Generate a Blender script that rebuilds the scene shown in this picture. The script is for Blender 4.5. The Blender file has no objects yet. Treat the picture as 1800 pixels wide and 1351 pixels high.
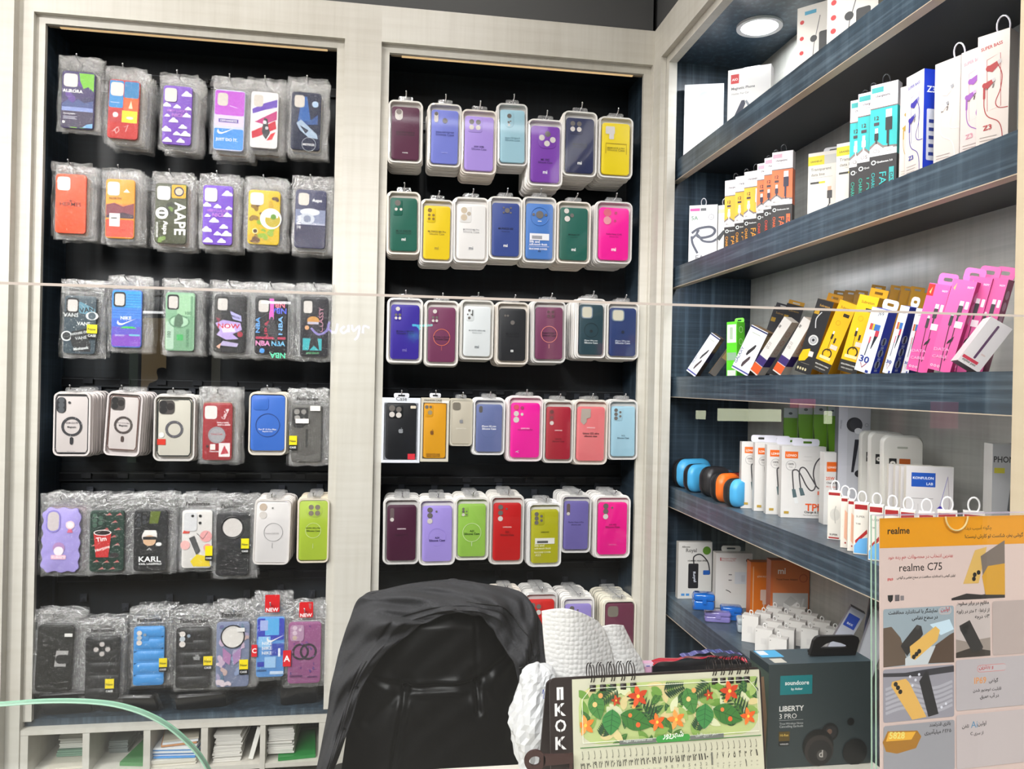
import bpy, math, random, unicodedata
import numpy as np
from mathutils import Matrix, Vector
sc = bpy.context.scene
COL = sc.collection

# ---------------------------------------------------------------- camera
F_PX = 1369.0
vY = np.array([688-900, 5.5, -F_PX]); vY /= np.linalg.norm(vY)
vX = np.array([9725-900, -(859-675.5), -F_PX]); vX /= np.linalg.norm(vX)
vX -= vX.dot(vY)*vY; vX /= np.linalg.norm(vX)
vZ = np.cross(vX, vY)
ROT = np.stack([vX, vY, vZ], 0)          # camera axes expressed in the world
CAM = np.array([0.0, -2.2, 1.55])
cam_data = bpy.data.cameras.new('camera')
cam_data.sensor_width = 36.0
cam_data.lens = F_PX/1800*36.0
cam_data.clip_start = 0.05
cam = bpy.data.objects.new('camera', cam_data)
COL.objects.link(cam)
mw = Matrix([list(ROT[0])+[CAM[0]], list(ROT[1])+[CAM[1]], list(ROT[2])+[CAM[2]], [0, 0, 0, 1]])
cam.matrix_world = mw
sc.camera = cam

# ---------------------------------------------------------------- world, exposure
w = bpy.data.worlds.new('world'); sc.world = w; w.use_nodes = True
w.node_tree.nodes['Background'].inputs[0].default_value = (0.80, 0.86, 1.0, 1)
w.node_tree.nodes['Background'].inputs[1].default_value = 0.25
sc.view_settings.view_transform = 'Standard'
sc.view_settings.look = 'None'
sc.view_settings.exposure = 0.08
sc.view_settings.gamma = 1.0
sc.view_settings.use_curve_mapping = False
sc.cycles.transparent_max_bounces = 24
sc.cycles.max_bounces = 8
sc.cycles.diffuse_bounces = 3
sc.cycles.glossy_bounces = 4
sc.cycles.transmission_bounces = 6
sc.cycles.caustics_reflective = False
sc.cycles.caustics_refractive = False
sc.cycles.sample_clamp_indirect = 6.0
sc.cycles.use_denoising = True

def area_light(name, loc, size, power, color=(1, 1, 1), target=None, shape='DISK', spread=180, sy=None):
    d = bpy.data.lights.new(name, 'AREA'); d.shape = shape; d.size = size
    if sy: d.size_y = sy
    d.energy = power; d.color = color; d.spread = math.radians(spread)
    o = bpy.data.objects.new(name, d); COL.objects.link(o); o.location = loc
    if target is not None:
        o.rotation_euler = (Vector(target)-Vector(loc)).to_track_quat('-Z', 'Y').to_euler()
    return o
# ceiling downlights over the aisle in front of the cabinets (their fittings are built with the ceiling)
DOWN = [(-0.95, -0.42), (-0.34, -0.42), (0.24, -0.42), (-0.7, -1.15), (0.1, -1.15), (-1.45, -1.3)]
for x, y in DOWN:
    area_light('downlight_lamp', (x, y, 3.06), 0.14, 1.4 if y > -1 else (26 if x < -1.2 else 7), (1, 0.97, 0.93), (x, y, 0))
# unseen fill lights added behind the camera, for the shop and right shelves
area_light('arcade_side_fill', (-0.2, -2.95, 3.75), 2.6, 30, (0.97, 0.98, 1.0), (0.0, 0.3, 1.0), 'RECTANGLE', sy=1.0)
area_light('arcade_side_fill', (-2.6, -2.6, 3.0), 2.0, 56, (1, 0.985, 0.96), (1.0, -0.6, 1.2), 'RECTANGLE', sy=1.3)
# unseen frontal fill added high behind the camera; the shop ceiling shades cabinet tops
area_light('high_fill_light', (-2.1, -6.4, 4.9), 3.6, 620, (1, 0.985, 0.965), (-0.2, 0.0, 1.0), 'RECTANGLE', sy=1.5)

# ---------------------------------------------------------------- picture -> place
def ray(x, y):
    return ROT.dot(np.array([x-900.0, -(y-675.5), -F_PX]))
def at(x, y, axis, v):
    r = ray(x, y); i = 'XYZ'.index(axis); t = (v-CAM[i])/r[i]
    return Vector(CAM+r*t)

def proj(x, y, z):
    q = ROT.T.dot(np.array([x, y, z])-CAM) if False else ROT.T @ (np.array([x, y, z])-CAM)
    return (900+F_PX*q[0]/-q[2], 675.5-F_PX*q[1]/-q[2])
# ---------------------------------------------------------------- materials
def lin(h):
    if not isinstance(h, str): return tuple(h)
    h = h.lstrip('#'); c = [int(h[i:i+2], 16)/255 for i in (0, 2, 4)]
    return tuple(v/12.92 if v <= 0.04045 else ((v+0.055)/1.055)**2.4 for v in c)
MC = {}
def M(col, rough=0.5, metal=0.0, coat=0.0, emit=0.0, spec=0.5):
    k = (col, rough, metal, coat, emit, spec)
    if k in MC: return MC[k]
    m = bpy.data.materials.new('paint'); m.use_nodes = True
    b = m.node_tree.nodes['Principled BSDF']; c = lin(col)
    b.inputs['Base Color'].default_value = (*c, 1); b.inputs['Roughness'].default_value = rough
    b.inputs['Metallic'].default_value = metal; b.inputs['Coat Weight'].default_value = coat
    b.inputs['Specular IOR Level'].default_value = spec
    if emit:
        b.inputs['Emission Color'].default_value = (*c, 1); b.inputs['Emission Strength'].default_value = emit
    m.diffuse_color = (*c, 1); MC[k] = m
    return m
def nodes(name):
    m = bpy.data.materials.new(name); m.use_nodes = True; nt = m.node_tree
    return m, nt, nt.nodes['Principled BSDF'], nt.nodes['Material Output']
def coords(nt, scale=(1, 1, 1), rot=(0, 0, 0)):
    t = nt.nodes.new('ShaderNodeTexCoord'); mp = nt.nodes.new('ShaderNodeMapping')
    mp.inputs['Scale'].default_value = scale; mp.inputs['Rotation'].default_value = rot
    nt.links.new(t.outputs['Object'], mp.inputs['Vector']); return mp.outputs['Vector']
def noise(nt, vec, scale=5, detail=3, rough=.5):
    n = nt.nodes.new('ShaderNodeTexNoise'); n.inputs['Scale'].default_value = scale
    n.inputs['Detail'].default_value = detail; n.inputs['Roughness'].default_value = rough
    nt.links.new(vec, n.inputs['Vector']); return n.outputs['Fac']
def ramp(nt, fac, stops):
    r = nt.nodes.new('ShaderNodeValToRGB'); e = r.color_ramp.elements
    while len(e) > len(stops): e.remove(e[-1])
    while len(e) < len(stops): e.new(0.5)
    for el, (p, c) in zip(e, stops):
        el.position = p; el.color = (*lin(c), 1)
    nt.links.new(fac, r.inputs['Fac']); return r.outputs['Color']
def mixc(nt, a, b, fac, mode='MIX'):
    n = nt.nodes.new('ShaderNodeMix'); n.data_type = 'RGBA'; n.blend_type = mode
    for s, v in ((n.inputs[6], a), (n.inputs[7], b)):
        if hasattr(v, 'links'): nt.links.new(v, s)
        else: s.default_value = (*lin(v), 1)
    if hasattr(fac, 'links'): nt.links.new(fac, n.inputs[0])
    else: n.inputs[0].default_value = fac
    return n.outputs[2]
def wood(name, base, dark, light, rough=0.45, streak=(55, 55, 2.2), cross=(2.5, 2.5, 60), strength=.5, soft=False):
    """Painted board with brushed streaks along Z and a fainter weave across."""
    m, nt, b, out = nodes(name)
    n1 = noise(nt, coords(nt, streak), 1.0, 4, .6)
    n2 = noise(nt, coords(nt, cross), 1.0, 4, .6)
    n3 = noise(nt, coords(nt, (3, 3, 3)), 1.0, 3, .5)
    c1 = ramp(nt, n1, [(0.32, dark), (0.5, base), (0.70, light)])
    c2 = ramp(nt, n2, [(0.35, dark), (0.5, base), (0.68, light)])
    c = mixc(nt, c1, c2, .30 if soft else .42)
    c = mixc(nt, c, base, 1-strength)
    c4 = ramp(nt, n3, [(0.35, dark), (0.65, light)])
    c = mixc(nt, c, c4, .25)
    nt.links.new(c, b.inputs['Base Color']); b.inputs['Roughness'].default_value = rough
    return m
WHITEWOOD = wood('whitewashed_wood', '#cfcbc1', '#b8b2a5', '#dcd9d1', .42, strength=.55)
TANWOOD = wood('pale_tan_wood', '#cdbda2', '#bfae92', '#d8cab2', .5, strength=.5)
BLUE = wood('distressed_blue_board', '#24323f', '#121b24', '#5c6f7e', .34, (60, 60, 1.6), (1.6, 1.6, 110), .95, True)
BLUEH = wood('distressed_blue_lip', '#2b3c4b', '#18232d', '#6d808e', .34, (8, 3.0, 130), (70, 45, 3), .9, True)
NIGHT = wood('dark_back_board', '#0c1218', '#070b0f', '#1c2830', .45, (60, 60, 1.2), (2, 2, 60), .8)
GREYWOOD = wood('weathered_grey_board', '#b5b3ab', '#9a988f', '#cbc9c1', .24, (40, 40, 1.8), (2, 2, 90), .7)
CHROME = M('#d8d8dc', .18, 1.0)
STEEL = M('#a8abb0', .32, 1.0)
def film(name, tint='#ffffff', fac=0.08, rough=0.06, crinkle=0.0, haze=0.0, scale=40.):
    """Clear packaging film: mostly see-through, a little gloss, wrinkles that catch the lamps."""
    m, nt, b, out = nodes(name); nt.nodes.remove(b)
    tr = nt.nodes.new('ShaderNodeBsdfTransparent'); tr.inputs[0].default_value = (*lin(tint), 1)
    gl = nt.nodes.new('ShaderNodeBsdfGlossy'); gl.inputs['Roughness'].default_value = rough
    df = nt.nodes.new('ShaderNodeBsdfDiffuse'); df.inputs[0].default_value = (.9, .9, .9, 1)
    lw = nt.nodes.new('ShaderNodeLayerWeight'); lw.inputs[0].default_value = .5
    pw = nt.nodes.new('ShaderNodeMath'); pw.operation = 'POWER'; pw.inputs[1].default_value = 5.0
    nt.links.new(lw.outputs['Facing'], pw.inputs[0])
    mp = nt.nodes.new('ShaderNodeMath'); mp.operation = 'MULTIPLY_ADD'; mp.inputs[1].default_value = .8; mp.inputs[2].default_value = fac
    mp.use_clamp = True
    nt.links.new(pw.outputs[0], mp.inputs[0])
    mx = nt.nodes.new('ShaderNodeMixShader'); nt.links.new(mp.outputs[0], mx.inputs[0])
    nt.links.new(tr.outputs[0], mx.inputs[1]); nt.links.new(gl.outputs[0], mx.inputs[2])
    last = mx
    if crinkle:
        v = coords(nt, (1, 1, 1)); n = noise(nt, v, scale, 3, .7)
        vo = nt.nodes.new('ShaderNodeTexVoronoi'); vo.feature = 'DISTANCE_TO_EDGE'; vo.inputs['Scale'].default_value = scale*.8
        nt.links.new(v, vo.inputs['Vector'])
        bp = nt.nodes.new('ShaderNodeBump'); bp.inputs['Strength'].default_value = crinkle
        bp.inputs['Distance'].default_value = .01
        ad = nt.nodes.new('ShaderNodeMath'); ad.operation = 'ADD'
        nt.links.new(n, ad.inputs[0]); nt.links.new(vo.outputs['Distance'], ad.inputs[1])
        nt.links.new(ad.outputs[0], bp.inputs['Height']); nt.links.new(bp.outputs[0], gl.inputs['Normal'])
    if haze:
        m2 = nt.nodes.new('ShaderNodeMixShader'); m2.inputs[0].default_value = haze
        nt.links.new(mx.outputs[0], m2.inputs[1]); nt.links.new(df.outputs[0], m2.inputs[2]); last = m2
    nt.links.new(last.outputs[0], out.inputs[0])
    return m
COVER = film('clear_blister_plastic', fac=.07, rough=.05)
BAG = film('crinkled_clear_bag', fac=.055, rough=.09, crinkle=1.0, haze=.006, scale=70)
BAGB = film('crinkled_clear_bag_stack', fac=.15, rough=.12, crinkle=1.0, haze=.09, scale=75)  # film brightened for the rear bags: extra glint and white haze put in
BAGTOP = film('crinkled_bag_header', fac=.27, rough=.10, crinkle=1.0, haze=.09, scale=75)
TABM = film('clear_hang_tab_plastic', fac=.18, rough=.08, crinkle=.3, haze=.10)
PANE = film('shop_glass_pane', tint='#feffff', fac=.045, rough=.0)
ACRYL = film('clear_acrylic', tint='#ffffff', fac=.025, rough=.02)
GLASSEDGE = M('#a9cdb9', .15, 0, .5)
TRAYS = [M(c, .35, 0, .2) for c in ('#f0ece6', '#e6e2dc', '#efe6dc', '#e2dfdc', '#f4f0ec')]

# ---------------------------------------------------------------- Arabic letter joining
FORMS = {}
for c in list(range(0xFE70, 0xFEFD))+list(range(0xFB50, 0xFC00)):
    dd = unicodedata.decomposition(chr(c)).split()
    if len(dd) == 2: FORMS.setdefault(chr(int(dd[1], 16)), {})[dd[0]] = chr(c)
def fa(s):
    out = []
    for i, ch in enumerate(s):
        f = FORMS.get(ch)
        if not f: out.append(ch); continue
        pj = i > 0 and '<initial>' in FORMS.get(s[i-1], {})
        nj = '<initial>' in f and i+1 < len(s) and len(FORMS.get(s[i+1], {})) > 1
        k = '<medial>' if pj and nj else '<final>' if pj else '<initial>' if nj else '<isolated>'
        out.append(f.get(k, f.get('<isolated>', ch)))
    out = ''.join(reversed(out))
    return out
TXT = {}
def glyphs(s, bold):
    k = (s, bold)
    if k in TXT: return TXT[k]
    c = bpy.data.curves.new('lettering', 'FONT'); c.body = s; c.size = 1.0; c.resolution_u = 2
    c.offset = 0.022 if bold else 0.004; c.fill_mode = 'FRONT'
    o = bpy.data.objects.new('lettering', c); COL.objects.link(o)
    dg = bpy.context.evaluated_depsgraph_get()
    me = bpy.data.meshes.new_from_object(o.evaluated_get(dg))
    n = len(me.vertices); v = np.empty(n*3); me.vertices.foreach_get('co', v); v = v.reshape(-1, 3)[:, :2]
    f = [tuple(p.vertices) for p in me.polygons]
    bpy.data.objects.remove(o); bpy.data.curves.remove(c); bpy.data.meshes.remove(me)
    if n == 0: v = np.zeros((1, 2)); f = []
    lo, hi = v.min(0), v.max(0)
    TXT[k] = (v-np.array([(lo[0]+hi[0])/2, lo[1]]), f, hi-lo)
    return TXT[k]

# ---------------------------------------------------------------- mesh builder
def circ(cx, cy, r, n=20, ry=None):
    ry = r if ry is None else ry
    return [(cx+r*math.cos(2*math.pi*i/n), cy+ry*math.sin(2*math.pi*i/n)) for i in range(n)]
def rrect(x0, y0, x1, y1, r, n=5):
    r = min(r, (x1-x0)/2*.999, (y1-y0)/2*.999)
    if r <= 1e-6: return [(x0, y0), (x1, y0), (x1, y1), (x0, y1)]
    p = []
    for cx, cy, a in ((x1-r, y0+r, -90), (x1-r, y1-r, 0), (x0+r, y1-r, 90), (x0+r, y0+r, 180)):
        for i in range(n+1):
            t = math.radians(a+90*i/n); p.append((cx+r*math.cos(t), cy+r*math.sin(t)))
    return p
def crom(P, n):
    P = [Vector(p) for p in P]; out = []
    for i in range(len(P)-1):
        a, b, c, d = P[max(i-1, 0)], P[i], P[i+1], P[min(i+2, len(P)-1)]
        for k in range(n):
            t = k/n; out.append(.5*((2*b)+(c-a)*t+(2*a-5*b+4*c-d)*t*t+(3*b-a-3*c+d)*t*t*t))
    return out+[P[-1]]
class MB:
    def __init__(s): s.v = []; s.f = []; s.m = []; s.mats = []; s.T = Matrix()
    def mi(s, m):
        if m not in s.mats: s.mats.append(m)
        return s.mats.index(m)
    def add(s, vs, fs, m):
        o = len(s.v); k = s.mi(m)
        s.v += [tuple(s.T @ Vector(p)) for p in vs]
        s.f += [tuple(i+o for i in f) for f in fs]; s.m += [k]*len(fs)
    def box(s, a, b, m, mats=None):
        """mats: optional dict of -y (front), +y, -x, +x, -z, +z materials"""
        x0, y0, z0 = a; x1, y1, z1 = b
        vs = [(x0, y0, z0), (x1, y0, z0), (x1, y1, z0), (x0, y1, z0), (x0, y0, z1), (x1, y0, z1), (x1, y1, z1), (x0, y1, z1)]
        fs = {'-y': (0, 1, 5, 4), '+y': (2, 3, 7, 6), '-x': (3, 0, 4, 7), '+x': (1, 2, 6, 5), '-z': (3, 2, 1, 0), '+z': (4, 5, 6, 7)}
        o = len(s.v); s.v += [tuple(s.T @ Vector(p)) for p in vs]
        for k, f in fs.items():
            s.f.append(tuple(i+o for i in f)); s.m.append(s.mi((mats or {}).get(k, m)))
    def slab(s, poly, y0, y1, m, bev=0.0, front=None):
        """outline in x,z; from y0 (front) to y1 (back); bevelled front and back edges"""
        n = len(poly); cx = sum(p[0] for p in poly)/n; cz = sum(p[1] for p in poly)/n
        w_ = max(p[0] for p in poly)-min(p[0] for p in poly); h_ = max(p[1] for p in poly)-min(p[1] for p in poly)
        def ins(b):
            fx = 1-2*b/w_; fz = 1-2*b/h_
            return [(cx+(p[0]-cx)*fx, cz+(p[1]-cz)*fz) for p in poly]
        if bev: rings = [(ins(bev), y0), (ins(bev*.3), y0+bev*.3), (poly, y0+bev), (poly, y1-bev), (ins(bev), y1)]
        else: rings = [(poly, y0), (poly, y1)]
        vs = []; fs = []
        for r, y in rings: vs += [(p[0], y, p[1]) for p in r]
        for k in range(len(rings)-1):
            for i in range(n):
                j = (i+1) % n; fs.append((k*n+i, k*n+j, (k+1)*n+j, (k+1)*n+i)[::-1])
        s.add(vs, fs, m)
        o = len(s.v)-len(vs)
        s.f.append(tuple(range(o, o+n))); s.m.append(s.mi(front or m))
        s.f.append(tuple(range(o+(len(rings)-1)*n, o+len(rings)*n))[::-1]); s.m.append(s.mi(m))
    def ringslab(s, outer, inner, y0, y1, m):
        n = len(outer); vs = [(p[0], y0, p[1]) for p in outer]+[(p[0], y0, p[1]) for p in inner]
        vs += [(p[0], y1, p[1]) for p in outer]+[(p[0], y1, p[1]) for p in inner]; fs = []
        for i in range(n):
            j = (i+1) % n
            fs += [(i, j, n+j, n+i), (i+2*n, j+2*n, j, i), (n+i, n+j, 3*n+j, 3*n+i), (2*n+i, 3*n+i, 3*n+j, 2*n+j)]
        s.add(vs, fs, m)
    def poly(s, pts, y, m):
        s.add([(p[0], y, p[1]) for p in pts], [tuple(range(len(pts)))], m)
    def tube(s, pts, r, m, n=8, closed=False, cap=True):
        pts = [Vector(p) for p in pts]; N = len(pts); vs = []; fs = []; prev = None
        for i, p in enumerate(pts):
            if closed: t = pts[(i+1) % N]-pts[i-1]
            else: t = pts[min(i+1, N-1)]-pts[max(i-1, 0)]
            t.normalize()
            if prev is None:
                a = Vector((0, 0, 1)) if abs(t.z) < .9 else Vector((1, 0, 0)); u = t.cross(a).normalized()
            else: u = (prev-t*prev.dot(t)).normalized()
            prev = u; vv = t.cross(u); rr = r[i] if isinstance(r, (list, tuple)) else r
            for k in range(n):
                a = 2*math.pi*k/n; vs.append(tuple(p+u*math.cos(a)*rr+vv*math.sin(a)*rr))
        for i in range(N if closed else N-1):
            for k in range(n):
                a = i*n+k; b = i*n+(k+1) % n; c = ((i+1) % N)*n+(k+1) % n; d = ((i+1) % N)*n+k
                fs.append((a, b, c, d))
        if not closed and cap: fs += [tuple(range(n))[::-1], tuple(range((N-1)*n, N*n))]
        s.add(vs, fs, m)
    def lathe(s, prof, m, n=24, c=(0, 0, 0)):
        vs = []; fs = []
        for r, z in prof:
            for k in range(n):
                a = 2*math.pi*k/n; vs.append((c[0]+r*math.cos(a), c[1]+r*math.sin(a), c[2]+z))
        for i in range(len(prof)-1):
            for k in range(n):
                fs.append((i*n+k, i*n+(k+1) % n, (i+1)*n+(k+1) % n, (i+1)*n+k))
        fs += [tuple(range(n))[::-1], tuple(range((len(prof)-1)*n, len(prof)*n))]
        s.add(vs, fs, m)
    def grid(s, fn, nu, nv, m):
        vs = [fn(i/nu, j/nv) for j in range(nv+1) for i in range(nu+1)]
        fs = [(j*(nu+1)+i, j*(nu+1)+i+1, (j+1)*(nu+1)+i+1, (j+1)*(nu+1)+i) for j in range(nv) for i in range(nu)]
        s.add(vs, fs, m)
    def art(s, items, x0, z0, W, H, y, rough=.5, step=.00012):
        """printed design on the plane y, facing -y; fractions of W and H, radii in W"""
        k = 0
        for it in items:
            k += 1; yy = y-step*k; t = it[0]
            X = lambda u: x0+u*W
            Z = lambda v: z0+v*H
            if t == 'r':
                col = it[5]; rr = (it[6] if len(it) > 6 else 0)*W
                s.poly(rrect(X(it[1]), Z(it[2]), X(it[3]), Z(it[4]), rr, 4), yy, M(col, rough))
            elif t == 'c': s.poly(circ(X(it[1]), Z(it[2]), it[3]*W, 20, (it[5] if len(it) > 5 else it[3])*W), yy, M(it[4], rough))
            elif t == 'o':
                a = circ(X(it[1]), Z(it[2]), it[3]*W, 28); b = circ(X(it[1]), Z(it[2]), (it[3]-it[4])*W, 28)
                vs = [(p[0], yy, p[1]) for p in a+b]
                s.add(vs, [(i, (i+1) % 28, 28+(i+1) % 28, 28+i) for i in range(28)], M(it[5], rough))
            elif t == 'p': s.poly([(X(u), Z(v)) for u, v in it[1]], yy, M(it[2], rough))
            elif t in 'ls':
                pts = [Vector((X(u), Z(v))) for u, v in (crom(it[1], 6) if t == 's' else it[1])]; hw = it[2]*W/2; vs = []; fs = []
                for i, p in enumerate(pts):
                    d = (pts[min(i+1, len(pts)-1)]-pts[max(i-1, 0)]); d = d.normalized() if d.length else Vector((1, 0)); nn = Vector((-d.y, d.x))*hw
                    vs += [(p.x+nn.x, yy, p.y+nn.y), (p.x-nn.x, yy, p.y-nn.y)]
                fs = [(2*i+1, 2*i+3, 2*i+2, 2*i) for i in range(len(pts)-1)]
                s.add(vs, fs, M(it[3], rough))
            elif t == 't':
                # ('t', text, u, v_baseline, width_fraction, col, rot_deg, bold, height_fraction_of_W)
                txt = it[1]; rot = math.radians(it[6]) if len(it) > 6 else 0; bold = it[7] if len(it) > 7 else True
                gv, gf, sz = glyphs(txt, bold)
                if not gf: continue
                kx = it[4]*W/max(sz[0], 1e-6); kz = kx if len(it) < 9 or it[8] is None else it[8]*W/max(sz[1], 1e-6)
                cr, sr = math.cos(rot), math.sin(rot); vs = []
                for a, b in gv:
                    a *= kx; b *= kz; vs.append((X(it[2])+a*cr-b*sr, yy, Z(it[3])+a*sr+b*cr))
                s.add(vs, gf, M(it[5], rough))
    def mesh(s, name, smooth=False):
        me = bpy.data.meshes.new(name); me.from_pydata(s.v, [], s.f)
        for m in s.mats: me.materials.append(m)
        me.polygons.foreach_set('material_index', s.m)
        if smooth: me.polygons.foreach_set('use_smooth', [True]*len(s.f))
        me.update(); return me
    def build(s, name, parent=None, smooth=False, bevel=0):
        return link(name, s.mesh(name, smooth), parent)
def link(name, me, parent=None):
    o = bpy.data.objects.new(name, me); COL.objects.link(o)
    if parent is not None: o.parent = parent
    return o
def shade(o, ang=35):
    me = o.data; me.polygons.foreach_set('use_smooth', [True]*len(me.polygons))
    me.set_sharp_from_angle(angle=math.radians(ang)); return o
def tag(o, label, cat, group=None):
    o['label'] = label; o['category'] = cat
    if group: o['group'] = group
    return o
def struct(o): o['kind'] = 'structure'; return o
def empty(name, loc=(0, 0, 0), rot=(0, 0, 0)):
    o = bpy.data.objects.new(name, None); COL.objects.link(o); o.location = loc; o.rotation_euler = rot
    o.empty_display_size = .02; return o
rnd = random.Random(7)
# ================================================================ the room
def sbox(name, a, b, m):
    k = MB(); k.box(a, b, m); return struct(k.build(name))
DARKWALL = M('#4a4a4a', .7); FLOORM = M('#8d8a84', .35)
sbox('wall_back', (-3.2, .24, 0), (2.4, .36, 3.1), DARKWALL)
sbox('wall_above_back', (-3.2, 0.012, 2.596), (0.742, .239, 3.1), DARKWALL)
sbox('wall_right', (1.10, -2.4, 0), (1.22, .239, 3.1), M('#8c8a86', .7))
sbox('wall_above_right', (.757, -1.44, 2.596), (1.099, .239, 3.1), DARKWALL)
sbox('wall_left', (-3.32, -2.0, 0), (-3.2, .36, 3.1), M('#b8b2a6', .7))
sbox('floor', (-14, -16.2, -.1), (14, .36, 0), FLOORM)
sbox('ceiling', (-3.32, -2.4, 3.1), (2.4, .36, 3.2), M('#5a5a5a', .8))
sbox('ceiling_arcade', (-14, -16.2, 5.2), (14, -2.4, 5.3), M('#7a7a78', .8))
sbox('wall_arcade_left', (-14.2, -16.2, 0), (-14, -2.4, 5.2), M('#6c6a66', .8))
sbox('wall_arcade_right', (14, -16.2, 0), (14.2, -2.4, 5.2), M('#6c6a66', .8))
# round fittings of the downlights
for i, (x, y) in enumerate(DOWN):
    o = empty('ceiling_downlight', (x, y, 3.1))
    tag(o, 'round ceiling downlight over the aisle before the cabinets', 'ceiling light', 'aisle downlights'); o['group'] = 'aisle downlights'
    k = MB(); k.ringtop = None
    a = circ(0, 0, .095, 28); b = circ(0, 0, .076, 28)
    vs = [(p[0], p[1], -.012) for p in a]+[(p[0], p[1], -.012) for p in b]+[(p[0], p[1], 0) for p in a]
    k.add(vs, [(i_, 28+i_, 28+(i_+1) % 28, (i_+1) % 28) for i_ in range(28)]+[(i_, (i_+1) % 28, 56+(i_+1) % 28, 56+i_) for i_ in range(28)], M('#f2f2f2', .4))
    k.build('trim_ring', o)
    k = MB(); k.add([(p[0], p[1], -.008) for p in b], [tuple(range(28))[::-1]], M('#fff6ea', .5, 0, 0, 9.0)); k.build('diffuser', o)

# ---- the two wall cabinets --------------------------------------------------
ZT, ZB = 2.494, .6      # opening of the outer frame
def cabinet(name, label, x0, x1, px0, px1, zb, back, railz, zbot_part=None):
    """x0..x1 opening; px0..px1 outer edges of the stiles"""
    o = empty(name, ((x0+x1)/2, 0.1, 0)); tag(o, label, 'display cabinet')
    def P(n, boxes, m, mats=None):
        k = MB(); k.T = Matrix.Translation((-(x0+x1)/2, -0.1, 0))
        for a, b in boxes: k.box(a, b, m, mats)
        return k.build(n, o)
    P('header_board', [((px0, 0, ZT), (px1, .03, 2.594))], WHITEWOOD)
    P('stile', [((px0, 0, 0), (x0, .03, ZT))], WHITEWOOD)
    P('stile', [((x1, 0, 0), (px1, .03, ZT))], WHITEWOOD)
    # recessed inner frame
    P('inner_frame', [((x0, .016, zb), (x0+.022, .03, ZT-.022)), ((x1-.022, .016, zb), (x1, .03, ZT-.022)), ((x0, .016, ZT-.022), (x1, .03, ZT))], WHITEWOOD)
    P('side_panel', [((x0, .03, zb), (x0+.012, .20, ZT))], BLUE)
    P('side_panel', [((x1-.012, .03, zb), (x1, .20, ZT))], BLUE)
    P('top_panel', [((x0, .03, ZT), (x1, .20, ZT+.016))], NIGHT)
    P('back_panel', [((x0, .20, zb), (x1, .215, ZT))], NIGHT)
    P('bottom_panel', [((x0, .03, zb-.018), (x1, .20, zb))], BLUE)
    # slotted hanging rails with little black clips
    for z in railz:
        k = MB(); k.T = Matrix.Translation((-(x0+x1)/2, -0.1, 0))
        k.box((x0+.012, .188, z-.014), (x1-.012, .20, z+.014), M('#14161a', .3))
        k.box((x0+.012, .186, z+.008), (x1-.012, .188, z+.0105), M('#55585c', .3, .6))
        k.box((x0+.012, .186, z-.0125), (x1-.012, .188, z-.010), M('#3d4044', .3, .6))
        r = k.build('hanging_rail', o)
        n = 7
        for i in range(n):
            xx = x0+.05+(x1-x0-.1)*(i+.35)/n
            k = MB(); k.T = Matrix.Translation((-(x0+x1)/2, -0.1, 0)); k.box((xx-.013, .180, z-.004), (xx+.013, .188, z+.010), M('#2b2d31', .25)); k.build('rail_clip', r)
    return o
# z of the rails, from the lines seen behind the goods
RZ_L = [2.41, 2.10, 1.80, 1.53, 1.26, .97]
RZ_M = [2.33, 2.07, 1.78, 1.52, 1.25, .985]
cl = cabinet('display_cabinet', 'whitewashed display cabinet at the left, hung with six rows of bagged phone cases', -.94, -.146, -1.02, -.046, .635, 0, RZ_L)
cm = cabinet('display_cabinet', 'whitewashed middle display cabinet, hung with rows of plainly coloured silicone cases', -.046, .74, -.0459, .755, .45, 0, RZ_M)
# the last white board beside the left cabinet, slightly proud of it
k = MB(); k.box((-1.30, -.028, 0), (-.975, .03, 3.1), WHITEWOOD)
tag(k.build('corner_post'), 'broad whitewashed corner board flanking the left display cabinet', 'wall board')
# warm led strip under each header
for x0, x1, nm in ((-.92, -.166, 'left'), (-.02, .72, 'middle')):
    k = MB(); k.box((x0, .030, 2.474), (x1, .046, 2.492), M('#b8a68a', .5)); k.box((x0+.03, .034, 2.471), (x1-.03, .042, 2.4739), M('#ffd9a0', .5, 0, 0, .5))
    tag(k.build('led_strip'), 'thin warm light strip under the header of the %s cabinet' % nm, 'light strip')

# ---- pigeonholes under the left cabinet -------------------------------------
pg = empty('pigeonhole_unit', (-.543, .1, 0)); tag(pg, 'whitewashed pigeonhole unit with stacked papers below the left cabinet', 'shelf unit')
def PP(n, a, b, m):
    k = MB(); k.T = Matrix.Translation((.543, -.1, 0)); k.box(a, b, m); return k.build(n, pg)
PP('top_rail', (-.94, .004, .604), (-.146, .03, .617), WHITEWOOD)
PP('top_board', (-.94, .03, .604), (-.146, .235, .615), WHITEWOOD)
divs = [(-.918, -.918), ]
cell = []
pxs = [(49, 145), (157, 252), (264, 353), (365, 457), (466, 560)]
for a, b in pxs:
    cell.append((at(a, 1310, 'Y', .004).x, at(b, 1305, 'Y', .004).x))
xs = [-.94]+[v for c in cell for v in c]
PP('divider', (-.94, .004, .04), (cell[0][0], .235, .603), WHITEWOOD)
for i in range(4):
    PP('divider', (cell[i][1], .004, .04), (cell[i+1][0], .235, .603), WHITEWOOD)
PP('divider', (cell[4][1], .004, .04), (-.146, .235, .603), WHITEWOOD)
ZC = .497
for i, (a, b) in enumerate(cell):
    PP('cubby_shelf', (a, .006, ZC-.012), (b, .235, ZC), WHITEWOOD)
    PP('cubby_shelf', (a, .006, .37), (b, .235, .382), WHITEWOOD)
    PP('cubby_back', (a, .225, .30), (b, .235, .603), BLUE)
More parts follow.
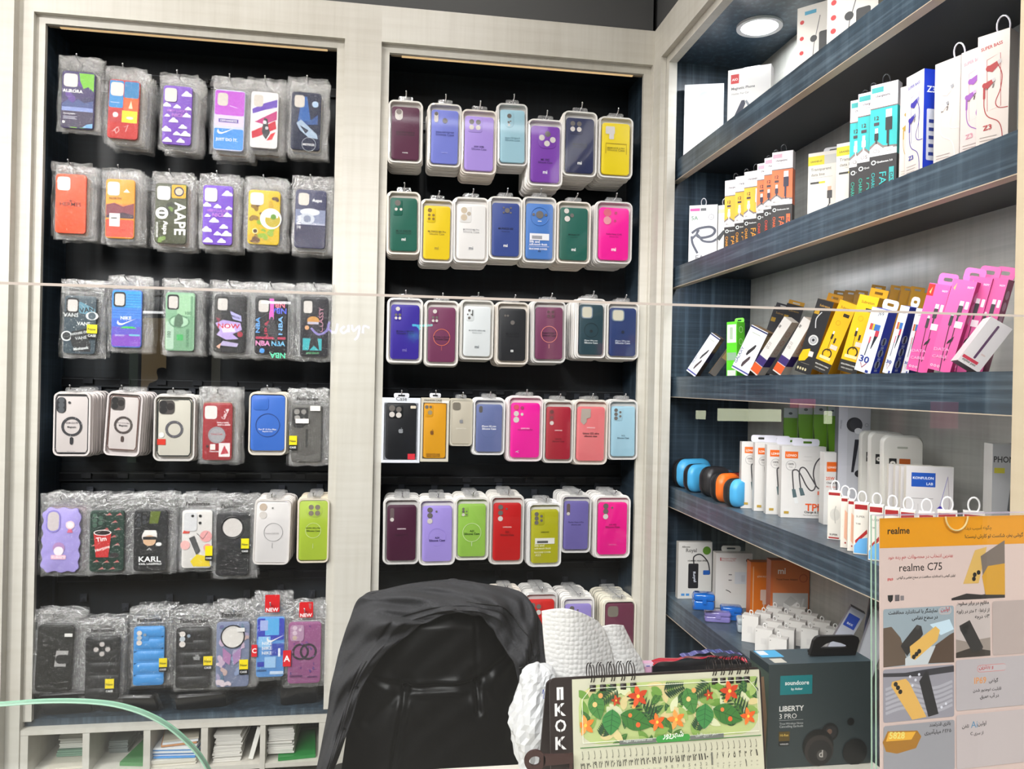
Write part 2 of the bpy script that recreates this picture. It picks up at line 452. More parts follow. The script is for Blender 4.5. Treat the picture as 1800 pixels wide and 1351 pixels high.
def flatpack(cx, y0, z, w, d, h, col, label, grp=None, rz=0, name='paper_stack', cat='paper', sheets=True, kind=None, tilt=0):
    k = MB()
    if sheets:
        n = max(1, int(h/.0045)); r = random.Random(int(cx*9999)+int(z*777))
        for i in range(n):
            j = r.uniform(-.003, .003); q = r.uniform(-.003, .003)
            c = col if isinstance(col, str) else col[i % len(col)]
            k.box((-w/2+j, q, h*i/n), (w/2+j, d+q, h*(i+.86)/n), M(c, .6))
    else: k.box((-w/2, 0, 0), (w/2, d, h), M(col, .4))
    o = k.build(name); o.location = (cx, y0, z); o.rotation_euler = (0, tilt, rz)
    tag(o, label, cat, grp); return o
c = [((a+b)/2, b-a) for a, b in cell]
W_ = '#d9d6cf'
flatpack(c[0][0]+.02, .03, ZC+.001, .10, .18, .006, '#cfc9ba', 'loose cream envelope on the floor of the first pigeonhole', rz=.1, name='envelope', cat='envelope', sheets=False)
flatpack(c[0][0]+.02, .09, ZC+.009, .10, .12, .016, '#6f8f7c', 'dark green folded cards under the pale ones, first pigeonhole', name='card_stack', cat='cards')
flatpack(c[0][0]+.02, .10, ZC+.027, .095, .11, .045, '#c8c8c0', 'stack of pale cards in the first pigeonhole', name='card_stack', cat='cards')
flatpack(c[1][0]+.03, .03, ZC+.001, .062, .15, .010, '#2a7a36', 'flat green booklet lying in the second pigeonhole', rz=-.15, name='booklet', cat='booklet', sheets=False)
flatpack(c[1][0]-.03, .11, ZC+.001, .05, .11, .035, '#6e7674', 'dim grey card stack at the back of the second pigeonhole', name='card_stack', cat='cards')
flatpack(c[2][0]-.008, .02, ZC+.001, .115, .16, .018, ['#d8d2c4', '#c8c0b0', '#e2ddd0'], 'bottom cream papers in the third pigeonhole under blue folders', rz=.06, cat='papers')
flatpack(c[2][0]-.01, .025, ZC+.020, .11, .16, .028, ['#3b8fd6', '#e2e6ea', '#2f7fc8', '#dfe3e6'], 'stack of bright blue and white folders in the third pigeonhole', rz=-.06, name='folder_stack', cat='folders')
flatpack(c[2][0]+.004, .035, ZC+.050, .09, .15, .016, ['#c98d5c', '#dfe3e6', '#b9b2a2'], 'brown and white leaflets topping the blue folders, third pigeonhole', rz=.18, name='leaflet_stack', cat='leaflets')
flatpack(c[3][0]-.022, .03, ZC+.001, .072, .17, .042, W_, 'lower pale card stack in the fourth pigeonhole', name='card_stack', cat='cards', rz=.05)
flatpack(c[3][0]-.020, .03, ZC+.045, .07, .17, .030, W_, 'upper pale card stack in the fourth pigeonhole', name='card_stack', cat='cards', rz=-.03)
flatpack(c[3][0]+.040, .03, ZC+.004, .012, .17, .09, '#e2e0da', 'white carton leaning against the fourth pigeonhole divider', name='carton', cat='carton', sheets=False, tilt=.25)
flatpack(c[4][0]-.035, .03, ZC+.014, .07, .17, .035, W_, 'lower pale card stack in the fifth pigeonhole', name='card_stack', cat='cards')
flatpack(c[4][0]-.033, .03, ZC+.051, .068, .17, .034, W_, 'upper pale card stack in the fifth pigeonhole', name='card_stack', cat='cards', rz=.04)
flatpack(c[4][0]+.012, .02, ZC+.001, .10, .16, .010, '#27803c', 'crumpled green packets at the bottom of the fifth pigeonhole', name='packet', cat='packet', sheets=False, rz=.1)
flatpack(c[3][0]-.01, .03, .383, .09, .17, .085, W_, 'pale card stack in the lower pigeonhole under the fourth', name='card_stack', cat='cards')

# ---- the right-hand shelving unit --------------------------------------------
XF, XS, XB = .744, .795, 1.045
YE = -1.36
ru = empty('shelving_unit', (.9, -.7, 0)); tag(ru, 'open shelving unit on the right wall, blue boards in a whitewashed frame', 'shelving unit')
def RP(n, boxes, m, mats=None, par=None):
    k = MB(); k.T = Matrix.Translation((-.9, .7, 0))
    for a, b in boxes: k.box(a, b, m, mats)
    return k.build(n, par or ru)
RP('header_board', [((XF, YE-.16, ZT), (XF+.03, -.0005, 2.594))], WHITEWOOD)
RP('inner_frame', [((XF+.016, YE, ZT-.022), (XF+.04, -.082, ZT)), ((XF+.016, -.082, .3), (XF+.04, -.058, ZT))], WHITEWOOD)
RP('stile', [((XF, -.06, 0), (XF+.015, -.0005, ZT))], WHITEWOOD)
RP('stile', [((XF, YE-.16, 0), (XF+.05, YE, ZT))], TANWOOD)
RP('side_panel', [((XF+.015, -.03, .3), (XB, -.012, ZT))], BLUE)
RP('side_panel', [((XS, YE-.018, .3), (XB, YE-.001, ZT))], BLUE)
RP('back_panel', [((XB, YE, .3), (XB+.018, -.03, ZT))], GREYWOOD)
RP('top_panel', [((XF+.03, YE, ZT), (XB, -.03, ZT+.016))], BLUE)
SH = [2.20, 1.893, 1.58, 1.265, .954]
for z in SH:
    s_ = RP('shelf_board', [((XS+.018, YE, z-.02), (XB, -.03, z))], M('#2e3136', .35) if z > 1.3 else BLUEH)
    RP('shelf_lip', [((XS, YE, z-.057), (XS+.018, -.03, z))], BLUEH, None, ru)
    RP('edge_strip', [((XS-.001, YE, z-.0585), (XS+.019, -.03, z-.057))], M('#c9b9a4', .4), None, ru)
RP('shelf_board', [((XS, YE, .73), (XB, -.03, .75))], BLUEH)
RP('cupboard_front', [((XS, YE, .3), (XS+.018, -.03, .73))], WHITEWOOD)
# recessed downlight in the top panel
dl = empty('recessed_downlight', at(1335, 45, 'Z', ZT)); tag(dl, 'bright round downlight set in the blue top of the shelving unit', 'downlight')
k = MB(); a = circ(0, 0, .058, 32); b = circ(0, 0, .047, 32)
k.add([(p[0], p[1], -.006) for p in a+b]+[(p[0], p[1], 0) for p in a], [(i, 32+i, 32+(i+1) % 32, (i+1) % 32) for i in range(32)]+[(i, (i+1) % 32, 64+(i+1) % 32, 64+i) for i in range(32)], M('#f4f4f4', .3)); k.build('trim_ring', dl)
k = MB(); k.add([(p[0], p[1], -.0045) for p in b], [tuple(range(32))[::-1]], M('#f4f8ff', .5, 0, 0, 7)); k.build('diffuser', dl)
area_light('recessed_downlight_lamp', tuple(dl.location-Vector((0, 0, .012))),   .09, 1.8, (.9, .95, 1.0), (dl.location.x, dl.location.y, 0))

# led strips hidden behind the lips of the shelves, seen as streaks on the glossy back board
for y0_, y1_, z_, em in ((-.54, -.10, SH[1], 1), (-1.30, -.86, SH[1], 1), (-.60, -.12, SH[0], .6), (-1.2, -.8, SH[0], .6), (-1.2, -.3, SH[2], .6)):
    k = MB(); k.box((XS+.022, y0_, z_-.028), (XS+.036, y1_, z_-.0205), M('#e8e8ea', .4), {'-z': M('#f4f6ff', .5, 0, 0, 4)}); 
    tag(k.build('led_strip'), 'slim white light strip under a board of the shelving unit, behind its lip', 'light strip', 'light strips of the shelving unit')
    l = area_light('led_strip_lamp', (XS+.029, (y0_+y1_)/2, z_-.030), .012, 1.2*em, (.96, .97, 1), None, 'RECTANGLE', sy=y1_-y0_)
# ================================================================ phone cases on hooks
ORD = ['first', 'second', 'third', 'fourth', 'fifth', 'sixth', 'seventh', 'eighth']
ROWN = ['top', 'second', 'third', 'fourth', 'fifth', 'bottom']
HOLE = '#6d6763'; PALE = '#d9d2cc'; DK = '#2a2426'
def cam_art(key, mb, W, H, t, col):
    """camera cut-outs on the back of a case; returns art list. case front at y=-t/2"""
    y0 = -t/2
    def bump(u0, v0, u1, v1, r=.09, d=.0012):
        mb.slab(rrect((u0-.5)*W, (v0-.5)*H, (u1-.5)*W, (v1-.5)*H, r*W, 5), y0-d, y0+.0002, M(col, .45), .0006)
    def rim(u, v, r):
        mb.tube([((u-.5)*W+math.cos(a*math.pi/9)*r*W, y0-.0004, (v-.5)*H+math.sin(a*math.pi/9)*r*W) for a in range(18)], .0006, M(col, .4), 5, True)
    A = []
    def h(u, v, r, c=HOLE, lift=0): A.append(('c', u, v, r, c)); rim(u, v, r)
    if key == 'pill': A += [('r', .12, .74, .40, .955, PALE, .14), ('c', .26, .90, .10, '#8a807c')]
    elif key == 'pill_pair': A += [('r', .10, .76, .25, .955, PALE, .07), ('c', .175, .92, .07, HOLE)]; h(.50, .80, .095)
    elif key == 'quad':
        bump(.10, .70, .60, .96)
        for u, v in ((.23, .89), (.46, .89)): h(u, v, .085)
        for u, v in ((.23, .79), (.46, .79)): h(u, v, .085, PALE)
    elif key == 'oval': bump(.20, .66, .55, .97, .17); h(.37, .88, .09); h(.34, .76, .045); h(.42, .78, .03); h(.36, .71, .045, PALE)
    elif key == 'diamond':
        bump(.25, .60, .88, .93, .2)
        for u, v, c in ((.57, .86, HOLE), (.37, .79, PALE), (.75, .76, PALE), (.55, .69, PALE)): h(u, v, .10, c)
    elif key == 'cross': A += [('r', .12, .78, .45, .93, PALE, .04), ('r', .25, .68, .42, .80, PALE, .03)]
    elif key == 'moto': bump(.10, .66, .46, .97, .09); h(.28, .90, .11); h(.22, .78, .055, PALE); h(.40, .78, .05, PALE)
    elif key == 'poco':
        bump(.10, .68, .44, .96, .08)
        for u, v, r in ((.22, .91, .08), (.20, .82, .05), (.36, .82, .05), (.20, .75, .05), (.36, .75, .05)): h(u, v, r, '#8b6a1a' if col.startswith('#e') else HOLE)
    elif key == 'sq2': bump(.08, .66, .50, .96, .07); h(.25, .88, .11, '#c9b9a2'); h(.25, .75, .11, '#c9b9a2'); h(.42, .82, .07, '#b9ad9c')
    elif key == 'five':
        for u, v, r in ((.55, .86, .09), (.42, .91, .035), (.68, .91, .035), (.42, .82, .035), (.68, .82, .035)): h(u, v, r)
    elif key == 'round':
        mb.tube([((.5-.5)*W+math.cos(a*math.pi/15)*.33*W, y0-.0006, (.77-.5)*H+math.sin(a*math.pi/15)*.33*W) for a in range(30)], .0012, M(col, .4), 6, True)
        h(.5, .80, .14); h(.27, .80, .05); h(.73, .80, .05); A.append(('r', .43, .675, .57, .69, '#e8e8f0', .01))
    elif key == 'three': h(.22, .93, .09, PALE); h(.42, .85, .07); h(.25, .78, .10, PALE)
    elif key == 'buds': h(.27, .90, .13, '#d8627a'); h(.27, .75, .13, '#e0909c'); h(.55, .90, .05, '#c03a6c'); h(.53, .75, .04, '#c03a6c')
    elif key == 'vert3': h(.25, .93, .09); h(.25, .83, .09); h(.25, .73, .09, PALE); h(.47, .90, .035)
    elif key == 'note': bump(.10, .70, .36, .96, .08); h(.24, .92, .075, PALE); h(.18, .81, .05); h(.31, .81, .05); h(.18, .75, .05, PALE); h(.31, .75, .05, PALE)
    elif key == 'vent': bump(.08, .70, .38, .96, .08); h(.20, .91, .05); h(.14, .83, .03); h(.28, .83, .03); h(.20, .76, .05); A.append(('r', .30, .80, .34, .92, '#4a4a4a', .01))
    elif key == 'dim': h(.22, .86, .04); h(.32, .86, .04); h(.50, .73, .08)
    elif key == 'mini4':
        bump(.38, .79, .72, .95, .1)
        for u, v in ((.47, .91), (.63, .91), (.47, .83), (.63, .83)): h(u, v, .055, '#54303f')
    elif key == 'ip': A += [('r', .07, .72, .55, .965, '#7f90a0' if col < '#3' else '#8a857c', .12), ('r', .11, .74, .51, .95, '#d8d2be', .10)]
    elif key == 'ips': A += [('r', .08, .78, .45, .955, '#7b7468', .10)]
    elif key == 'ipx': A += [('r', .10, .82, .24, .965, '#5e5a58', .07)]
    elif key == 'ip3': bump(.06, .72, .56, .97, .12); h(.20, .90, .10); h(.42, .88, .09); h(.20, .79, .09, PALE); h(.42, .78, .09, PALE)
    elif key == 'ip2': bump(.03, .74, .42, .97, .10); h(.13, .92, .08); h(.30, .92, .06); h(.28, .82, .10, '#9b8c6a')
    elif key == 's23': h(.18, .92, .09, '#e0506a'); h(.18, .80, .09, PALE); h(.18, .69, .10, PALE); h(.38, .91, .06, '#b03a6c'); h(.38, .79, .05, PALE)
    elif key == 's10': A += [('r', .10, .64, .32, .95, '#a03040', .11)]; h(.21, .90, .09, '#6d3038'); h(.21, .79, .09, '#7d3a42'); h(.22, .69, .09, PALE)
    elif key == 's22': A.append(('p', [(.12, .72), (.24, .66), (.34, .72), (.34, .78), (.48, .80), (.48, .96), (.14, .96)], '#b9aba0'))
    elif key == 'a12': bump(.08, .71, .48, .97, .10); h(.19, .92, .075); h(.19, .84, .075); h(.19, .76, .075); h(.37, .88, .05); h(.37, .80, .05)
    elif key == 'slot': A += [('r', .10, .70, .24, .95, '#6a5a5c', .07), ('c', .17, .74, .065, PALE)]
    elif key == 'a31': bump(.08, .76, .36, .95, .06); h(.18, .91, .045); h(.18, .86, .05); h(.18, .80, .055, PALE); h(.30, .86, .03); h(.30, .80, .03)
    elif key == 'lens4':
        bump(.25, .72, .80, .96, .22)
        for u, v in ((.42, .89), (.64, .89), (.42, .79), (.64, .79)): h(u, v, .09, '#7a6e60')
    elif key == 'two': h(.22, .91, .11, '#c7b3a0'); h(.22, .78, .11, PALE); A.append(('r', .47, .88, .52, .91, '#777777', .01))
    elif key == 'cut': A += [('r', .10, .73, .44, .94, '#d6cfc6', .10)]
    elif key == 'cutw': A += [('r', .06, .72, .48, .95, '#e2ddd8', .10)]
    elif key == 'cutb': A += [('r', .06, .70, .46, .96, '#1c1c1e', .10), ('r', .11, .725, .42, .93, '#cfc9c4', .08)]
    elif key == 'iph': bump(.06, .73, .52, .96, .10, .0015); A += [('r', .10, .745, .48, .945, '#9b948e', .09)]
    elif key == 'iphw': A += [('r', .05, .73, .50, .97, '#4c4644', .12), ('c', .18, .90, .11, '#1f1d1e'), ('c', .18, .80, .11, '#1f1d1e'), ('c', .38, .86, .11, '#26201f')]
    elif key == 'sg': A += [('r', .05, .69, .32, .96, '#26252a', .12), ('c', .185, .91, .09, '#54575c'), ('c', .185, .825, .09, '#54575c'), ('c', .185, .74, .09, '#54575c'), ('c', .42, .87, .04, '#3a3a3e')]
    elif key == 'big':
        mb.tube([(math.cos(a*math.pi/15)*.35*W, y0-.001, (.77-.5)*H+math.sin(a*math.pi/15)*.35*W) for a in range(30)], .0022, M(col, .3), 6, True)
        A += [('c', .5, .77, .30, '#d8d2ce')]
    elif key == 'fourw':
        bump(.18, .66, .82, .97, .25)
        for u, v in ((.5, .89), (.33, .81), (.67, .81), (.5, .74)): h(u, v, .075, '#bdb6b2')
    elif key == 'puff': bump(.05, .66, .50, .97, .14, .002); h(.20, .90, .085, PALE); h(.38, .87, .05, '#8a9aa8'); h(.20, .82, .08, '#b9c2c9'); h(.20, .735, .09, PALE)
    elif key == 'holes3': A += [('r', .06, .64, .50, .96, '#d8d8da', .10), ('c', .35, .90, .05, '#222222'), ('c', .60, .90, .05, '#222222'), ('c', .60, .78, .05, '#222222')]
    return A
CASES = {}
def case_mesh(W, H, t, col, cam, art, rough=.5, shape='slab', puff=False):
    mb = MB()
    if shape == 'wavy':
        n = 60; pts = []
        for p in rrect(-W/2, -H/2, W/2, H/2, W*.17, 6): pts.append(p)
        pts = []
        for i in range(120):
            a = i/120
            per = 2*(W+H)*a
            if per < H: x, z, nx, nz = W/2, -H/2+per, 1, 0
            elif per < H+W: x, z, nx, nz = W/2-(per-H), H/2, 0, 1
            elif per < 2*H+W: x, z, nx, nz = -W/2, H/2-(per-H-W), -1, 0
            else: x, z, nx, nz = -W/2+(per-2*H-W), -H/2, 0, -1
            # round the corners
            r = W*.2; cx = max(-W/2+r, min(W/2-r, x)); cz = max(-H/2+r, min(H/2-r, z))
            d = math.hypot(x-cx, z-cz)
            if d > 1e-6: x, z = cx+(x-cx)/d*r, cz+(z-cz)/d*r
            wv = .0022*math.sin(per/(H/5.0)*2*math.pi)
            dd = math.hypot(x-cx, z-cz) or 1; x += (x-cx)/dd*wv; z += (z-cz)/dd*wv
            pts.append((x, z))
        mb.slab(pts[::1], -t/2, t/2, M(col, rough), .002)
    else:
        mb.slab(rrect(-W/2, -H/2, W/2, H/2, W*.11, 5), -t/2, t/2, M(col, rough), .0018)
    if puff:
        for i in range(5):
            z0 = -H/2+H*(i*.2+.015); z1 = z0+H*.17
            if puff == 'low': z1 = z0+H*.18
            def fn(u, v, z0=z0, z1=z1):
                return ((u-.5)*W*.94, -t/2-.0028*(math.sin(math.pi*v)**.5)*(1-abs(2*u-1)**6), z0+(z1-z0)*v)
            mb.grid(fn, 10, 6, M(col, rough))
    a = cam_art(cam, mb, W, H, t, col)
    yb = -t/2-.0013
    if puff: yb -= .0025
    mb.art(list(art)+a, -W/2, -H/2, W, H, step=.00004, rough=.55, y=yb if cam not in ('pill', 'slot', 'ipx', 's10', 'cut', 'cutw', 'cutb') else -t/2-.0001)
    me = mb.mesh('case'); me.polygons.foreach_set('use_smooth', [True]*len(me.polygons)); me.set_sharp_from_angle(angle=math.radians(35)); return me
def tray_mesh(W, H, t, m):
    mb = MB(); o = rrect(-W/2, -H/2, W/2, H/2, W*.16, 6); fx = 1-.0085/W; fz = 1-.0085/H
    i_ = [(p[0]*fx, p[1]*fz) for p in rrect(-W/2, -H/2, W/2, H/2, W*.13, 6)]
    mb.ringslab(o, i_, -t/2, t/2-.0008, m)
    mb.slab(o, t/2-.0008, t/2, m)
    # outer flange
    o2 = [(p[0]*(1+.004/W), p[1]*(1+.004/H)) for p in o]
    mb.ringslab(o2, [(p[0]*.999, p[1]*.999) for p in o], t/2-.0012, t/2, m)
    return mb.mesh('tray')
def cover_mesh(W, H, t):
    mb = MB(); o = rrect(-W/2, -H/2, W/2, H/2, W*.16, 6)
    def ins(b): return [(p[0]*(1-2*b/W), p[1]*(1-2*b/H)) for p in o]
    rings = [(o, -t/2-.0002), (ins(.001), -t/2-.0016), (ins(.005), -t/2-.0022)]
    n = len(o); vs = []; fs = []
    for r, y in rings: vs += [(p[0], y, p[1]) for p in r]
    for k in range(2):
        for i in range(n):
            j = (i+1) % n; fs.append((k*n+j, k*n+i, (k+1)*n+i, (k+1)*n+j))
    fs.append(tuple(range(2*n, 3*n)))
    mb.add(vs, fs, COVER); return mb.mesh('cover')
def tab_mesh(W, H):
    mb = MB(); w = W*.22; z0 = H/2-.001; h = .014
    o = rrect(-w, z0, w, z0+h, .005, 4); i_ = circ(0, z0+h*.5, .0035, len(o))
    i_ = [(math.cos(math.atan2(p[1]-(z0+h*.5), p[0]))*.0036, z0+h*.5+math.sin(math.atan2(p[1]-(z0+h*.5), p[0]))*.0036) for p in o]
    mb.ringslab(o, i_, .0, .0008, TABM); return mb.mesh('hang_tab')
TINTS = ['#3a2e2c', '#7d8a3a', '#3f4c6a', '#7a2f40', '#d9c9ba', '#27292e', '#a07f2a', '#8d7fb0', '#cfcac6', '#4a6f66', '#e6e0da', '#5c4a44']
def hook(bay, row, k, x, z, yb, yf, tilt=0):
    o = empty('display_hook', (x, yb, z))
    tag(o, 'steel hook holding the %s stack of the %s row, %s cabinet' % (ORD[k], ROWN[row], bay), 'hook')
    mb = MB(); L = yf-yb
    mb.tube([(0, 0, .001), (0, L*.5, .0015), (0, L*.93, .002), (tilt*.3, L-.004, .0045), (tilt, L-.010, .013)], .0017, CHROME, 7); shade(mb.build('rod', o))
    mb = MB(); mb.T = Matrix.Translation((tilt, L-.010, .0145)); mb.lathe([(.0001, -.0026), (.002, -.0018), (.0026, 0), (.002, .0018), (.0001, .0026)], CHROME, 10); mb.build('tip', o, True)
    mb = MB(); mb.box((-.009, -.001, -.010), (.009, .003, .012), M('#30333a', .3)); mb.build('bracket', o)
    return o
YBACK = .186
def blister(bay, row, k, px, name, col, cam, art, n=7, tilt=0.0, kind='silicone', inset=(.09, .055, .10), caseh=None, tray=None, rough=.5, yf=.0, htilt=0, dark=None):
    x0, x1, y0, y1 = px; xm = (x0+x1)/2; ym = (y0+y1)/2
    Yp = yf+.004
    a = at(x0, ym, 'Y', Yp); b = at(x1, ym, 'Y', Yp); c_ = at(xm, y0, 'Y', Yp); d = at(xm, y1, 'Y', Yp)
    W = b.x-a.x; H = c_.z-d.z; cx = (a.x+b.x)/2; cz = (c_.z+d.z)/2
    t = .0150; pitch = .0180
    key = (bay, row, k)
    trays = tray_mesh(W, H, t, tray or TRAYS[(row*7+k) % 5]); tab = tab_mesh(W, H); cov = cover_mesh(W, H, t)
    cw = W*(1-2*inset[0]); ch = H*(1-inset[1]-inset[2]); coff = (inset[1]-inset[2])/2*H
    fr = case_mesh(cw, ch, .009, col, cam, art, rough)
    hk = hook(bay, row, k, cx, cz+H/2+.0045, YBACK, yf-.004, htilt)
    for i in range(n):
        r = random.Random(row*1000+k*50+i+(500 if bay == 'left' else 0))
        o = empty('phone_case_pack', (cx+(r.uniform(-.0018, .0018) if i else 0), yf+.004+t/2+i*pitch, cz+(r.uniform(-.004, .002) if i else 0)))
        o.rotation_euler = (0, tilt+(r.uniform(-.018, .018) if i else 0), 0)
        link('tray', trays, o); link('hang_tab', tab, o)
        if i == 0:
            link('phone_case', fr, o).location = (0, -.0015, coff); link('cover', cov, o)
            tag(o, '%s, front pack on %s hook, %s row, %s cabinet' % (name, ORD[k], ROWN[row], bay), 'phone case')
        else:
            tc = TINTS[r.randrange(len(TINTS))]
            kk = (tc, round(cw, 3), round(ch, 3))
            if kk not in CASES: CASES[kk] = case_mesh(cw, ch, .009, tc, 'none', [])
            link('phone_case', CASES[kk], o).location = (0, 0, coff)
            tag(o, 'packed case behind the front one, %s hook, %s row, %s cabinet' % (ORD[k], ROWN[row], bay), 'phone case',
                'cases behind the front pack, %s hook, %s row, %s cabinet' % (ORD[k], ROWN[row], bay))
def bag_mesh(W, H, top, t, seed, front=True, ft=.0066):
    """pillow of clear film; z from -H/2 to H/2+top (header)"""
    mb = MB(); r = random.Random(seed); ph = [r.uniform(0, 6.28) for _ in range(8)]
    def wob(u, z, s): return .0012*math.sin(9*u+ph[0]+s)*math.sin(70*z+ph[1])+.0009*math.sin(23*u+ph[2])*math.sin(140*z+ph[3]+s)+.0006*math.sin(47*u+90*z+ph[4])
    zt = H/2+top
    def edge(u, v, x, z):
        ex = .0012*math.sin(60*z+ph[5])+.0008*math.sin(150*z+ph[6]); ez = .0015*math.sin(14*u+ph[7])
        return x+(ex if abs(u-.5) > .45 else 0), z+(ez if v > .9 or v < .05 else 0)
    def mk(side):
        def fn(u, v):
            x = (u-.5)*W; z = -H/2+v*H
            b = min(1, 12*min(u, 1-u))*min(1, 14*min(v, 1.02-v)); b = max(0, b)**.5
            x, z = edge(u, v, x, z)
            return (x, side*((t/2 if side > 0 else ft)*b+.0002)+side*abs(wob(u, z, side))*.8, z)
        return fn
    mb.grid(mk(-1), 14, 22, BAG if front else BAGB)
    if front: mb.grid(mk(1), 6, 8, BAG)
    else: pass
    bag = mb.mesh('bag', True)
    mb = MB()
    def hd(u, v):
        x = (u-.5)*W*(1-.02*v); z = H/2+v*top; x, z = edge(u, v if v > .5 else .5, x, z)
        # gathers towards the hook
        g = math.exp(-((u-.5)*5)**2)*(1-v)
        return (x, wob(u, z, 0)*2.0+.0025*math.sin(22*u+ph[3])*g-.0015*v, z)
    mb.grid(hd, 18, 8, BAGTOP); head = mb.mesh('bag_header', True)
    return bag, head
def bagged(bay, row, k, px, name, col, cam, art, n=8, tilt=0.0, top=22, side=(8, 12), bot=7, shape='slab', puff=False, header=None, stickers=(), rough=.45, tints=None, htilt=0, yf=.0, casefn=None):
    x0, x1, y0, y1 = px; xm = (x0+x1)/2; ym = (y0+y1)/2; Yp = yf+.004
    a = at(x0, ym, 'Y', Yp); b = at(x1, ym, 'Y', Yp); c_ = at(xm, y0, 'Y', Yp); d = at(xm, y1, 'Y', Yp)
    s = (b.x-a.x)/(x1-x0)
    W = b.x-a.x; H = c_.z-d.z; cx = (a.x+b.x)/2; cz = (c_.z+d.z)/2
    BW = W+(side[0]+side[1])*s; bx = (side[1]-side[0])*s/2; BH = H+(bot+5)*s; bz = (5-bot)*s/2; TP = top*s
    t = .0100; pitch = .0118; ct = .0075
    fr = case_mesh(W, H, ct, col, cam, art, rough, shape, puff)
    hz = cz+bz+BH/2+TP*.45
    hk = hook(bay, row, k, cx+bx, hz, YBACK, yf-.006, htilt)
    B = [bag_mesh(BW, BH, TP, t, row*100+k*10+j+(5 if bay == 'left' else 0), j == 0, (.0105 if puff else .0072) if j == 0 else .0052) for j in range(2)]
    lab = []
    for i in range(n):
        r = random.Random(row*1000+k*50+i)
        jx = r.uniform(-.003, .005) if i else 0
        o = empty('bagged_phone_case', (cx+jx, yf+.004+t/2+i*pitch, cz+(r.uniform(-.006, .003) if i else 0)))
        o.rotation_euler = (0, tilt+(r.uniform(-.03, .03) if i else 0), 0)
        bg, hd = B[0] if i == 0 else B[1]
        q = link('bag', bg, o); q.location = (bx, 0, bz); q = link('bag_header', hd, o); q.location = (bx, 0, bz)
        if i == 0:
            link('phone_case', fr, o).location = (0, .0005, 0)
            if header or stickers:
                mb = MB()
                if header:
                    txt, hc, tc, hu0, hu1 = header
                    z0 = H/2+5*s+bz*0
                    if hc: mb.slab(rrect((hu0-.5)*W, z0+TP*.12, (hu1-.5)*W, z0+TP*1.05, .003, 4), -.0040, -.0035, M(hc, .4))
                    mb.art([('t', txt, (hu0+hu1)/2, .15, (hu1-hu0)*.85, tc, 0, True)], -W/2, z0, W, TP, -.0042)
                    mb.build('header_print', o)
            for sx, sv, sw, sh, sc_, stx, stc in stickers:
                mb = MB(); z0 = -H/2+sv*H; xx = -W/2+sx*W
                mb.box((xx, -.0098, z0), (xx+sw*W, -.0094, z0+sh*H), M(sc_, .4))
                if stx: mb.art([('t', stx, .5, .3, .8, stc, 0, True)], xx, z0, sw*W, sh*H, -.0099)
                mb.build('sticker', o)
            tag(o, '%s, bagged, front on %s hook, %s row, %s cabinet' % (name, ORD[k], ROWN[row], bay), 'phone case')
        else:
            tl = tints or ['#d8d4ce', '#b8b0a6', '#8c8a92', '#d0c4b4', '#5a5c66', '#c9ccd4', '#a87f5c']
            tc = tl[r.randrange(len(tl))]; kk = ('b', tc, round(W, 3), round(H, 3))
            if kk not in CASES: CASES[kk] = case_mesh(W, H, ct, tc, 'none', [])
            link('phone_case', CASES[kk], o)
            tag(o, 'bagged case behind the front one, %s hook, %s row, %s cabinet' % (ORD[k], ROWN[row], bay), 'phone case',
                'bagged cases behind the front one, %s hook, %s row, %s cabinet' % (ORD[k], ROWN[row], bay))
def z36(oy, x0, x1, y0, y1): return (650+x0/3.6, 650+x1/3.6, oy+y0/3.6, oy+y1/3.6)
SIL = 'Silicone Case'
def two(a, b, v, w, c, w2=None): return [('t', a, .5, v, w, c, 0, True), ('t', b, .5, v-.045, w2 or w, c, 0, False)]
mi = lambda v, c='#f4f4f4', w=.15, t='mi': [('t', t, .5, v, w, c, 0, True)]
MD = 'middle'
R = [z36]
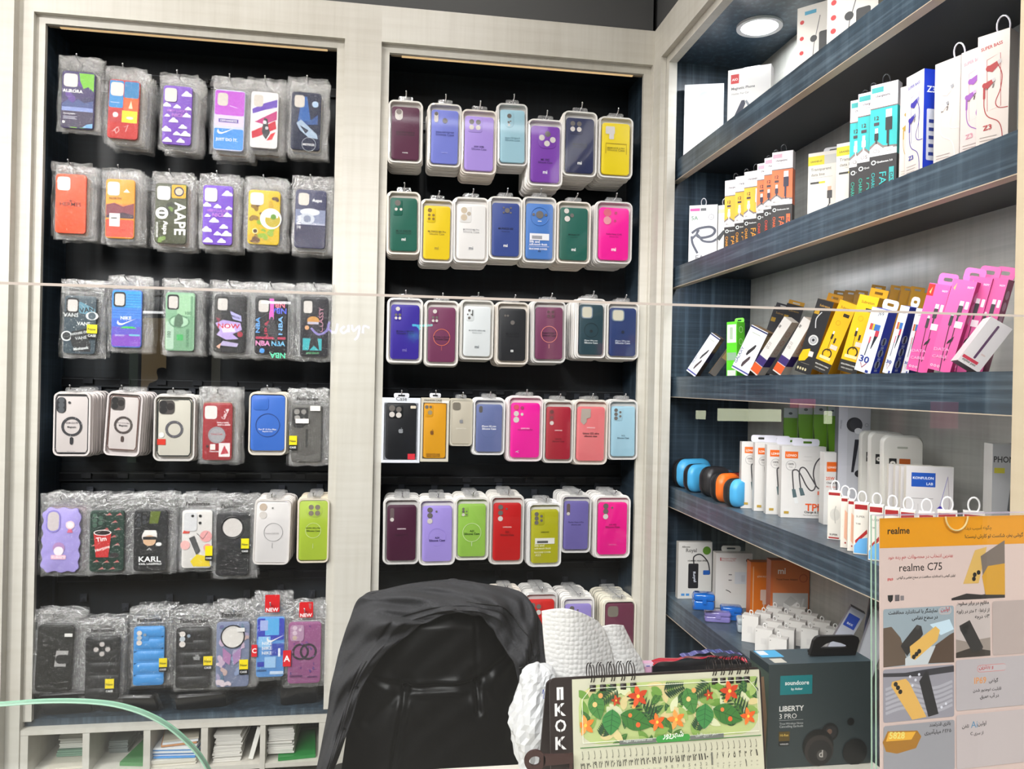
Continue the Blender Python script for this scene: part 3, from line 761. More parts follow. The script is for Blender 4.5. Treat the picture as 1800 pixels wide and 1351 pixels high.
T = [
 # row, case name, box in zoomed px, colour, camera, art, n, tilt, hook lean
 (0, 150, 118, 332, 95, 490, 'dark plum silicone case', '#5b2744', 'pill', two('HUAWEI NOVA 8', 'Silicone Case', .50, .66, DK)+mi(.12, '#f0f0f0', .2, 'HUAWEI'), 7, .01, 0),
 (0, 150, 370, 578, 115, 515, 'periwinkle silicone case', '#7a84dc', 'pill_pair', two('Galaxy A20 A30 A50', 'Silicone Case', .56, .68, '#3a3f8a')+mi(.19, '#a8aef0', .24, 'SAMSUNG'), 6, .0, 0),
 (0, 150, 580, 803, 155, 560, 'pale violet silicone case', '#b096e8', 'quad', two('HW X9B', SIL, .42, .34, '#54408a', .52), 6, .0, 0),
 (0, 150, 808, 998, 115, 508, 'powder blue silicone case', '#a3cddd', 'oval', two('Honor 9X Nova 9', 'Silicone Case', .45, .6, '#5f8899'), 5, .035, 0),
 (0, 150, 1000, 1222, 215, 635, 'glossy purple silicone case', '#7d3fae', 'diamond', two('MI 10C', SIL, .38, .3, '#3c1a5c', .5)+mi(.15), 8, .01, 0),
 (0, 150, 1222, 1438, 165, 575, 'navy silicone case with square camera bump', '#1d2650', 'quad', two('MI POCO X5', 'Silicone Case', .50, .5, '#0c1228')+mi(.15), 8, .0, 0),
 (0, 150, 1450, 1665, 200, 585, 'bright yellow case with notched camera hole', '#ecd10c', 'cross', two('REDMI NOTE 11 PRO', 'Silicone Case', .50, .62, '#8d7c10')+[('l', [(.14, .40), (.14, .60), (.88, .60), (.88, .40)], .018, '#a3820e')], 9, .0, 0),
 (1, 310, 110, 318, 95, 492, 'dark green silicone case', '#17604f', 'moto', two('MI 12 12X/12S', SIL, .36, .56, '#0c3a30')+mi(.19), 6, .03, 0),
 (1, 310, 322, 527, 145, 545, 'golden yellow silicone case', '#e9c90f', 'poco', two('MI POCO M4 Pro', SIL, .50, .68, '#8f7c1a', .56)+mi(.18, '#a58e20'), 6, .0, .004),
 (1, 310, 530, 752, 132, 545, 'white silicone case', '#eceae8', 'sq2', two('MI POCO M4 Pro', SIL, .52, .56, '#a9a9ac', .56)+mi(.17, '#8d8f94'), 6, .02, .003),
 (1, 310, 755, 965, 128, 525, 'indigo blue silicone case', '#35498f', 'five', two('MI POCO X3', 'Silicone Case', .50, .54, '#141d44', .3)+mi(.17), 6, .02, .001),
 (1, 310, 970, 1178, 130, 545, 'cornflower blue case with round camera ring', '#4a7cc6', 'round', [('r', .14, .34, .86, .46, '#e8e8ec'), ('r', .22, .36, .60, .42, '#9a9aa0'), ('t', 'Slik and', .32, .29, .38, '#f4f4f8', 0, True), ('t', 'soft-touch finish', .46, .245, .66, '#f4f4f8', 0, True), ('l', [(.1, .225), (.86, .225)], .01, '#f4f4f8'), ('t', 'SILICONE COVER', .46, .165, .68, '#f4f4f8', 0, True), ('t', 'A3', .5, .125, .1, '#1d2c50', 0, True)], 6, .01, 0),
 (1, 310, 1185, 1398, 158, 550, 'forest green silicone case', '#1c5f52', 'three', two('MI Note 11S', 'Silicone Case', .47, .4, '#0c322c', .28)+mi(.17), 7, .0, .005),
 (1, 310, 1430, 1660, 158, 550, 'hot pink silicone case', '#f8149c', 'buds', two('Redmi Note 12 4G', 'Silicone Case', .48, .52, '#a0146c', .3)+mi(.17), 8, .0, .001),
 (2, 490, 112, 332, 122, 530, 'deep purple silicone case', '#38249c', 'note', two('MI Note 11 PRO 4G', 'Silicone Case', .50, .6, '#170c4c')+mi(.14, '#7a6cc0'), 3, .0, 0),
 (2, 490, 350, 560, 138, 548, 'mauve case with orange ring outline', '#77365a', 'note', [('o', .5, .45, .31, .018, '#e87858'), ('l', [(.5, .21), (.5, .29)], .018, '#c05c5c'), ('t', 'MI Note 11 Pro 4G', .5, .445, .6, '#3c1630', 0, True), ('t', SIL, .5, .40, .5, '#3c1630', 0, True)], 4, .01, 0),
 (2, 490, 575, 783, 135, 510, 'plain white case with small camera bump', '#e6eaec', 'vent', two('MI NOTE 10PRO M2', SIL, .50, .62, '#8b9196', .36)+mi(.16, '#6d7378'), 7, .0, 0),
 (2, 490, 800, 1005, 148, 540, 'charcoal black silicone case', '#25262a', 'dim', two('MI A2 LITE', 'Silicone Case', .50, .5, '#15161a')+[('r', .44, .17, .54, .21, '#e8e8e8'), ('t', 'mi', .49, .178, .06, '#25262a', 0, True)], 7, .01, .004),
 (2, 490, 1030, 1240, 140, 530, 'mauve case with pale pink ring', '#78385c', 'mini4', [('o', .5, .48, .30, .018, '#ee8c80'), ('l', [(.5, .21), (.5, .29)], .018, '#d88a8a'), ('t', 'Redmi Note 9', .5, .49, .5, '#35132a', 0, True), ('t', SIL, .5, .44, .5, '#35132a', 0, True)], 8, .02, .003),
 (2, 490, 1310, 1493, 125, 500, 'slate teal case with magnet ring', '#2a454f', 'ip', [('o', .5, .49, .30, .016, '#16262c'), ('c', .5, .47, .06, '#14242a'), ('t', 'iPhone 13Pro max', .5, .27, .56, '#dfe6e8', 0, True), ('t', SIL, .5, .22, .56, '#dfe6e8', 0, True)], 8, .0, .001),
 (2, 490, 1500, 1703, 148, 508, 'navy blue case beside the right stile', '#253a70', 'ip', [('c', .5, .50, .06, '#101c38'), ('t', 'iPhone 13Pro max', .5, .30, .56, '#c9d2e4', 0, True), ('t', SIL, .5, .25, .56, '#c9d2e4', 0, True)], 8, .0, .003),
]
def apple(u, v, r, c):
    P = [(0, .62), (.25, .75), (.6, .72), (.8, .5), (.64, .2), (.68, -.1), (.85, -.3), (.6, -.75), (.35, -.9), (0, -.8), (-.35, -.9), (-.65, -.7), (-.88, -.2), (-.85, .35), (-.6, .7), (-.25, .75)]
    return [('p', [(u+x*r, v+y*r*.52) for x, y in P], c), ('p', [(u+x*r, v+y*r*.52) for x, y in ((.0, .85), (.05, 1.15), (.35, 1.35), (.3, 1.0))], c)]
T2 = [
 (3, 670, 655, 855, 110, 465, 3, 'slate lavender case with white lettering', '#6a76a8', 'ipx', [('t', 'iPhone XS max', .5, .52, .56, '#f4f4f8', 0, True), ('t', SIL, .5, .465, .54, '#f4f4f8', 0, True), ('o', .5, .47, .33, .012, '#5c6898')], 3, 0, 0, '#f0eeee'),
 (3, 670, 872, 1095, 95, 505, 4, 'shocking pink case', '#fb0ea4', 's23', [('t', 'SAMSUNG', .5, .52, .30, '#ffd0ee', 0, True), ('t', 'Galaxy S23 ULTRA', .5, .49, .52, '#b00c78', 0, True), ('l', [(.18, .10), (.30, .13), (.2, .115), (.28, .09)], .02, '#ffe0f4')], 3, .0, 0, '#f8ecec'),
 (3, 670, 1100, 1288, 122, 515, 5, 'crimson case with three stacked cameras', '#b02338', 's10', [('t', 'SAMSUNG', .5, .54, .30, '#f4dada', 0, True), ('t', 'S24 5G', .5, .37, .26, '#5c0c1c', 0, True), ('t', 'Silicone Case', .5, .325, .5, '#5c0c1c', 0, True)], 4, .0, 0, None),
 (3, 670, 1292, 1505, 120, 525, 6, 'salmon pink case', '#f07c80', 's22', [('t', 'SAMSUNG', .5, .60, .30, '#ffdada', 0, True), ('t', 'Galaxy S22 ultra', .5, .48, .60, '#4c1c24', 0, True), ('t', 'silicone case', .5, .44, .46, '#4c1c24', 0, True)], 4, -.01, 0, None),
 (3, 670, 1512, 1695, 120, 495, 7, 'pale sky blue case with ringed cameras', '#a4cde0', 'a12', [('t', 'A12', .5, .40, .15, '#4c6a7c', 0, True), ('t', SIL, .5, .35, .5, '#4c6a7c', 0, True)], 3, .02, 0, None),
 (4, 840, 88, 312, 130, 545, 0, 'wine red case with slot camera', '#4b1a36', 'slot', [('t', 'SAMSUNG', .5, .56, .30, '#f0dce4', 0, True), ('t', 'Galaxy A7 10', .5, .44, .44, '#2a0c1e', 0, True)], 6, .01, 0, None),
 (4, 840, 312, 540, 135, 550, 1, 'lavender case with three cameras', '#ad99ea', 'vert3', [('o', .5, .44, .30, .010, '#a48fe0'), ('t', 'A54', .5, .41, .15, '#3c2c6c', 0, True), ('t', SIL, .5, .36, .54, '#3c2c6c', 0, True)], 6, .02, 0, None),
 (4, 840, 540, 752, 125, 518, 2, 'lime green case with white ring', '#9bcb52', 'a31', [('o', .5, .46, .34, .016, '#d8ecb4'), ('l', [(.5, .20), (.5, .28)], .02, '#dcecc0'), ('t', 'A21', .5, .47, .15, '#2c4c14', 0, True), ('t', SIL, .5, .415, .56, '#2c4c14', 0, True)], 7, .01, 0, None),
 (4, 840, 762, 975, 115, 545, 3, 'red case with three cameras', '#cc1a1c', 'vert3', [('t', 'SAMSUNG', .5, .57, .32, '#ffc8c0', 0, True), ('t', 'S21', .5, .48, .13, '#6c0c0c', 0, True), ('t', SIL, .5, .43, .5, '#6c0c0c', 0, True)], 7, .0, .0, None),
 (4, 840, 1003, 1212, 160, 560, 4, 'olive lime case with white price label', '#b9b61a', 'a12', [('t', 'SAMSUNG', .5, .57, .30, '#5a5c10', 0, True), ('r', .14, .36, .86, .47, '#e8e6de'), ('r', .22, .375, .62, .42, '#555555'), ('t', 'Slik and', .3, .31, .36, '#eceab4', 0, True), ('t', 'soft-touch finish', .42, .26, .6, '#eceab4', 0, True), ('t', 'SILICONE COVER', .42, .19, .62, '#eceab4', 0, True), ('t', 'A53', .25, .13, .2, '#eceab4', 0, False)], 6, .02, -.001, '#f2f0ee'),
 (4, 840, 1212, 1400, 110, 472, 5, 'dusty violet case with slot camera', '#746aae', 'slot', [('t', 'Redmi Note 6 Pro', .5, .55, .62, '#33285c', 0, True), ('t', 'silicone case', .5, .50, .4, '#33285c', 0, True)], 7, -.01, .005, None),
 (4, 840, 1425, 1648, 115, 505, 6, 'deep pink case with three cameras', '#f2108c', 'vert3', [('t', 'A35 A55', .5, .56, .26, '#8c0c54', 0, True), ('t', SIL, .5, .51, .5, '#8c0c54', 0, True), ('t', 'SAMSUNG', .5, .18, .24, '#f48cc4', 0, False)], 7, .0, .004, None),
]
for i, (row, oy, x0, x1, y0, y1, nm, col, camk, art, n, tilt, ht) in enumerate(T):
    blister(MD, row, i % 7, z36(oy, x0, x1, y0, y1), nm, col, camk, art, n, -tilt*.5, htilt=ht)
for row, oy, x0, x1, y0, y1, k, nm, col, camk, art, n, tilt, ht, tr in T2:
    blister(MD, row, k, z36(oy, x0, x1, y0, y1), nm, col, camk, art, n, -tilt*.5, htilt=ht, tray=M(tr, .3) if tr else None)
# small beige case, with a black one peeking out behind
blister(MD, 3, 2, z36(670, 508, 650, 112, 408), 'small beige silicone case', '#cfc6b4', 'ips', apple(.5, .52, .10, '#8d8d92')+[('t', SIL, .5, .34, .5, '#ece6da', 0, True)], 3, 0, inset=(.03, .04, .03), htilt=.002, tray=M('#cfc8b8', .3))
# bottom row
def z69(x0, x1, y0, y1): return (900+x0/6.923, 900+x1/6.923, 1020+y0/6.923, 1020+y1/6.923)
blister(MD, 5, 3, (921, 979, 1042, 1160), 'red case above the paper towel', '#d8201c', 'ip3', [], 7, 0)
blister(MD, 5, 4, (988, 1044, 1050, 1168), 'soft violet case above the paper towel', '#9c8cd4', 'vert3', [], 8, 0)
blister(MD, 5, 5, (1060, 1117, 1055, 1180), 'wine coloured case with square camera hole', '#6a2c44', 'ips', [], 9, 0, inset=(.06, .10, .04), tray=M('#ece6d6', .3))
blister(MD, 5, 2, (862, 916, 1038, 1156), 'dark case half hidden by the jacket', '#2e2c30', 'ip3', [], 5, 0)
# two windowed paper cartons in row four
def windowbox(k, px, name, boxc, casec, camk, art, bar, n=1):
    x0, x1, y0, y1 = px; Yp = .002
    a = at(x0, (y0+y1)/2, 'Y', Yp); b = at(x1, (y0+y1)/2, 'Y', Yp); c_ = at((x0+x1)/2, y0, 'Y', Yp); d = at((x0+x1)/2, y1, 'Y', Yp)
    W = b.x-a.x; H = c_.z-d.z; cx = (a.x+b.x)/2; cz = (c_.z+d.z)/2
    hook(MD, 3, k, cx, cz+H/2+.006, YBACK, -.004)
    for i in range(n):
        o = empty('windowed_carton', (cx, .012+i*.021, cz)); t = .018
        if i == 0: tag(o, name, 'phone case box')
        else: tag(o, 'windowed carton hanging behind the front one, %s hook, fourth row, middle cabinet' % ORD[k], 'phone case box', 'cartons behind, %s hook, fourth row' % ORD[k])
        mb = MB(); iw, ih = W/2-.006, H/2-.008
        mb.ringslab([(-W/2, -H/2), (W/2, -H/2), (W/2, H/2), (-W/2, H/2)], [(-iw, -ih), (iw, -ih), (iw, ih-.006), (-iw, ih-.006)], -t/2, -t/2+.001, M(boxc, .4))
        mb.box((-W/2, t/2-.001, -H/2), (W/2, t/2, H/2), M(boxc, .4))
        for q in ((-W/2, -W/2+.0008), (W/2-.0008, W/2)): mb.box((q[0], -t/2+.001, -H/2), (q[1], t/2-.001, H/2), M(boxc, .4))
        mb.box((-W/2, -t/2+.001, -H/2), (W/2, t/2-.001, -H/2+.0008), M(boxc, .4))
        mb.art(bar, -W/2, -H/2, W, H, -t/2-.0002)
        mb.build('carton', o)
        mb = MB(); w = W*.2; mb.ringslab(rrect(-w, H/2, w, H/2+.013, .004, 4), [(p[0]*.45, H/2+.006+(p[1]-H/2-.0065)*.35) for p in rrect(-w, H/2, w, H/2+.013, .004, 4)], 0, .0008, M('#e8e8ee', .3)); mb.build('hang_tab', o)
        cs = case_mesh(W*.80, H*.87, .009, casec, camk, art); q = link('phone_case', cs, o); q.location = (0, -.001, -.002)
        mb = MB(); mb.add([(-iw, -t/2+.0005, -ih), (iw, -t/2+.0005, -ih), (iw, -t/2+.0005, ih-.006), (-iw, -t/2+.0005, ih-.006)], [(0, 1, 2, 3)], COVER); mb.build('window_film', o)
windowbox(0, z36(670, 75, 318, 104, 515), 'white windowed carton holding a black case, first hook, fourth row, middle cabinet', '#dfe2ea', '#17191e', 'ip3', apple(.5, .50, .09, '#8d8f94')+[('r', .80, .90, .98, .95, '#e8dcc8', .02)], [('r', .69, .05, .88, .14, '#cf2334'), ('t', 'Case', .5, .955, .28, '#444444', 0, False)], 1)
windowbox(1, z36(670, 322, 500, 104, 508), 'white windowed carton holding an amber case, second hook, fourth row, middle cabinet', '#cfc8b8', '#eaa51c', 'ip2', apple(.38, .46, .09, '#7d4c10')+[('t', 'DESIGN FOR CASE', .45, .06, .6, '#6c3c08', 0, True), ('t', 'SERIES CREATIVE', .45, .025, .6, '#6c3c08', 0, True)], [('t', 'FASHION CASE', .42, .945, .62, '#3c3428', 0, True), ('r', .74, .92, .98, .955, '#f0eae4', .02)], 1)
# ================================================================ left cabinet: bagged cases
LF = 'left'
def zl(oy, x0, x1, y0, y1): return (80+x0/3.333, 80+x1/3.333, oy+y0/3.333, oy+y1/3.333)
def zk(oy, x0, x1, y0, y1): return (50+x0/3.158, 50+x1/3.158, oy+y0/3.158, oy+y1/3.158)
def cloud(u, v, s, c='#f4f2f6'):
    u = min(u, .98-.19*s)
    v = max(v, .05)
    return [('c', u, v, .10*s, c, .06*s), ('c', u+.10*s, v+.004, .09*s, c, .05*s), ('c', u+.03*s, v+.022*s, .075*s, c), ('r', max(0.01, u-.13*s), v-.025*s, min(.99, u+.2*s), v-.004, c, .02)]
def clouds(seed):
    a = []
    for u, v, s in ((.82, .86, 1.1), (.10, .66, .9), (.86, .62, .7), (.46, .64, .8), (.14, .48, .6), (.80, .50, .9), (.35, .40, 1.0), (.10, .24, 1.1), (.68, .30, .9), (.48, .18, .8), (.86, .18, 1.1), (.62, .06, .9), (.16, .06, 1.0)):
        a += cloud(u, v, s)
    return a+[('t', 'VERY LUCKY', .5, .55, .72, '#c77ad8', 0, True), ('t', 'NICE', .52, .47, .38, '#c77ad8', 0, True)]
def blobs(seed, cols, n, r0=.05, r1=.16):
    r = random.Random(seed); a = []
    for i in range(n):
        u, v = r.uniform(.08, .92), r.uniform(.05, .95); rr = r.uniform(r0, r1)
        pts = []
        ph = r.uniform(0, 6)
        for k in range(14):
            t = k/14*2*math.pi; q = rr*(1+.35*math.sin(2*t+ph)+.2*math.sin(3*t+2*ph))
            pts.append((min(.985, max(.015, u+q*math.cos(t))), min(.99, max(.01, v+q*.55*math.sin(t)))))
        a.append(('p', pts, cols[i % len(cols)]))
    return a
swoosh = lambda u, v, s, c: [('p', [(u, v), (u+.05*s, v-.028*s), (u+.14*s, v-.03*s), (u+.55*s, v+.075*s), (u+.16*s, v-.004*s), (u+.07*s, v+.0*s), (u+.045*s, v+.02*s), (u+.03*s, v+.045*s)], c)]
YS = [(.80, .30, .26, .17, '#f2dc10', 'New', '#222222'), (.80, .22, .26, .08, '#1c1c1e', 'CASE', '#f4f4f4')]
rows = []
A = [  # first row
 ('aurora night-sky case', '#3a2f63', 'cutw', blobs(3, ['#5c3f92', '#4a8f3c', '#8fd43c', '#2c2a58'], 7, .12, .2)+[('p', [(.52, .97), (.97, .97), (.97, .66), (.80, .74), (.66, .70), (.55, .84)], '#79c43a'), ('p', [(0.03, .42), (.2, .50), (.35, .44), (.5, .52), (.7, .45), (.97, .5), (.97, .36), (.03, .36)], '#3f4f86'), ('r', .02, .02, .98, .32, '#3c3450', .08), ('r', .03, .30, .97, .37, '#7d8fc8'), ('t', 'AURORA', .34, .62, .60, '#ffffff', 0, True), ('t', 'Aurora Nights', .26, .235, .36, '#e8e8ee', 0, True), ('r', .08, .20, .5, .206, '#cfcfe0'), ('r', .08, .18, .44, .186, '#cfcfe0'), ('r', .08, .16, .5, .166, '#cfcfe0'), ('c', .10, .10, .04, '#f4f4f4'), ('p', [(.66, .02), (.8, .08), (.97, .10), (.97, .02)], '#6fa6d8')], zl(80, 90, 285, 150, 485), .03, 3, 24),
 ('case of red, blue and yellow squares', '#c8302c', 'cutw', [('r', .02, .52, .48, .98, '#3a8fd0', .06), ('r', .5, .70, .98, .98, '#2f7fb8', .06), ('r', .5, .48, .98, .70, '#e8642c'), ('r', .46, .28, .96, .48, '#d4dc1c'), ('r', .02, .28, .46, .48, '#b82c30'), ('t', 'THE NORTH FACE', .22, .60, .3, '#f4f4f4', 0, True), ('c', .25, .40, .09, '#f0e8e8'), ('c', .72, .36, .12, '#f0ecc8', .05), ('l', [(.2, .12), (.34, .2), (.4, .14), (.3, .08), (.24, .15)], .02, '#f0e0e0'), ('l', [(.55, .2), (.68, .24), (.6, .12)], .015, '#f0e0e0'), ('p', [(.66, .52), (.74, .66), (.8, .52)], '#ffd8b0')], zl(80, 365, 545, 200, 545), .045, 9, 20),
 ('purple case with white clouds', '#7d4cc4', 'cutw', clouds(1), zl(80, 685, 855, 235, 580), .02, 9, 18),
 ('purple and blue case in three bands', '#cfd4f4', 'cut', [('r', .02, .58, .98, .98, '#c257d4', .06), ('r', .02, .40, .98, .58, '#d8ccf2'), ('r', .02, .02, .98, .36, '#3f8fe0', .06), ('r', .16, .46, .80, .52, '#5c3fa0'), ('t', 'OFF-WHITE', .48, .47, .56, '#f0f0f8', 0, True)]+swoosh(.12, .30, 1.1, '#f4f6fa')+[('t', 'JUST DO IT.', .44, .14, .72, '#eef2fa', 0, True), ('l', [(.5, .74), (.75, .71)], .02, '#e8d0f4'), ('t', '88', .3, .76, .2, '#f4e4f8', 0, True)], zl(80, 985, 1165, 258, 615), .03, 8, 19),
 ('white case with red and violet strokes', '#ece8ea', 'cut', [('p', [(.05, .68), (.5, .80), (.95, .88), (.95, .74), (.5, .68), (.08, .60)], '#6a48b8'), ('p', [(.15, .46), (.95, .68), (.95, .52), (.5, .42)], '#c03a7c'), ('p', [(.05, .28), (.9, .50), (.95, .36), (.3, .20), (.08, .16)], '#c8283c'), ('p', [(.6, .14), (.75, .26), (.92, .3), (.8, .16)], '#d8303c')]+blobs(5, ['#2a2a30', '#8d8d96', '#1c1c20'], 5, .07, .1)[:0]+[('p', [(.42, .30), (.5, .54), (.62, .52), (.66, .38), (.72, .28), (.58, .16), (.48, .22)], '#2c2c34'), ('c', .52, .46, .07, '#d8d8de'), ('c', .6, .36, .06, '#c8c8d0')], zl(80, 1200, 1362, 270, 600), .02, 8, 20),
 ('dark blue moonlit mountain case', '#121c3c', 'cut', [('p', [(.3, .75), (.62, .5), (.9, .62), (.9, .45), (.2, .42)], '#1c4a8c'), ('p', [(.34, .92), (.52, .92), (.66, .5), (.24, .5)], '#1f5ca8'), ('c', .80, .80, .11, '#a8c4e0'), ('p', [(.18, .46), (.34, .52), (.88, .28), (.92, .20), (.6, .22), (.3, .34)], '#9fb4cc'), ('p', [(.3, .42), (.6, .34), (.5, .28)], '#14203c'), ('t', 'METEOR', .62, .075, .4, '#f0f0f4', 0, True), ('o', .62, .10, .24, .012, '#c8d0dc')], zl(80, 1438, 1612, 272, 610), .015, 7, 22),
]
B = [
 ('plain orange case', '#ee4f1c', 'cutw', [('t', 'HERMES', .5, .455, .70, '#5c1c08', 0, True), ('t', 'PARIS', .5, .42, .16, '#7d2a10', 0, False), ('l', [(.36, .545), (.48, .56), (.6, .545), (.66, .53)], .02, '#7d2a10'), ('c', .5, .545, .04, '#7d2a10')], zl(280, 55, 235, 85, 432), .0, 8, 17),
 ('orange landscape case with white tag', '#f09a1c', 'cutw', [('r', .02, .42, .98, .58, '#e07c2c'), ('p', [(.02, .56), (.3, .60), (.6, .54), (.98, .60), (.98, .34), (.02, .34)], '#7c3440'), ('r', .02, .02, .98, .32, '#d8452c', .06), ('p', [(.02, .34), (.98, .34), (.98, .40), (.6, .44), (.02, .38)], '#3c2438'), ('t', 'NORTH', .33, .65, .42, '#3c2a1c', 0, True), ('p', [(.60, .78), (.72, .84), (.84, .78)], '#fff0d8'), ('r', .14, .20, .50, .42, '#ece8e4'), ('r', .2, .33, .4, .35, '#333333'), ('r', .2, .28, .42, .285, '#777777'), ('l', [(.36, .14), (.7, .15), (.5, .12)], .01, '#a03020')], zl(280, 350, 520, 115, 462), .0, 8, 16),
 ('camouflage case with huge white letters', '#474c34', 'cutw', blobs(11, ['#2f3426', '#6d8c3c', '#5c6340', '#3c4030'], 10)+[('r', .52, .76, .97, .98, '#e8a81c', .05), ('c', .75, .87, .16, '#2a3050'), ('c', .75, .87, .12, '#c8c0a8'), ('t', 'AAPE', .62, .42, 1.1, '#f4f4f2', -90, True, .36), ('c', .22, .50, .20, '#f4f4f2'), ('c', .22, .50, .11, '#3a4030'), ('r', .06, .485, .38, .52, '#f4f4f2'), ('t', 'Aape', .22, .26, .46, '#f4f4f2', -90, True, .20), ('t', 'BY A BATHING APE', .04, .22, .5, '#f4f4f2', -90, True, .07)], zl(280, 640, 825, 140, 492), .0, 8, 16),
 ('violet cloud case with pink lettering', '#7444c8', 'cutw', clouds(2), zl(280, 920, 1095, 152, 500), .0, 8, 17),
 ('yellow camouflage case with white head', '#d8b81c', 'cutw', blobs(21, ['#8a6a1c', '#5c3c1c', '#88a81c', '#c8a010'], 16, .06, .13)+[('c', .72, .48, .34, '#f6f6f2'), ('c', .78, .46, .24, '#b8a41c'), ('r', .55, .50, .95, .60, '#f6f6f2', .04), ('c', .80, .52, .09, '#5c8c1c'), ('c', .24, .24, .09, '#f0e8a0'), ('c', .24, .24, .065, '#4c3414')], zl(280, 1185, 1372, 180, 498), .02, 7, 20),
 ('slate blue case with grey moon print', '#3a3c5c', 'cut', [('r', .02, .42, .98, .66, '#7d86a4'), ('r', .02, .02, .98, .38, '#33324e', .06), ('r', .04, .40, .98, .43, '#a4a8bc'), ('c', .48, .62, .32, '#d4d8e0', .12), ('c', .38, .50, .26, '#c0c6d2', .18), ('c', .40, .50, .12, '#8088a0'), ('t', 'Aape', .70, .78, .32, '#f0f0f4', 0, True), ('t', 'WEAR IT', .07, .44, .44, '#f0f0f4', -90, True, .12)], zl(280, 1460, 1642, 178, 520), .02, 7, 20),
]
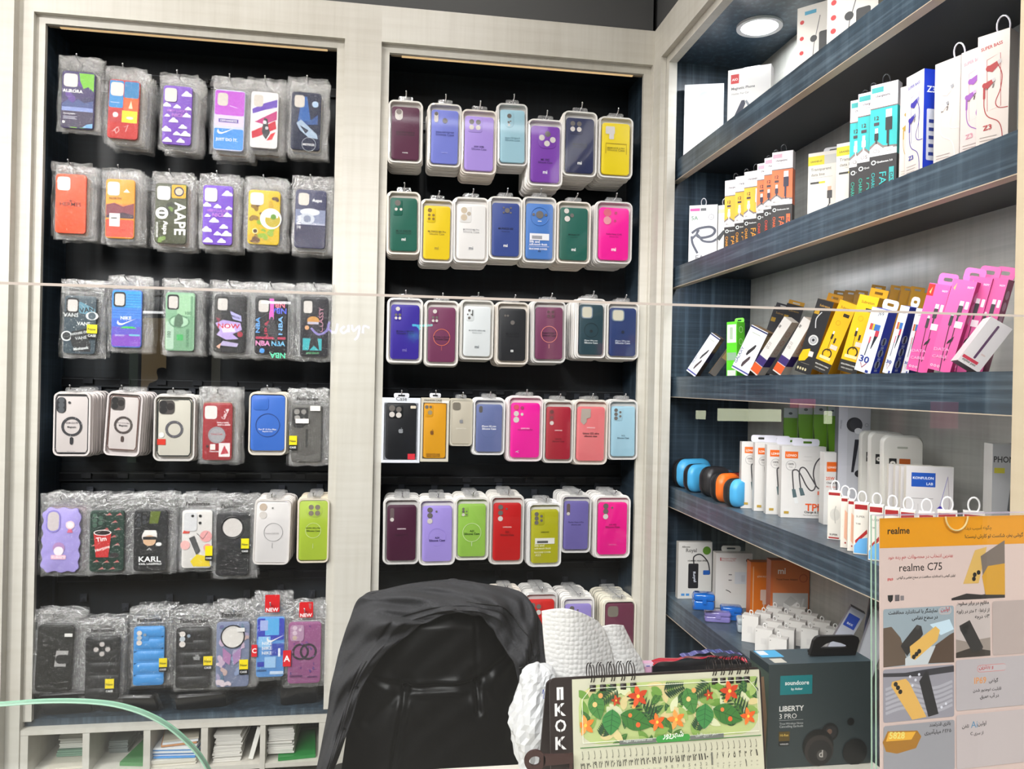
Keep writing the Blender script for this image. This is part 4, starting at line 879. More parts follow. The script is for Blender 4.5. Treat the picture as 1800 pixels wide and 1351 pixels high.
C = [
 ('blue grey case with sneaker-brand patches', '#3c4c56', 'cutb', [('p', [(.3, .85), (.5, .9), (.97, .78), (.97, .66), (.5, .7)], '#5c8ca0'), ('r', .02, .62, .40, .72, '#20262a'), ('t', 'VANS', .22, .63, .46, '#d0d4d4', 0, True), ('t', 'VAN', .72, .72, .46, '#1a1c20', 8, True), ('t', 'VANS', .62, .49, .42, '#e4e8e8', 0, True), ('c', .10, .30, .17, '#d8dcdc'), ('c', .10, .30, .13, '#22282c'), ('p', [(.22, .24), (.26, .38), (.84, .46), (.82, .20), (.3, .12)], '#1c1e20'), ('t', 'HOUSE OF', .52, .34, .5, '#d8dcdc', 12, True), ('t', 'VANS', .56, .25, .36, '#d8dcdc', 10, False), ('p', [(.3, .04), (.34, .14), (.86, .2), (.86, .04)], '#14161a'), ('t', 'Mohawk', .58, .07, .48, '#e8ecec', 10, True), ('c', .88, .66, .2, '#d0d4d4', .14), ('c', .88, .66, .12, '#4c5c66')], zl(470, 105, 292, 165, 505), .02, 5, 26, YS and [(.76, .36, .32, .15, '#f2e010', 'New', '#444422'), (.76, .275, .32, .08, '#1c1c1e', 'CASE', '#e8e8e8')]),
 ('blue to violet gradient sports case', '#3f6fd8', 'cutb', [('r', .02, .66, .98, .98, '#2f9be8', .08), ('r', .02, .50, .98, .68, '#3c80e0'), ('r', .02, .20, .98, .36, '#5a4cc0'), ('r', .02, .02, .98, .22, '#7a3cb8', .08)]+[('r', .03, .55+.045*i, .97, .557+.045*i, '#2560b0') for i in range(9)]+[('t', 'NIKE', .48, .48, .36, '#eef2fa', 0, True)]+swoosh(.18, .42, 1.2, '#eef2fa')+[('p', [(.3, .33), (.85, .33), (.72, .365), (.4, .365)], '#2fc04c'), ('t', 'SPORTS', .28, .19, .3, '#c8d0f0', 0, True), ('r', .6, .2, .95, .23, '#6fb8d0')], zl(470, 385, 562, 130, 468), .0, 7, 22, ()),
 ('green banknote case', '#7fae8a', 'cutb', [('r', .40, .60, .96, .97, '#9cc8a0', .06), ('r', .03, .03, .30, .50, '#a8c8b0', .05), ('c', .48, .50, .36, '#5c8c68', .24), ('c', .48, .50, .31, '#a4ccac', .19), ('p', [(.3, .42), (.32, .56), (.44, .64), (.58, .6), (.62, .48), (.52, .40)], '#4c6c54'), ('r', .40, .18, .62, .28, '#3fae5c', .02), ('t', '100', .2, .28, .22, '#3c5c44', 90, True), ('t', 'ONE HUNDRED', .82, .22, .66, '#4c7c5c', 90, True, .10), ('r', .86, .04, .94, .94, '#6c9c78'), ('t', '100', .78, .62, .2, '#3c6c4c', 0, True)], zl(470, 700, 872, 145, 488), .0, 8, 20, ()),
 ('black case with torn pastel graffiti', '#1e1d21', 'cutb', [('p', [(.5, .72), (.86, .64), (.88, .54), (.6, .58)], '#a8a4d8'), ('t', 'MELON', .68, .6, .28, '#2c2c50', -18, True), ('p', [(.05, .50), (.3, .56), (.84, .52), (.9, .40), (.6, .32), (.8, .24), (.4, .22), (.1, .30), (.2, .38)], '#b49cd8'), ('p', [(.2, .46), (.6, .5), (.7, .36), (.3, .34)], '#e0d0f0'), ('t', 'NOW', .48, .415, .70, '#c8203c', 0, True, .16), ('p', [(.06, .60), (.2, .58), (.16, .5)], '#8c1c3c'), ('p', [(.2, .12), (.3, .2), (.8, .16), (.75, .10)], '#b0a4cc'), ('c', .84, .32, .09, '#a01c34'), ('p', [(.1, .1), (.25, .16), (.2, .06)], '#e0a890')], zl(470, 985, 1170, 158, 498), .015, 7, 20, ()),
 ('black case stamped with basketball lettering', '#15131a', 'cutb', [('t', 'NBA', .68, .90, .48, '#f07890', 180, True), ('t', 'NBA', .72, .80, .50, '#4c5ce0', 180, True), ('t', 'NBA', .44, .42, .6, '#b02040', 90, True, .14), ('t', 'NBA', .16, .50, .5, '#58a0e8', 90, True, .13), ('t', 'NBA', .86, .50, .6, '#7ab8f0', 90, True, .13), ('r', .04, .26, .96, .30, '#b02c50'), ('t', 'NBA', .26, .145, .44, '#f090c8', 0, True), ('t', 'NBA', .74, .145, .42, '#6cc0f0', 0, True), ('t', 'NBA', .72, .03, .48, '#5ce0b0', 180, True), ('c', .24, .06, .08, '#3c90e0'), ('r', .44, .6, .58, .96, '#e060c0'), ('p', [(.36, .48), (.5, .64), (.62, .56), (.68, .44), (.84, .40), (.70, .34), (.74, .14), (.58, .3), (.4, .34)], '#2c2a30'), ('c', .52, .62, .05, '#3c3a40')], zl(470, 1225, 1415, 168, 508), .0, 6, 20, ()),
 ('black case with teal street print', '#1b1822', 'cutb', [('t', 'CLASSY', .82, .62, .92, '#c8889c', 90, False, .16), ('c', .46, .60, .22, '#c89048', .16), ('p', [(.28, .52), (.7, .56), (.76, .3), (.5, .12), (.3, .3)], '#26222c'), ('r', .26, .54, .66, .58, '#b8b4c8', .02), ('c', .24, .48, .08, '#d8a070'), ('r', .10, .10, .78, .30, '#2fa8b0'), ('p', [(.3, .08), (.4, .36), (.6, .4), (.7, .1), (.5, .18)], '#15131a'), ('t', 'JUST DO IT', .46, .03, .46, '#6cd08c', 0, True)], zl(470, 1492, 1655, 172, 520), .0, 5, 20, ()),
]
for row, L in ((0, A), (1, B)):
    for k, (nm, col, camk, art, px, tilt, n, top) in enumerate(L):
        bagged(LF, row, k, px, nm, col, camk, art, n, -tilt*0+tilt*.6, top, htilt=(-.003 if row == 1 else 0))
for k, (nm, col, camk, art, px, tilt, n, top, st) in enumerate(C):
    bagged(LF, 2, k, px, nm, col, camk, art, n, tilt*.6, top, stickers=st, tints=['#2a2a2e', '#3a3c42', '#8c8c92', '#c9c9cc', '#1c1c20'], htilt=-.004,
           header=('FASHIONCASE', None, '#2c2624', .1, .9) if k == 0 else None)
# row four
ringc = '#3a393d'
def magring(c, r=.31, v=.46): return [('o', .5, v, r, .075, c)]+[('l', [(.5+r*.9*math.cos(a), v+r*.9*math.sin(a)*.52), (.5+r*1.0*math.cos(a), v+r*1.0*math.sin(a)*.52)], .01, '#c8c8cc') for a in (.3, 1.2, 2.2, 3.4, 4.6)]
edge = lambda c: [('l', [(.02, .08), (.02, .93), (.08, .99), (.92, .99), (.98, .93), (.98, .07), (.92, .01), (.08, .01), (.02, .07)], .035, c)]
CLR = '#dcd3d1'
blister(LF, 3, 0, zl(660, 45, 262, 98, 470), 'clear case with black ring and rim', CLR, 'sg', edge('#24242a')+magring(ringc)+[('r', .45, .15, .55, .28, '#2a2a2e', .05), ('t', 'SAM S24 FE', .5, .51, .36, '#8c8488', 0, True), ('t', 'Magnetic', .5, .43, .26, '#3c3a40', 0, True), ('t', 'MADE IN CHINA', .5, .03, .24, '#8c8488', 0, False)], 8, 0, inset=(.04, .04, .04), tray=M('#e6dedc', .3))
blister(LF, 3, 1, zl(660, 350, 560, 98, 470), 'clear case with copper rim and ring', CLR, 'iphw', edge('#5c3c34')+magring('#4c4240')+[('r', .45, .15, .55, .26, '#4c3c38', .05), ('t', 'For iP 15 Pro Max', .5, .49, .4, '#8c8488', 0, True), ('t', 'Magnetic', .5, .43, .28, '#3c3a40', 0, True)], 7, .05, inset=(.08, .09, .05), tray=M('#e2dad9', .3))
blister(LF, 3, 2, zl(660, 632, 875, 115, 500), 'clear case with small red card', '#dad5c8', 'iphw', edge('#1f2422')+magring('#5c5a60', .26, .47)+[('t', 'Case', .5, .96, .2, '#6c6c6c', 0, False), ('r', .02, .20, .26, .30, '#d8301c'), ('c', .14, .37, .08, '#ece8e8')], 5, .0, inset=(.08, .07, .05), tray=M('#dcd8d4', .3))
bagged(LF, 3, 3, zl(660, 920, 1092, 160, 495), 'red soft-drink themed case', '#9c1620', 'cutw', [('t', 'Coca-Cola', .82, .80, .40, '#f4ecec', 68, True, .14), ('t', 'have a coke', .68, .645, .4, '#f4ecec', 0, True), ('t', 'and a smile', .72, .605, .44, '#f4ecec', 0, True), ('c', .48, .44, .30, '#8d8c90'), ('c', .48, .44, .24, '#9c9a9e'), ('t', 'Coca-Cola', .48, .44, .4, '#a82430', 0, True), ('r', .56, .06, .94, .30, '#e8dada'), ('p', [(.62, .1), (.75, .26), (.9, .12)], '#b83040'), ('r', .26, .18, .44, .28, '#e8dcd8'), ('t', 'Coca-Cola', .4, .14, .32, '#f0e4e4', 0, True), ('c', .17, .24, .05, '#3c1014')], 7, -.0, 23, stickers=())
blister(LF, 3, 4, zl(660, 1190, 1412, 100, 465), 'azure blue case with square camera hole', '#3f74d4', 'iph', [('o', .5, .46, .36, .02, '#28488c'), ('t', 'For iP 15 Pro Max', .5, .37, .52, '#e8eefa', 0, True), ('t', 'Magnetic Case', .5, .33, .3, '#e8eefa', 0, True)], 6, .0, inset=(.05, .07, .04), tray=M('#e4dccf', .3))
bagged(LF, 3, 5, zl(660, 1440, 1615, 172, 505), 'grey ribbed carbon-pattern case', '#5c5a56', 'none', [('p', [(.02, .66), (.10, .60), (.35, .60), (.55, .70), (.55, .95), (.1, .95), (.03, .90)], '#1c1c1c'), ('c', .17, .88, .095, '#8c8884'), ('c', .40, .88, .085, '#8c8884'), ('c', .19, .77, .095, '#9c9894'), ('c', .42, .75, .05, '#8c8884')]+[('l', [(.04+.0*i, .08+.018*i), (.5, .02+.018*i), (.96, .08+.018*i)], .008, '#8d8b86') for i in range(5)]+[('l', [(.06+.05*i, .56-.03*i), (.06+.05*i, .20)], .006, '#8a8883') for i in range(6)]+[('l', [(.94-.05*i, .74-.03*i), (.94-.05*i, .20)], .006, '#8a8883') for i in range(6)]+[('r', .48, .26, .54, .58, '#2a2a28', .02)], 6, 0, 24, stickers=[(.62, .90, .34, .09, '#e8e4e0', None, None), (.14, .68, .44, .08, '#ece8e4', None, None), (-.06, .30, .26, .16, '#f2dc10', 'New', '#222222'), (-.06, .215, .26, .08, '#1c1c1e', 'CASE', '#f0f0f0')], header=('Fashion case', None, '#1c1a1a', .1, .95), tints=['#2c2c2e', '#55524e', '#8c8a88'])
# row five
bagged(LF, 4, 0, zk(840, 72, 282, 168, 522), 'lilac wavy-edged case with raised charms', '#a99ce0', 'none', [('r', .10, .62, .48, .97, '#9184d4', .18), ('r', .14, .645, .44, .945, '#cfc4c6', .14), ('c', .74, .74, .12, '#f0d4dc'), ('c', .74, .74, .08, '#fbeef0'), ('p', [(.70, .68), (.78, .68), (.82, .62), (.66, .62)], '#d86c8c'), ('r', .26, .20, .66, .27, '#e8b4cc', .03), ('t', 'KUROMI', .46, .215, .34, '#f8eef4', 0, True), ('c', .46, .38, .16, '#b48ac0'), ('c', .46, .33, .13, '#f4e8f0')], 6, .02, 22, shape='wavy', tints=['#b08c9c', '#a99ce0', '#d8b4b4', '#8c7c8c'], side=(6, 14))
tri = lambda u, v: [('p', [(u-.08, v), (u+.09, v+.004), (u+.03, v+.045)], '#a8242c'), ('l', [(u-.08, v), (u+.03, v+.02), (u+.09, v+.004)], .012, '#e8c0b8')]
tris = []
for u, v in ((.55, .92), (.85, .92), (.72, .80), (.82, .68), (.7, .56), (.80, .43), (.14, .42), (.2, .16), (.5, .15), (.8, .15), (.36, .04), (.68, .04), (.48, .68)): tris += tri(u, v)
bagged(LF, 4, 1, zk(840, 338, 528, 180, 520), 'dark green case with red coffee cup', '#16382c', 'none', tris+[('r', .04, .70, .46, .97, '#122e24', .1)]+[('c', u, v, .07, '#3c5c4c') for u, v in ((.15, .92), (.15, .84), (.15, .76), (.32, .88), (.32, .80))]+[('p', [(.12, .64), (.64, .64), (.56, .24), (.20, .24)], '#c42020'), ('c', .38, .64, .26, '#f4ece8', .09), ('c', .38, .64, .23, '#241414', .07), ('t', 'Tim', .36, .50, .30, '#fbf4f0', 10, True), ('t', 'Hortons', .40, .36, .44, '#fbf4f0', 18, True), ('c', .74, .27, .13, '#2a2024', .08)], 7, 0, 24, tints=['#1c2c28', '#2c2c30', '#4a5c54'])
bagged(LF, 4, 2, zk(840, 582, 768, 178, 515), 'black case with white-haired portrait print', '#15171b', 'none', [('r', .04, .70, .46, .97, '#0f1114', .1), ('p', [(.46, .78), (.50, .98), (.80, .98), (.72, .78)], '#5c6c1c')]+[('c', u, v, .06, '#34383c') for u, v in ((.15, .92), (.15, .84), (.15, .76), (.32, .88), (.32, .80))]+[('c', .48, .56, .23, '#e8e4e0', .18), ('c', .48, .50, .19, '#d8b08c', .17), ('r', .28, .515, .70, .565, '#141414', .03), ('p', [(.26, .60), (.72, .60), (.66, .67), (.34, .67)], '#efece8'), ('c', .76, .44, .09, '#ecebe8', .06), ('p', [(.3, .34), (.48, .40), (.68, .34), (.6, .28), (.36, .28)], '#0c0c0e'), ('l', [(.42, .34), (.48, .38), (.54, .34)], .02, '#e8e8e8'), ('t', 'KARL', .50, .15, .66, '#eeeeee', 0, True, .17), ('t', 'KARL LAGERFELD', .52, .10, .68, '#eeeeee', 0, True)], 7, 0, 24, tints=['#1c1c20', '#2c2c30'])
bagged(LF, 4, 3, zk(840, 850, 1018, 178, 500), 'white case with pink leaf print', '#e6e2de', 'holes3', [('p', [(.02, .60), (.2, .78), (.3, .7), (.24, .6)], '#d84838'), ('c', .8, .55, .2, '#eaa4a4'), ('c', .12, .4, .16, '#f0b8b4'), ('c', .86, .35, .14, '#e8a09c'), ('l', [(.5, .6), (.7, .5), (.86, .62)], .02, '#3c2c2c'), ('p', [(.24, .52), (.42, .56), (.62, .3), (.5, .22)], '#4c4c4c'), ('p', [(.30, .12), (.5, .24), (.9, .2), (.96, .03), (.4, .03)], '#ecd018')], 6, 0, 24, stickers=[(.80, .22, .24, .17, '#f2dc10', None, None), (.80, .14, .24, .08, '#1c1c1e', 'CASE', '#f0f0f0')], header=('Fashioncase', None, '#2a2626', .05, .98))
bagged(LF, 4, 4, zk(840, 1040, 1222, 195, 542), 'matt black case with big round hole', '#1d1e22', 'big', [], 5, 0, 28, stickers=[(.78, .44, .24, .16, '#e8dc1c', 'New', '#333322'), (.78, .36, .24, .075, '#101012', 'CASE', '#f0f0f0')], header=('Fashion', None, '#3a3a3a', .1, .7), tints=['#1c1c20', '#2c2c30'])
blister(LF, 4, 5, zk(840, 1250, 1452, 120, 480), 'white case with thin grey ring', '#ebe7e6', 'two', [('o', .54, .50, .28, .014, '#9c9a9c'), ('l', [(.52, .24), (.52, .33)], .016, '#aaa8aa'), ('t', 'Realme C65 5G', .5, .47, .4, '#c0bcbc', 0, True)], 7, .02, inset=(.03, .03, .03), tray=M('#e6e0dc', .3))
blister(LF, 4, 6, zk(840, 1492, 1668, 115, 470), 'yellow-green case with four lenses', '#b2cc3c', 'lens4', [('o', .5, .50, .27, .014, '#dcecac'), ('l', [(.5, .2), (.5, .28)], .016, '#dcecac'), ('t', 'NOTE 14Pro Plus', .5, .53, .5, '#44501c', 0, True), ('t', SIL, .5, .48, .46, '#44501c', 0, True)], 7, .0, inset=(.04, .04, .03), tray=M('#e8dcc8', .3))
# bottom row
YB = lambda u, v: [(u, v, .26, .15, '#f2dc10', 'New', '#4c4410'), (u, v-.08, .26, .078, '#0e0e10', 'CASE', '#e8e8e8')]
bagged(LF, 5, 0, zk(1030, 40, 240, 218, 585), 'black wallet case with grey tab', '#1f201e', 'none', [('p', [(.52, .38), (.56, .62), (.90, .62), (.84, .38)], '#a8a6a4'), ('r', .54, .42, .97, .56, '#161716', .14)], 5, .04, 24, stickers=[(.78, .84, .22, .05, '#dcdad6', None, None)], tints=['#151517', '#222224'], side=(8, 14))
bagged(LF, 5, 1, zk(1030, 312, 502, 282, 636), 'black puffer case with round four-lens bump', '#18191b', 'fourw', [], 5, 0, 30, puff='low', stickers=YB(.62, .20), header=('Fashioncase', None, '#201e1e', .1, .9), tints=['#151517', '#222224'], side=(10, 8))
bagged(LF, 5, 2, zk(1030, 580, 752, 225, 552), 'sky blue puffer case', '#3f92d8', 'puff', [], 6, 0, 30, puff=True, stickers=YB(.86, .32), header=('Fashioncase', None, '#161616', .05, .98), tints=['#151517', '#3a4c60'])
bagged(LF, 5, 3, zk(1030, 815, 1008, 230, 565), 'black puffer case with small emblem', '#1a1b1d', 'puff', [('t', 'THE', .62, .53, .1, '#d8d8d8', 0, True), ('t', 'NORTH', .62, .50, .2, '#d8d8d8', 0, True), ('t', 'FACE', .62, .47, .16, '#d8d8d8', 0, True)], 6, 0, 28, puff=True, stickers=YB(.82, .38), header=('Fashion case', None, '#161616', .05, .98), tints=['#151517', '#222224'])
bagged(LF, 5, 4, zk(1030, 1040, 1225, 200, 560), 'iridescent marble case with butterfly', '#7c86a4', 'none', blobs(31, ['#a49cbc', '#5c7890', '#c8b0c8', '#8c9cc0', '#d8c8d0', '#6c6c98', '#c4a8a4'], 26, .05, .13)+[('p', [(.46, .50), (.20, .62), (.22, .42), (.42, .34)], '#b07cac'), ('p', [(.50, .50), (.76, .62), (.74, .42), (.54, .34)], '#a884b4'), ('c', .5, .78, .37, '#1c1c20'), ('c', .5, .78, .33, '#d4d0cc'), ('c', .5, .76, .30, '#e4e0da')], 6, 0, 30, stickers=YB(.72, .28)+[(.62, .86, .24, .06, '#e4e2de', None, None)], header=('Fashion', None, '#2a2a2a', .1, .8), tints=['#26262a', '#4c4c58'])
bagged(LF, 5, 5, zk(1030, 1265, 1420, 172, 505), 'blue patchwork sneaker-print case', '#5c9ce0', 'none', [('r', .02, .62, .98, .98, '#2c3cb8', .08), ('r', .30, .70, .80, .98, '#58b0ec'), ('r', .12, .78, .40, .95, '#a8b8ec', .04), ('r', .06, .50, .5, .68, '#8cc4f0'), ('r', .5, .36, .98, .56, '#3048b0'), ('r', .04, .18, .28, .26, '#2c3cb0'), ('r', .3, .16, .7, .34, '#9cc8f0'), ('r', .78, .34, .86, .48, '#e4ecf8')]+swoosh(.36, .62, 1.2, '#f4f6fa')+[('t', 'NIKE', .38, .54, .36, '#eef4fc', 0, True), ('t', 'NIKE', .38, .46, .36, '#eef4fc', 0, True), ('t', 'NIKE', .38, .38, .36, '#eef4fc', 0, True), ('t', 'DESIGN', .2, .10, .34, '#1c2c5c', 0, True), ('r', .5, .05, .98, .10, '#c8dcf4')], 6, 0, 34, header=('NEW', '#d8141c', '#ffffff', .28, .80), stickers=[(-.16, .36, .20, .20, '#d8202c', 'C', '#ffffff')], side=(10, 10))
bagged(LF, 5, 6, zk(1030, 1440, 1622, 200, 540), 'plum pink case with interlocked letters', '#9a5688', 'none', [('o', .38, .52, .26, .065, '#2c2430'), ('o', .62, .52, .26, .065, '#2c2430'), ('r', .12, .50, .16, .54, '#9a5688')]+blobs(41, ['#5c3c84', '#7c4894'], 14, .02, .045)+[('r', .06, .70, .48, .96, '#b48cac', .09), ('c', .2, .91, .07, '#d8c0d0'), ('c', .2, .83, .07, '#d8c0d0'), ('c', .2, .75, .07, '#c8b0a0'), ('c', .36, .88, .05, '#d8c0d0'), ('t', 'coconut', .26, .11, .4, '#4c2c5c', 0, True), ('r', .6, .10, .9, .12, '#5c2c60')], 6, 0, 30, header=('NEW', '#d8141c', '#ffffff', .32, .74), stickers=[(-.14, .30, .24, .26, '#d8202c', 'A', '#ffffff')], side=(10, 10))
# loose black bagged items lying on the cabinet floor
def loose(px, py, w, h, rz, rx, label, seed):
    p = at(px, py, 'Y', .06); o = empty('bagged_pouch', (p.x, .062, .6365)); tag(o, label, 'phone case')
    o.rotation_euler = (0, 0, rz)
    mb = MB(); mb.T = Matrix.Rotation(math.radians(rx), 4, 'X'); mb.slab(rrect(-w/2, .002, w/2, h, .012, 4), -.006, .006, M('#131418', .3), .002); shade(mb.build('pouch', o))
    bg, hd = bag_mesh(w+.02, h+.012, .02, .016, seed); mb = None
    q = link('bag', bg, o); q.rotation_euler = (math.radians(rx), 0, 0); q.location = (0, -math.sin(math.radians(rx))*h/2, math.cos(math.radians(rx))*h/2+.004)
loose(122, 1250, .12, .09, .05, 35, 'black bagged pouch slumped on the left cabinet floor below the wallet case', 901)
loose(232, 1248, .15, .075, -.08, 40, 'black bagged pouch on the cabinet floor under the blue puffer case', 902)
loose(355, 1240, .13, .07, .12, 40, 'black bagged pouch on the cabinet floor under the marble case', 903)
loose(525, 1235, .10, .11, .10, 25, 'black bagged pouch propped at the inner corner of the left cabinet floor', 904)
# ================================================================ goods on the right-hand shelves
XH = .862
def down_to(P, z): return Vector((P.x, P.y, z))
def carton(name, label, cat, TL, TR, z, thick, front, side, art=(), group=None, X0=XH, sideart=(), tab=None, mode='top', BL=None, BR=None, yaw=None, leftmat=None, topmat=None, rough=.4, TLz=None):
    """upright carton. mode 'top': from its two upper front corners; mode 'base': from its two lower front corners on the shelf"""
    if mode == 'top':
        a = at(*TL, 'X', X0)
        if yaw is None: b = at(*TR, 'Z', a.z)
        else:
            # intersect the right corner ray with the vertical plane of the given yaw
            r = ray(*TR); n = Vector((math.sin(yaw), math.cos(yaw), 0)); r = Vector(r); t = (a-Vector(CAM)).dot(n)/r.dot(n); b = Vector(CAM)+r*t; b.z = a.z
        H = a.z-z
    else:
        a = at(*BL, 'Z', z); b = at(*BR, 'Z', z)
        if yaw is not None:
            r = Vector(ray(*BR)); n = Vector((math.sin(yaw), math.cos(yaw), 0)); t = (a-Vector(CAM)).dot(n)/r.dot(n); b = Vector(CAM)+r*t; b.z = a.z
        # height: vertical above BL that projects to TL's row
        lo, hi = .01, .6
        for _ in range(40):
            m_ = (lo+hi)/2; q = ROT.T.dot(np.array([a.x, a.y, z+m_])-CAM); yy = 675.5-F_PX*q[1]/-q[2]
            if yy > TL[1]: lo = m_
            else: hi = m_
        H = lo
    dx = Vector((b.x-a.x, b.y-a.y, 0)); W = dx.length; ang = math.atan2(dx.y, dx.x)
    mb = MB(); f = M(front, rough) if isinstance(front, str) else front; s_ = M(side, rough)
    mb.box((0, 0, 0), (W, thick, H), s_, {'-y': f, '-x': M(leftmat, rough) if leftmat else s_, '+z': M(topmat or side, rough)})
    mb.art(art, 0, 0, W, H, -.0001, rough, .00005)
    if sideart:
        T0 = mb.T; mb.T = Matrix.Translation((W, 0, 0)) @ Matrix.Rotation(math.pi/2, 4, 'Z')
        mb.art(sideart, 0, 0, thick, H, -.0001, rough, .00005); mb.T = T0
    o = mb.build(name); o.location = (a.x, a.y, z+.0006); o.rotation_euler = (0, 0, ang); tag(o, label, cat, group)
    if tab:
        kind, tc = tab[0], tab[1]; sc_ = tab[2] if len(tab) > 2 else 1; mb = MB(); cx = W*(tab[3] if len(tab) > 3 else .5)
        if kind == 'loop':
            mb.T = Matrix.Translation((cx, thick/2, H))
            pts = [(.007*sc_*math.sin(t), .003*math.cos(t), .009*sc_-.011*sc_*math.cos(t)) for t in [2*math.pi*i/16 for i in range(16)]]
            mb.tube(pts, .0013, M(tc, .4), 6, True); mb.build('hang_loop', o, True)
        else:
            w_ = min(W*.42, .03)*sc_; h_ = .016*sc_; yy = thick-.001
            out = rrect(cx-w_, H-.001, cx+w_, H+h_, .006, 4); inn = [(cx+(p[0]-cx)*.45, H+h_*.5+(p[1]-H-h_*.5)*.30) for p in out]
            mb.ringslab(out, inn, yy, yy+.0009, M(tc, .4)); mb.build('hang_tab', o)
    return o
def leaner(name, label, cat, BL, BR, TL, thick, front, side, art=(), group=None, X0=XH, z=1.58, yaw=.6, sideart=(), tab=None, bottom=None, rough=.4):
    """carton leaning sideways: front face given by three picture corners, in the vertical plane of the given yaw"""
    a = at(*BL, 'X', X0); n = Vector((math.sin(yaw), math.cos(yaw), 0))
    def on(p):
        r = Vector(ray(*p)); return Vector(CAM)+r*((a-Vector(CAM)).dot(n)/r.dot(n))
    b = on(BR); c_ = on(TL); ex = Vector((math.cos(yaw), -math.sin(yaw), 0))
    up = c_-a; roll = math.atan2(up.dot(ex), up.z); W = abs((b-a).dot(ex))/max(.3, math.cos(roll)) if abs((b-a).z) < .004 else (b-a).length
    W = abs((b-a).dot(ex))*math.cos(roll) if roll > .05 else abs((b-a).dot(ex)); H = up.length
    W = max(W, .01)
    # rest the lowest corner (lower right when leaning right) on the shelf
    low = -W*math.sin(roll)
    dz = (z+.0008)-(a.z+low)
    a = a+Vector((0, 0, dz)); H = H-dz/max(.3, math.cos(roll))
    mb = MB(); s_ = M(side, rough)
    mb.box((0, 0, 0), (W, thick, H), s_, {'-y': M(front, rough), '-z': M(bottom or front, rough)})
    mb.art(art, 0, 0, W, H, -.0001, rough, .00005)
    if sideart:
        mb.T = Matrix.Translation((W, 0, 0)) @ Matrix.Rotation(math.pi/2, 4, 'Z'); mb.art(sideart, 0, 0, thick, H, -.0001, rough, .00005); mb.T = Matrix()
    o = mb.build(name); tag(o, label, cat, group)
    o.matrix_world = Matrix.Translation(a) @ Matrix.Rotation(-yaw, 4, 'Z') @ Matrix.Rotation(roll, 4, 'Y')
    if tab:
        mb = MB(); tc = tab[1]; w_ = W*.46; h_ = tab[2]; yy = thick-.001; cx = W/2
        out = rrect(cx-w_, H-.001, cx+w_, H+h_, .006 if tab[0] == 'tab' else .001, 4); inn = [(cx+(p[0]-cx)*.45, H+h_*.5+(p[1]-H-h_*.5)*.30) for p in out]
        mb.ringslab(out, inn, yy, yy+.0009, M(tc, .4)); mb.build('hang_tab', o)
    return o
SH1, SH2, SH3, SH4, SH5 = SH
BW_, CR = '#efece8', '#e6dfd5'
# ---- top shelf
carton('phone_mount_box', 'white box with a faint blue round mount, first on the top shelf', 'box', (1203.8, 149.4), (1272.8, 146.5), SH1, .022, '#eef0f3', '#d4d6da', [('c', .52, .83, .21, '#d8e6f4'), ('c', .52, .83, .14, '#cddff0'), ('c', .52, .83, .06, '#f2f4f6'), ('r', .47, .62, .57, .72, '#e2e4e8'), ('r', .33, .50, .71, .60, '#e0e3e8')], X0=.815)
carton('phone_holder_box', 'white box with red corner mark and a dark oval car holder, top shelf', 'box', (1280, 124.7), (1356, 112), SH1, .03, '#ece9e6', '#dcdad8', [('r', .07, .80, .26, .93, '#c8383c'), ('t', 'AIO', .165, .84, .14, '#f4e4e4', 0, True), ('t', 'Magnetic Phone', .36, .70, .55, '#6c6c70', 0, True), ('t', 'Holder For Car', .30, .64, .40, '#8c8c90', 0, False), ('p', [(.10, .20), (.16, .17), (.22, .20), (.42, .50), (.40, .55), (.33, .55), (.10, .26)], '#2c3248'), ('l', [(.43, .54), (.50, .47)], .05, '#8c929c')], X0=.86, tab=('tab', '#e4e4e6', .8))
hold = [('c', .13, .83, .055, '#d02c30'), ('c', .13, .65, .055, '#d02c30'), ('c', .13, .49, .055, '#d02c30'), ('l', [(.6, .86), (.45, .55), (.42, .36), (.62, .30)], .018, '#5c5c60'), ('r', .58, .40, .86, .68, '#26282c', .05), ('c', .44, .62, .09, '#26282c'), ('t', 'CAR', .32, .09, .42, '#3fa0bc', 0, True), ('t', 'HOLDER', .45, -.02, .62, '#3fa0bc', 0, True), ('r', .2, .90, .5, .94, '#4aa8cc')]
carton('car_holder_box', 'white car holder box with three red dots, further one on the top shelf', 'box', (1402, 16), (1470, -4), SH1, .035, '#eae6df', '#7fb8d0', hold, X0=.88, leftmat='#bfe0ec')
carton('car_holder_box', 'white car holder box with three red dots, cut off by the top of the photo', 'box', (1455, -16), (1545, -44), SH1, .035, '#eae6df', '#cfc8bc', hold, X0=.87)
# ---- second shelf
carton('cable_box', 'white box with a coiled grey cable, first on the second shelf', 'cable box', (1212, 361.8), (1261.7, 359.3), SH2, .016, '#e6e6e8', '#bfc0c4', [('r', .03, .905, .38, .95, '#c0408c'), ('r', .40, .905, .60, .95, '#5c5c60'), ('t', '5A', .20, .76, .24, '#5c8468', 0, True), ('o', .78, .80, .10, .014, '#8a8c90'), ('t', '2m', .78, .785, .08, '#6c6c70', 0, False), ('s', [(.10, .55), (.35, .62), (.75, .64), (.92, .58), (.80, .50), (.45, .47), (.28, .52), (.35, .60)], .09, '#3c4152'), ('s', [(.12, .46), (.30, .52), (.5, .42), (.8, .40), (.98, .44)], .08, '#474c5c'), ('s', [(.10, .5), (.14, .38), (.32, .22)], .08, '#3f4456'), ('t', 'FAST', .55, .10, .6, '#7a7c84', 0, False)], X0=.83, tab=('loop', '#d8d8da', 1.0))
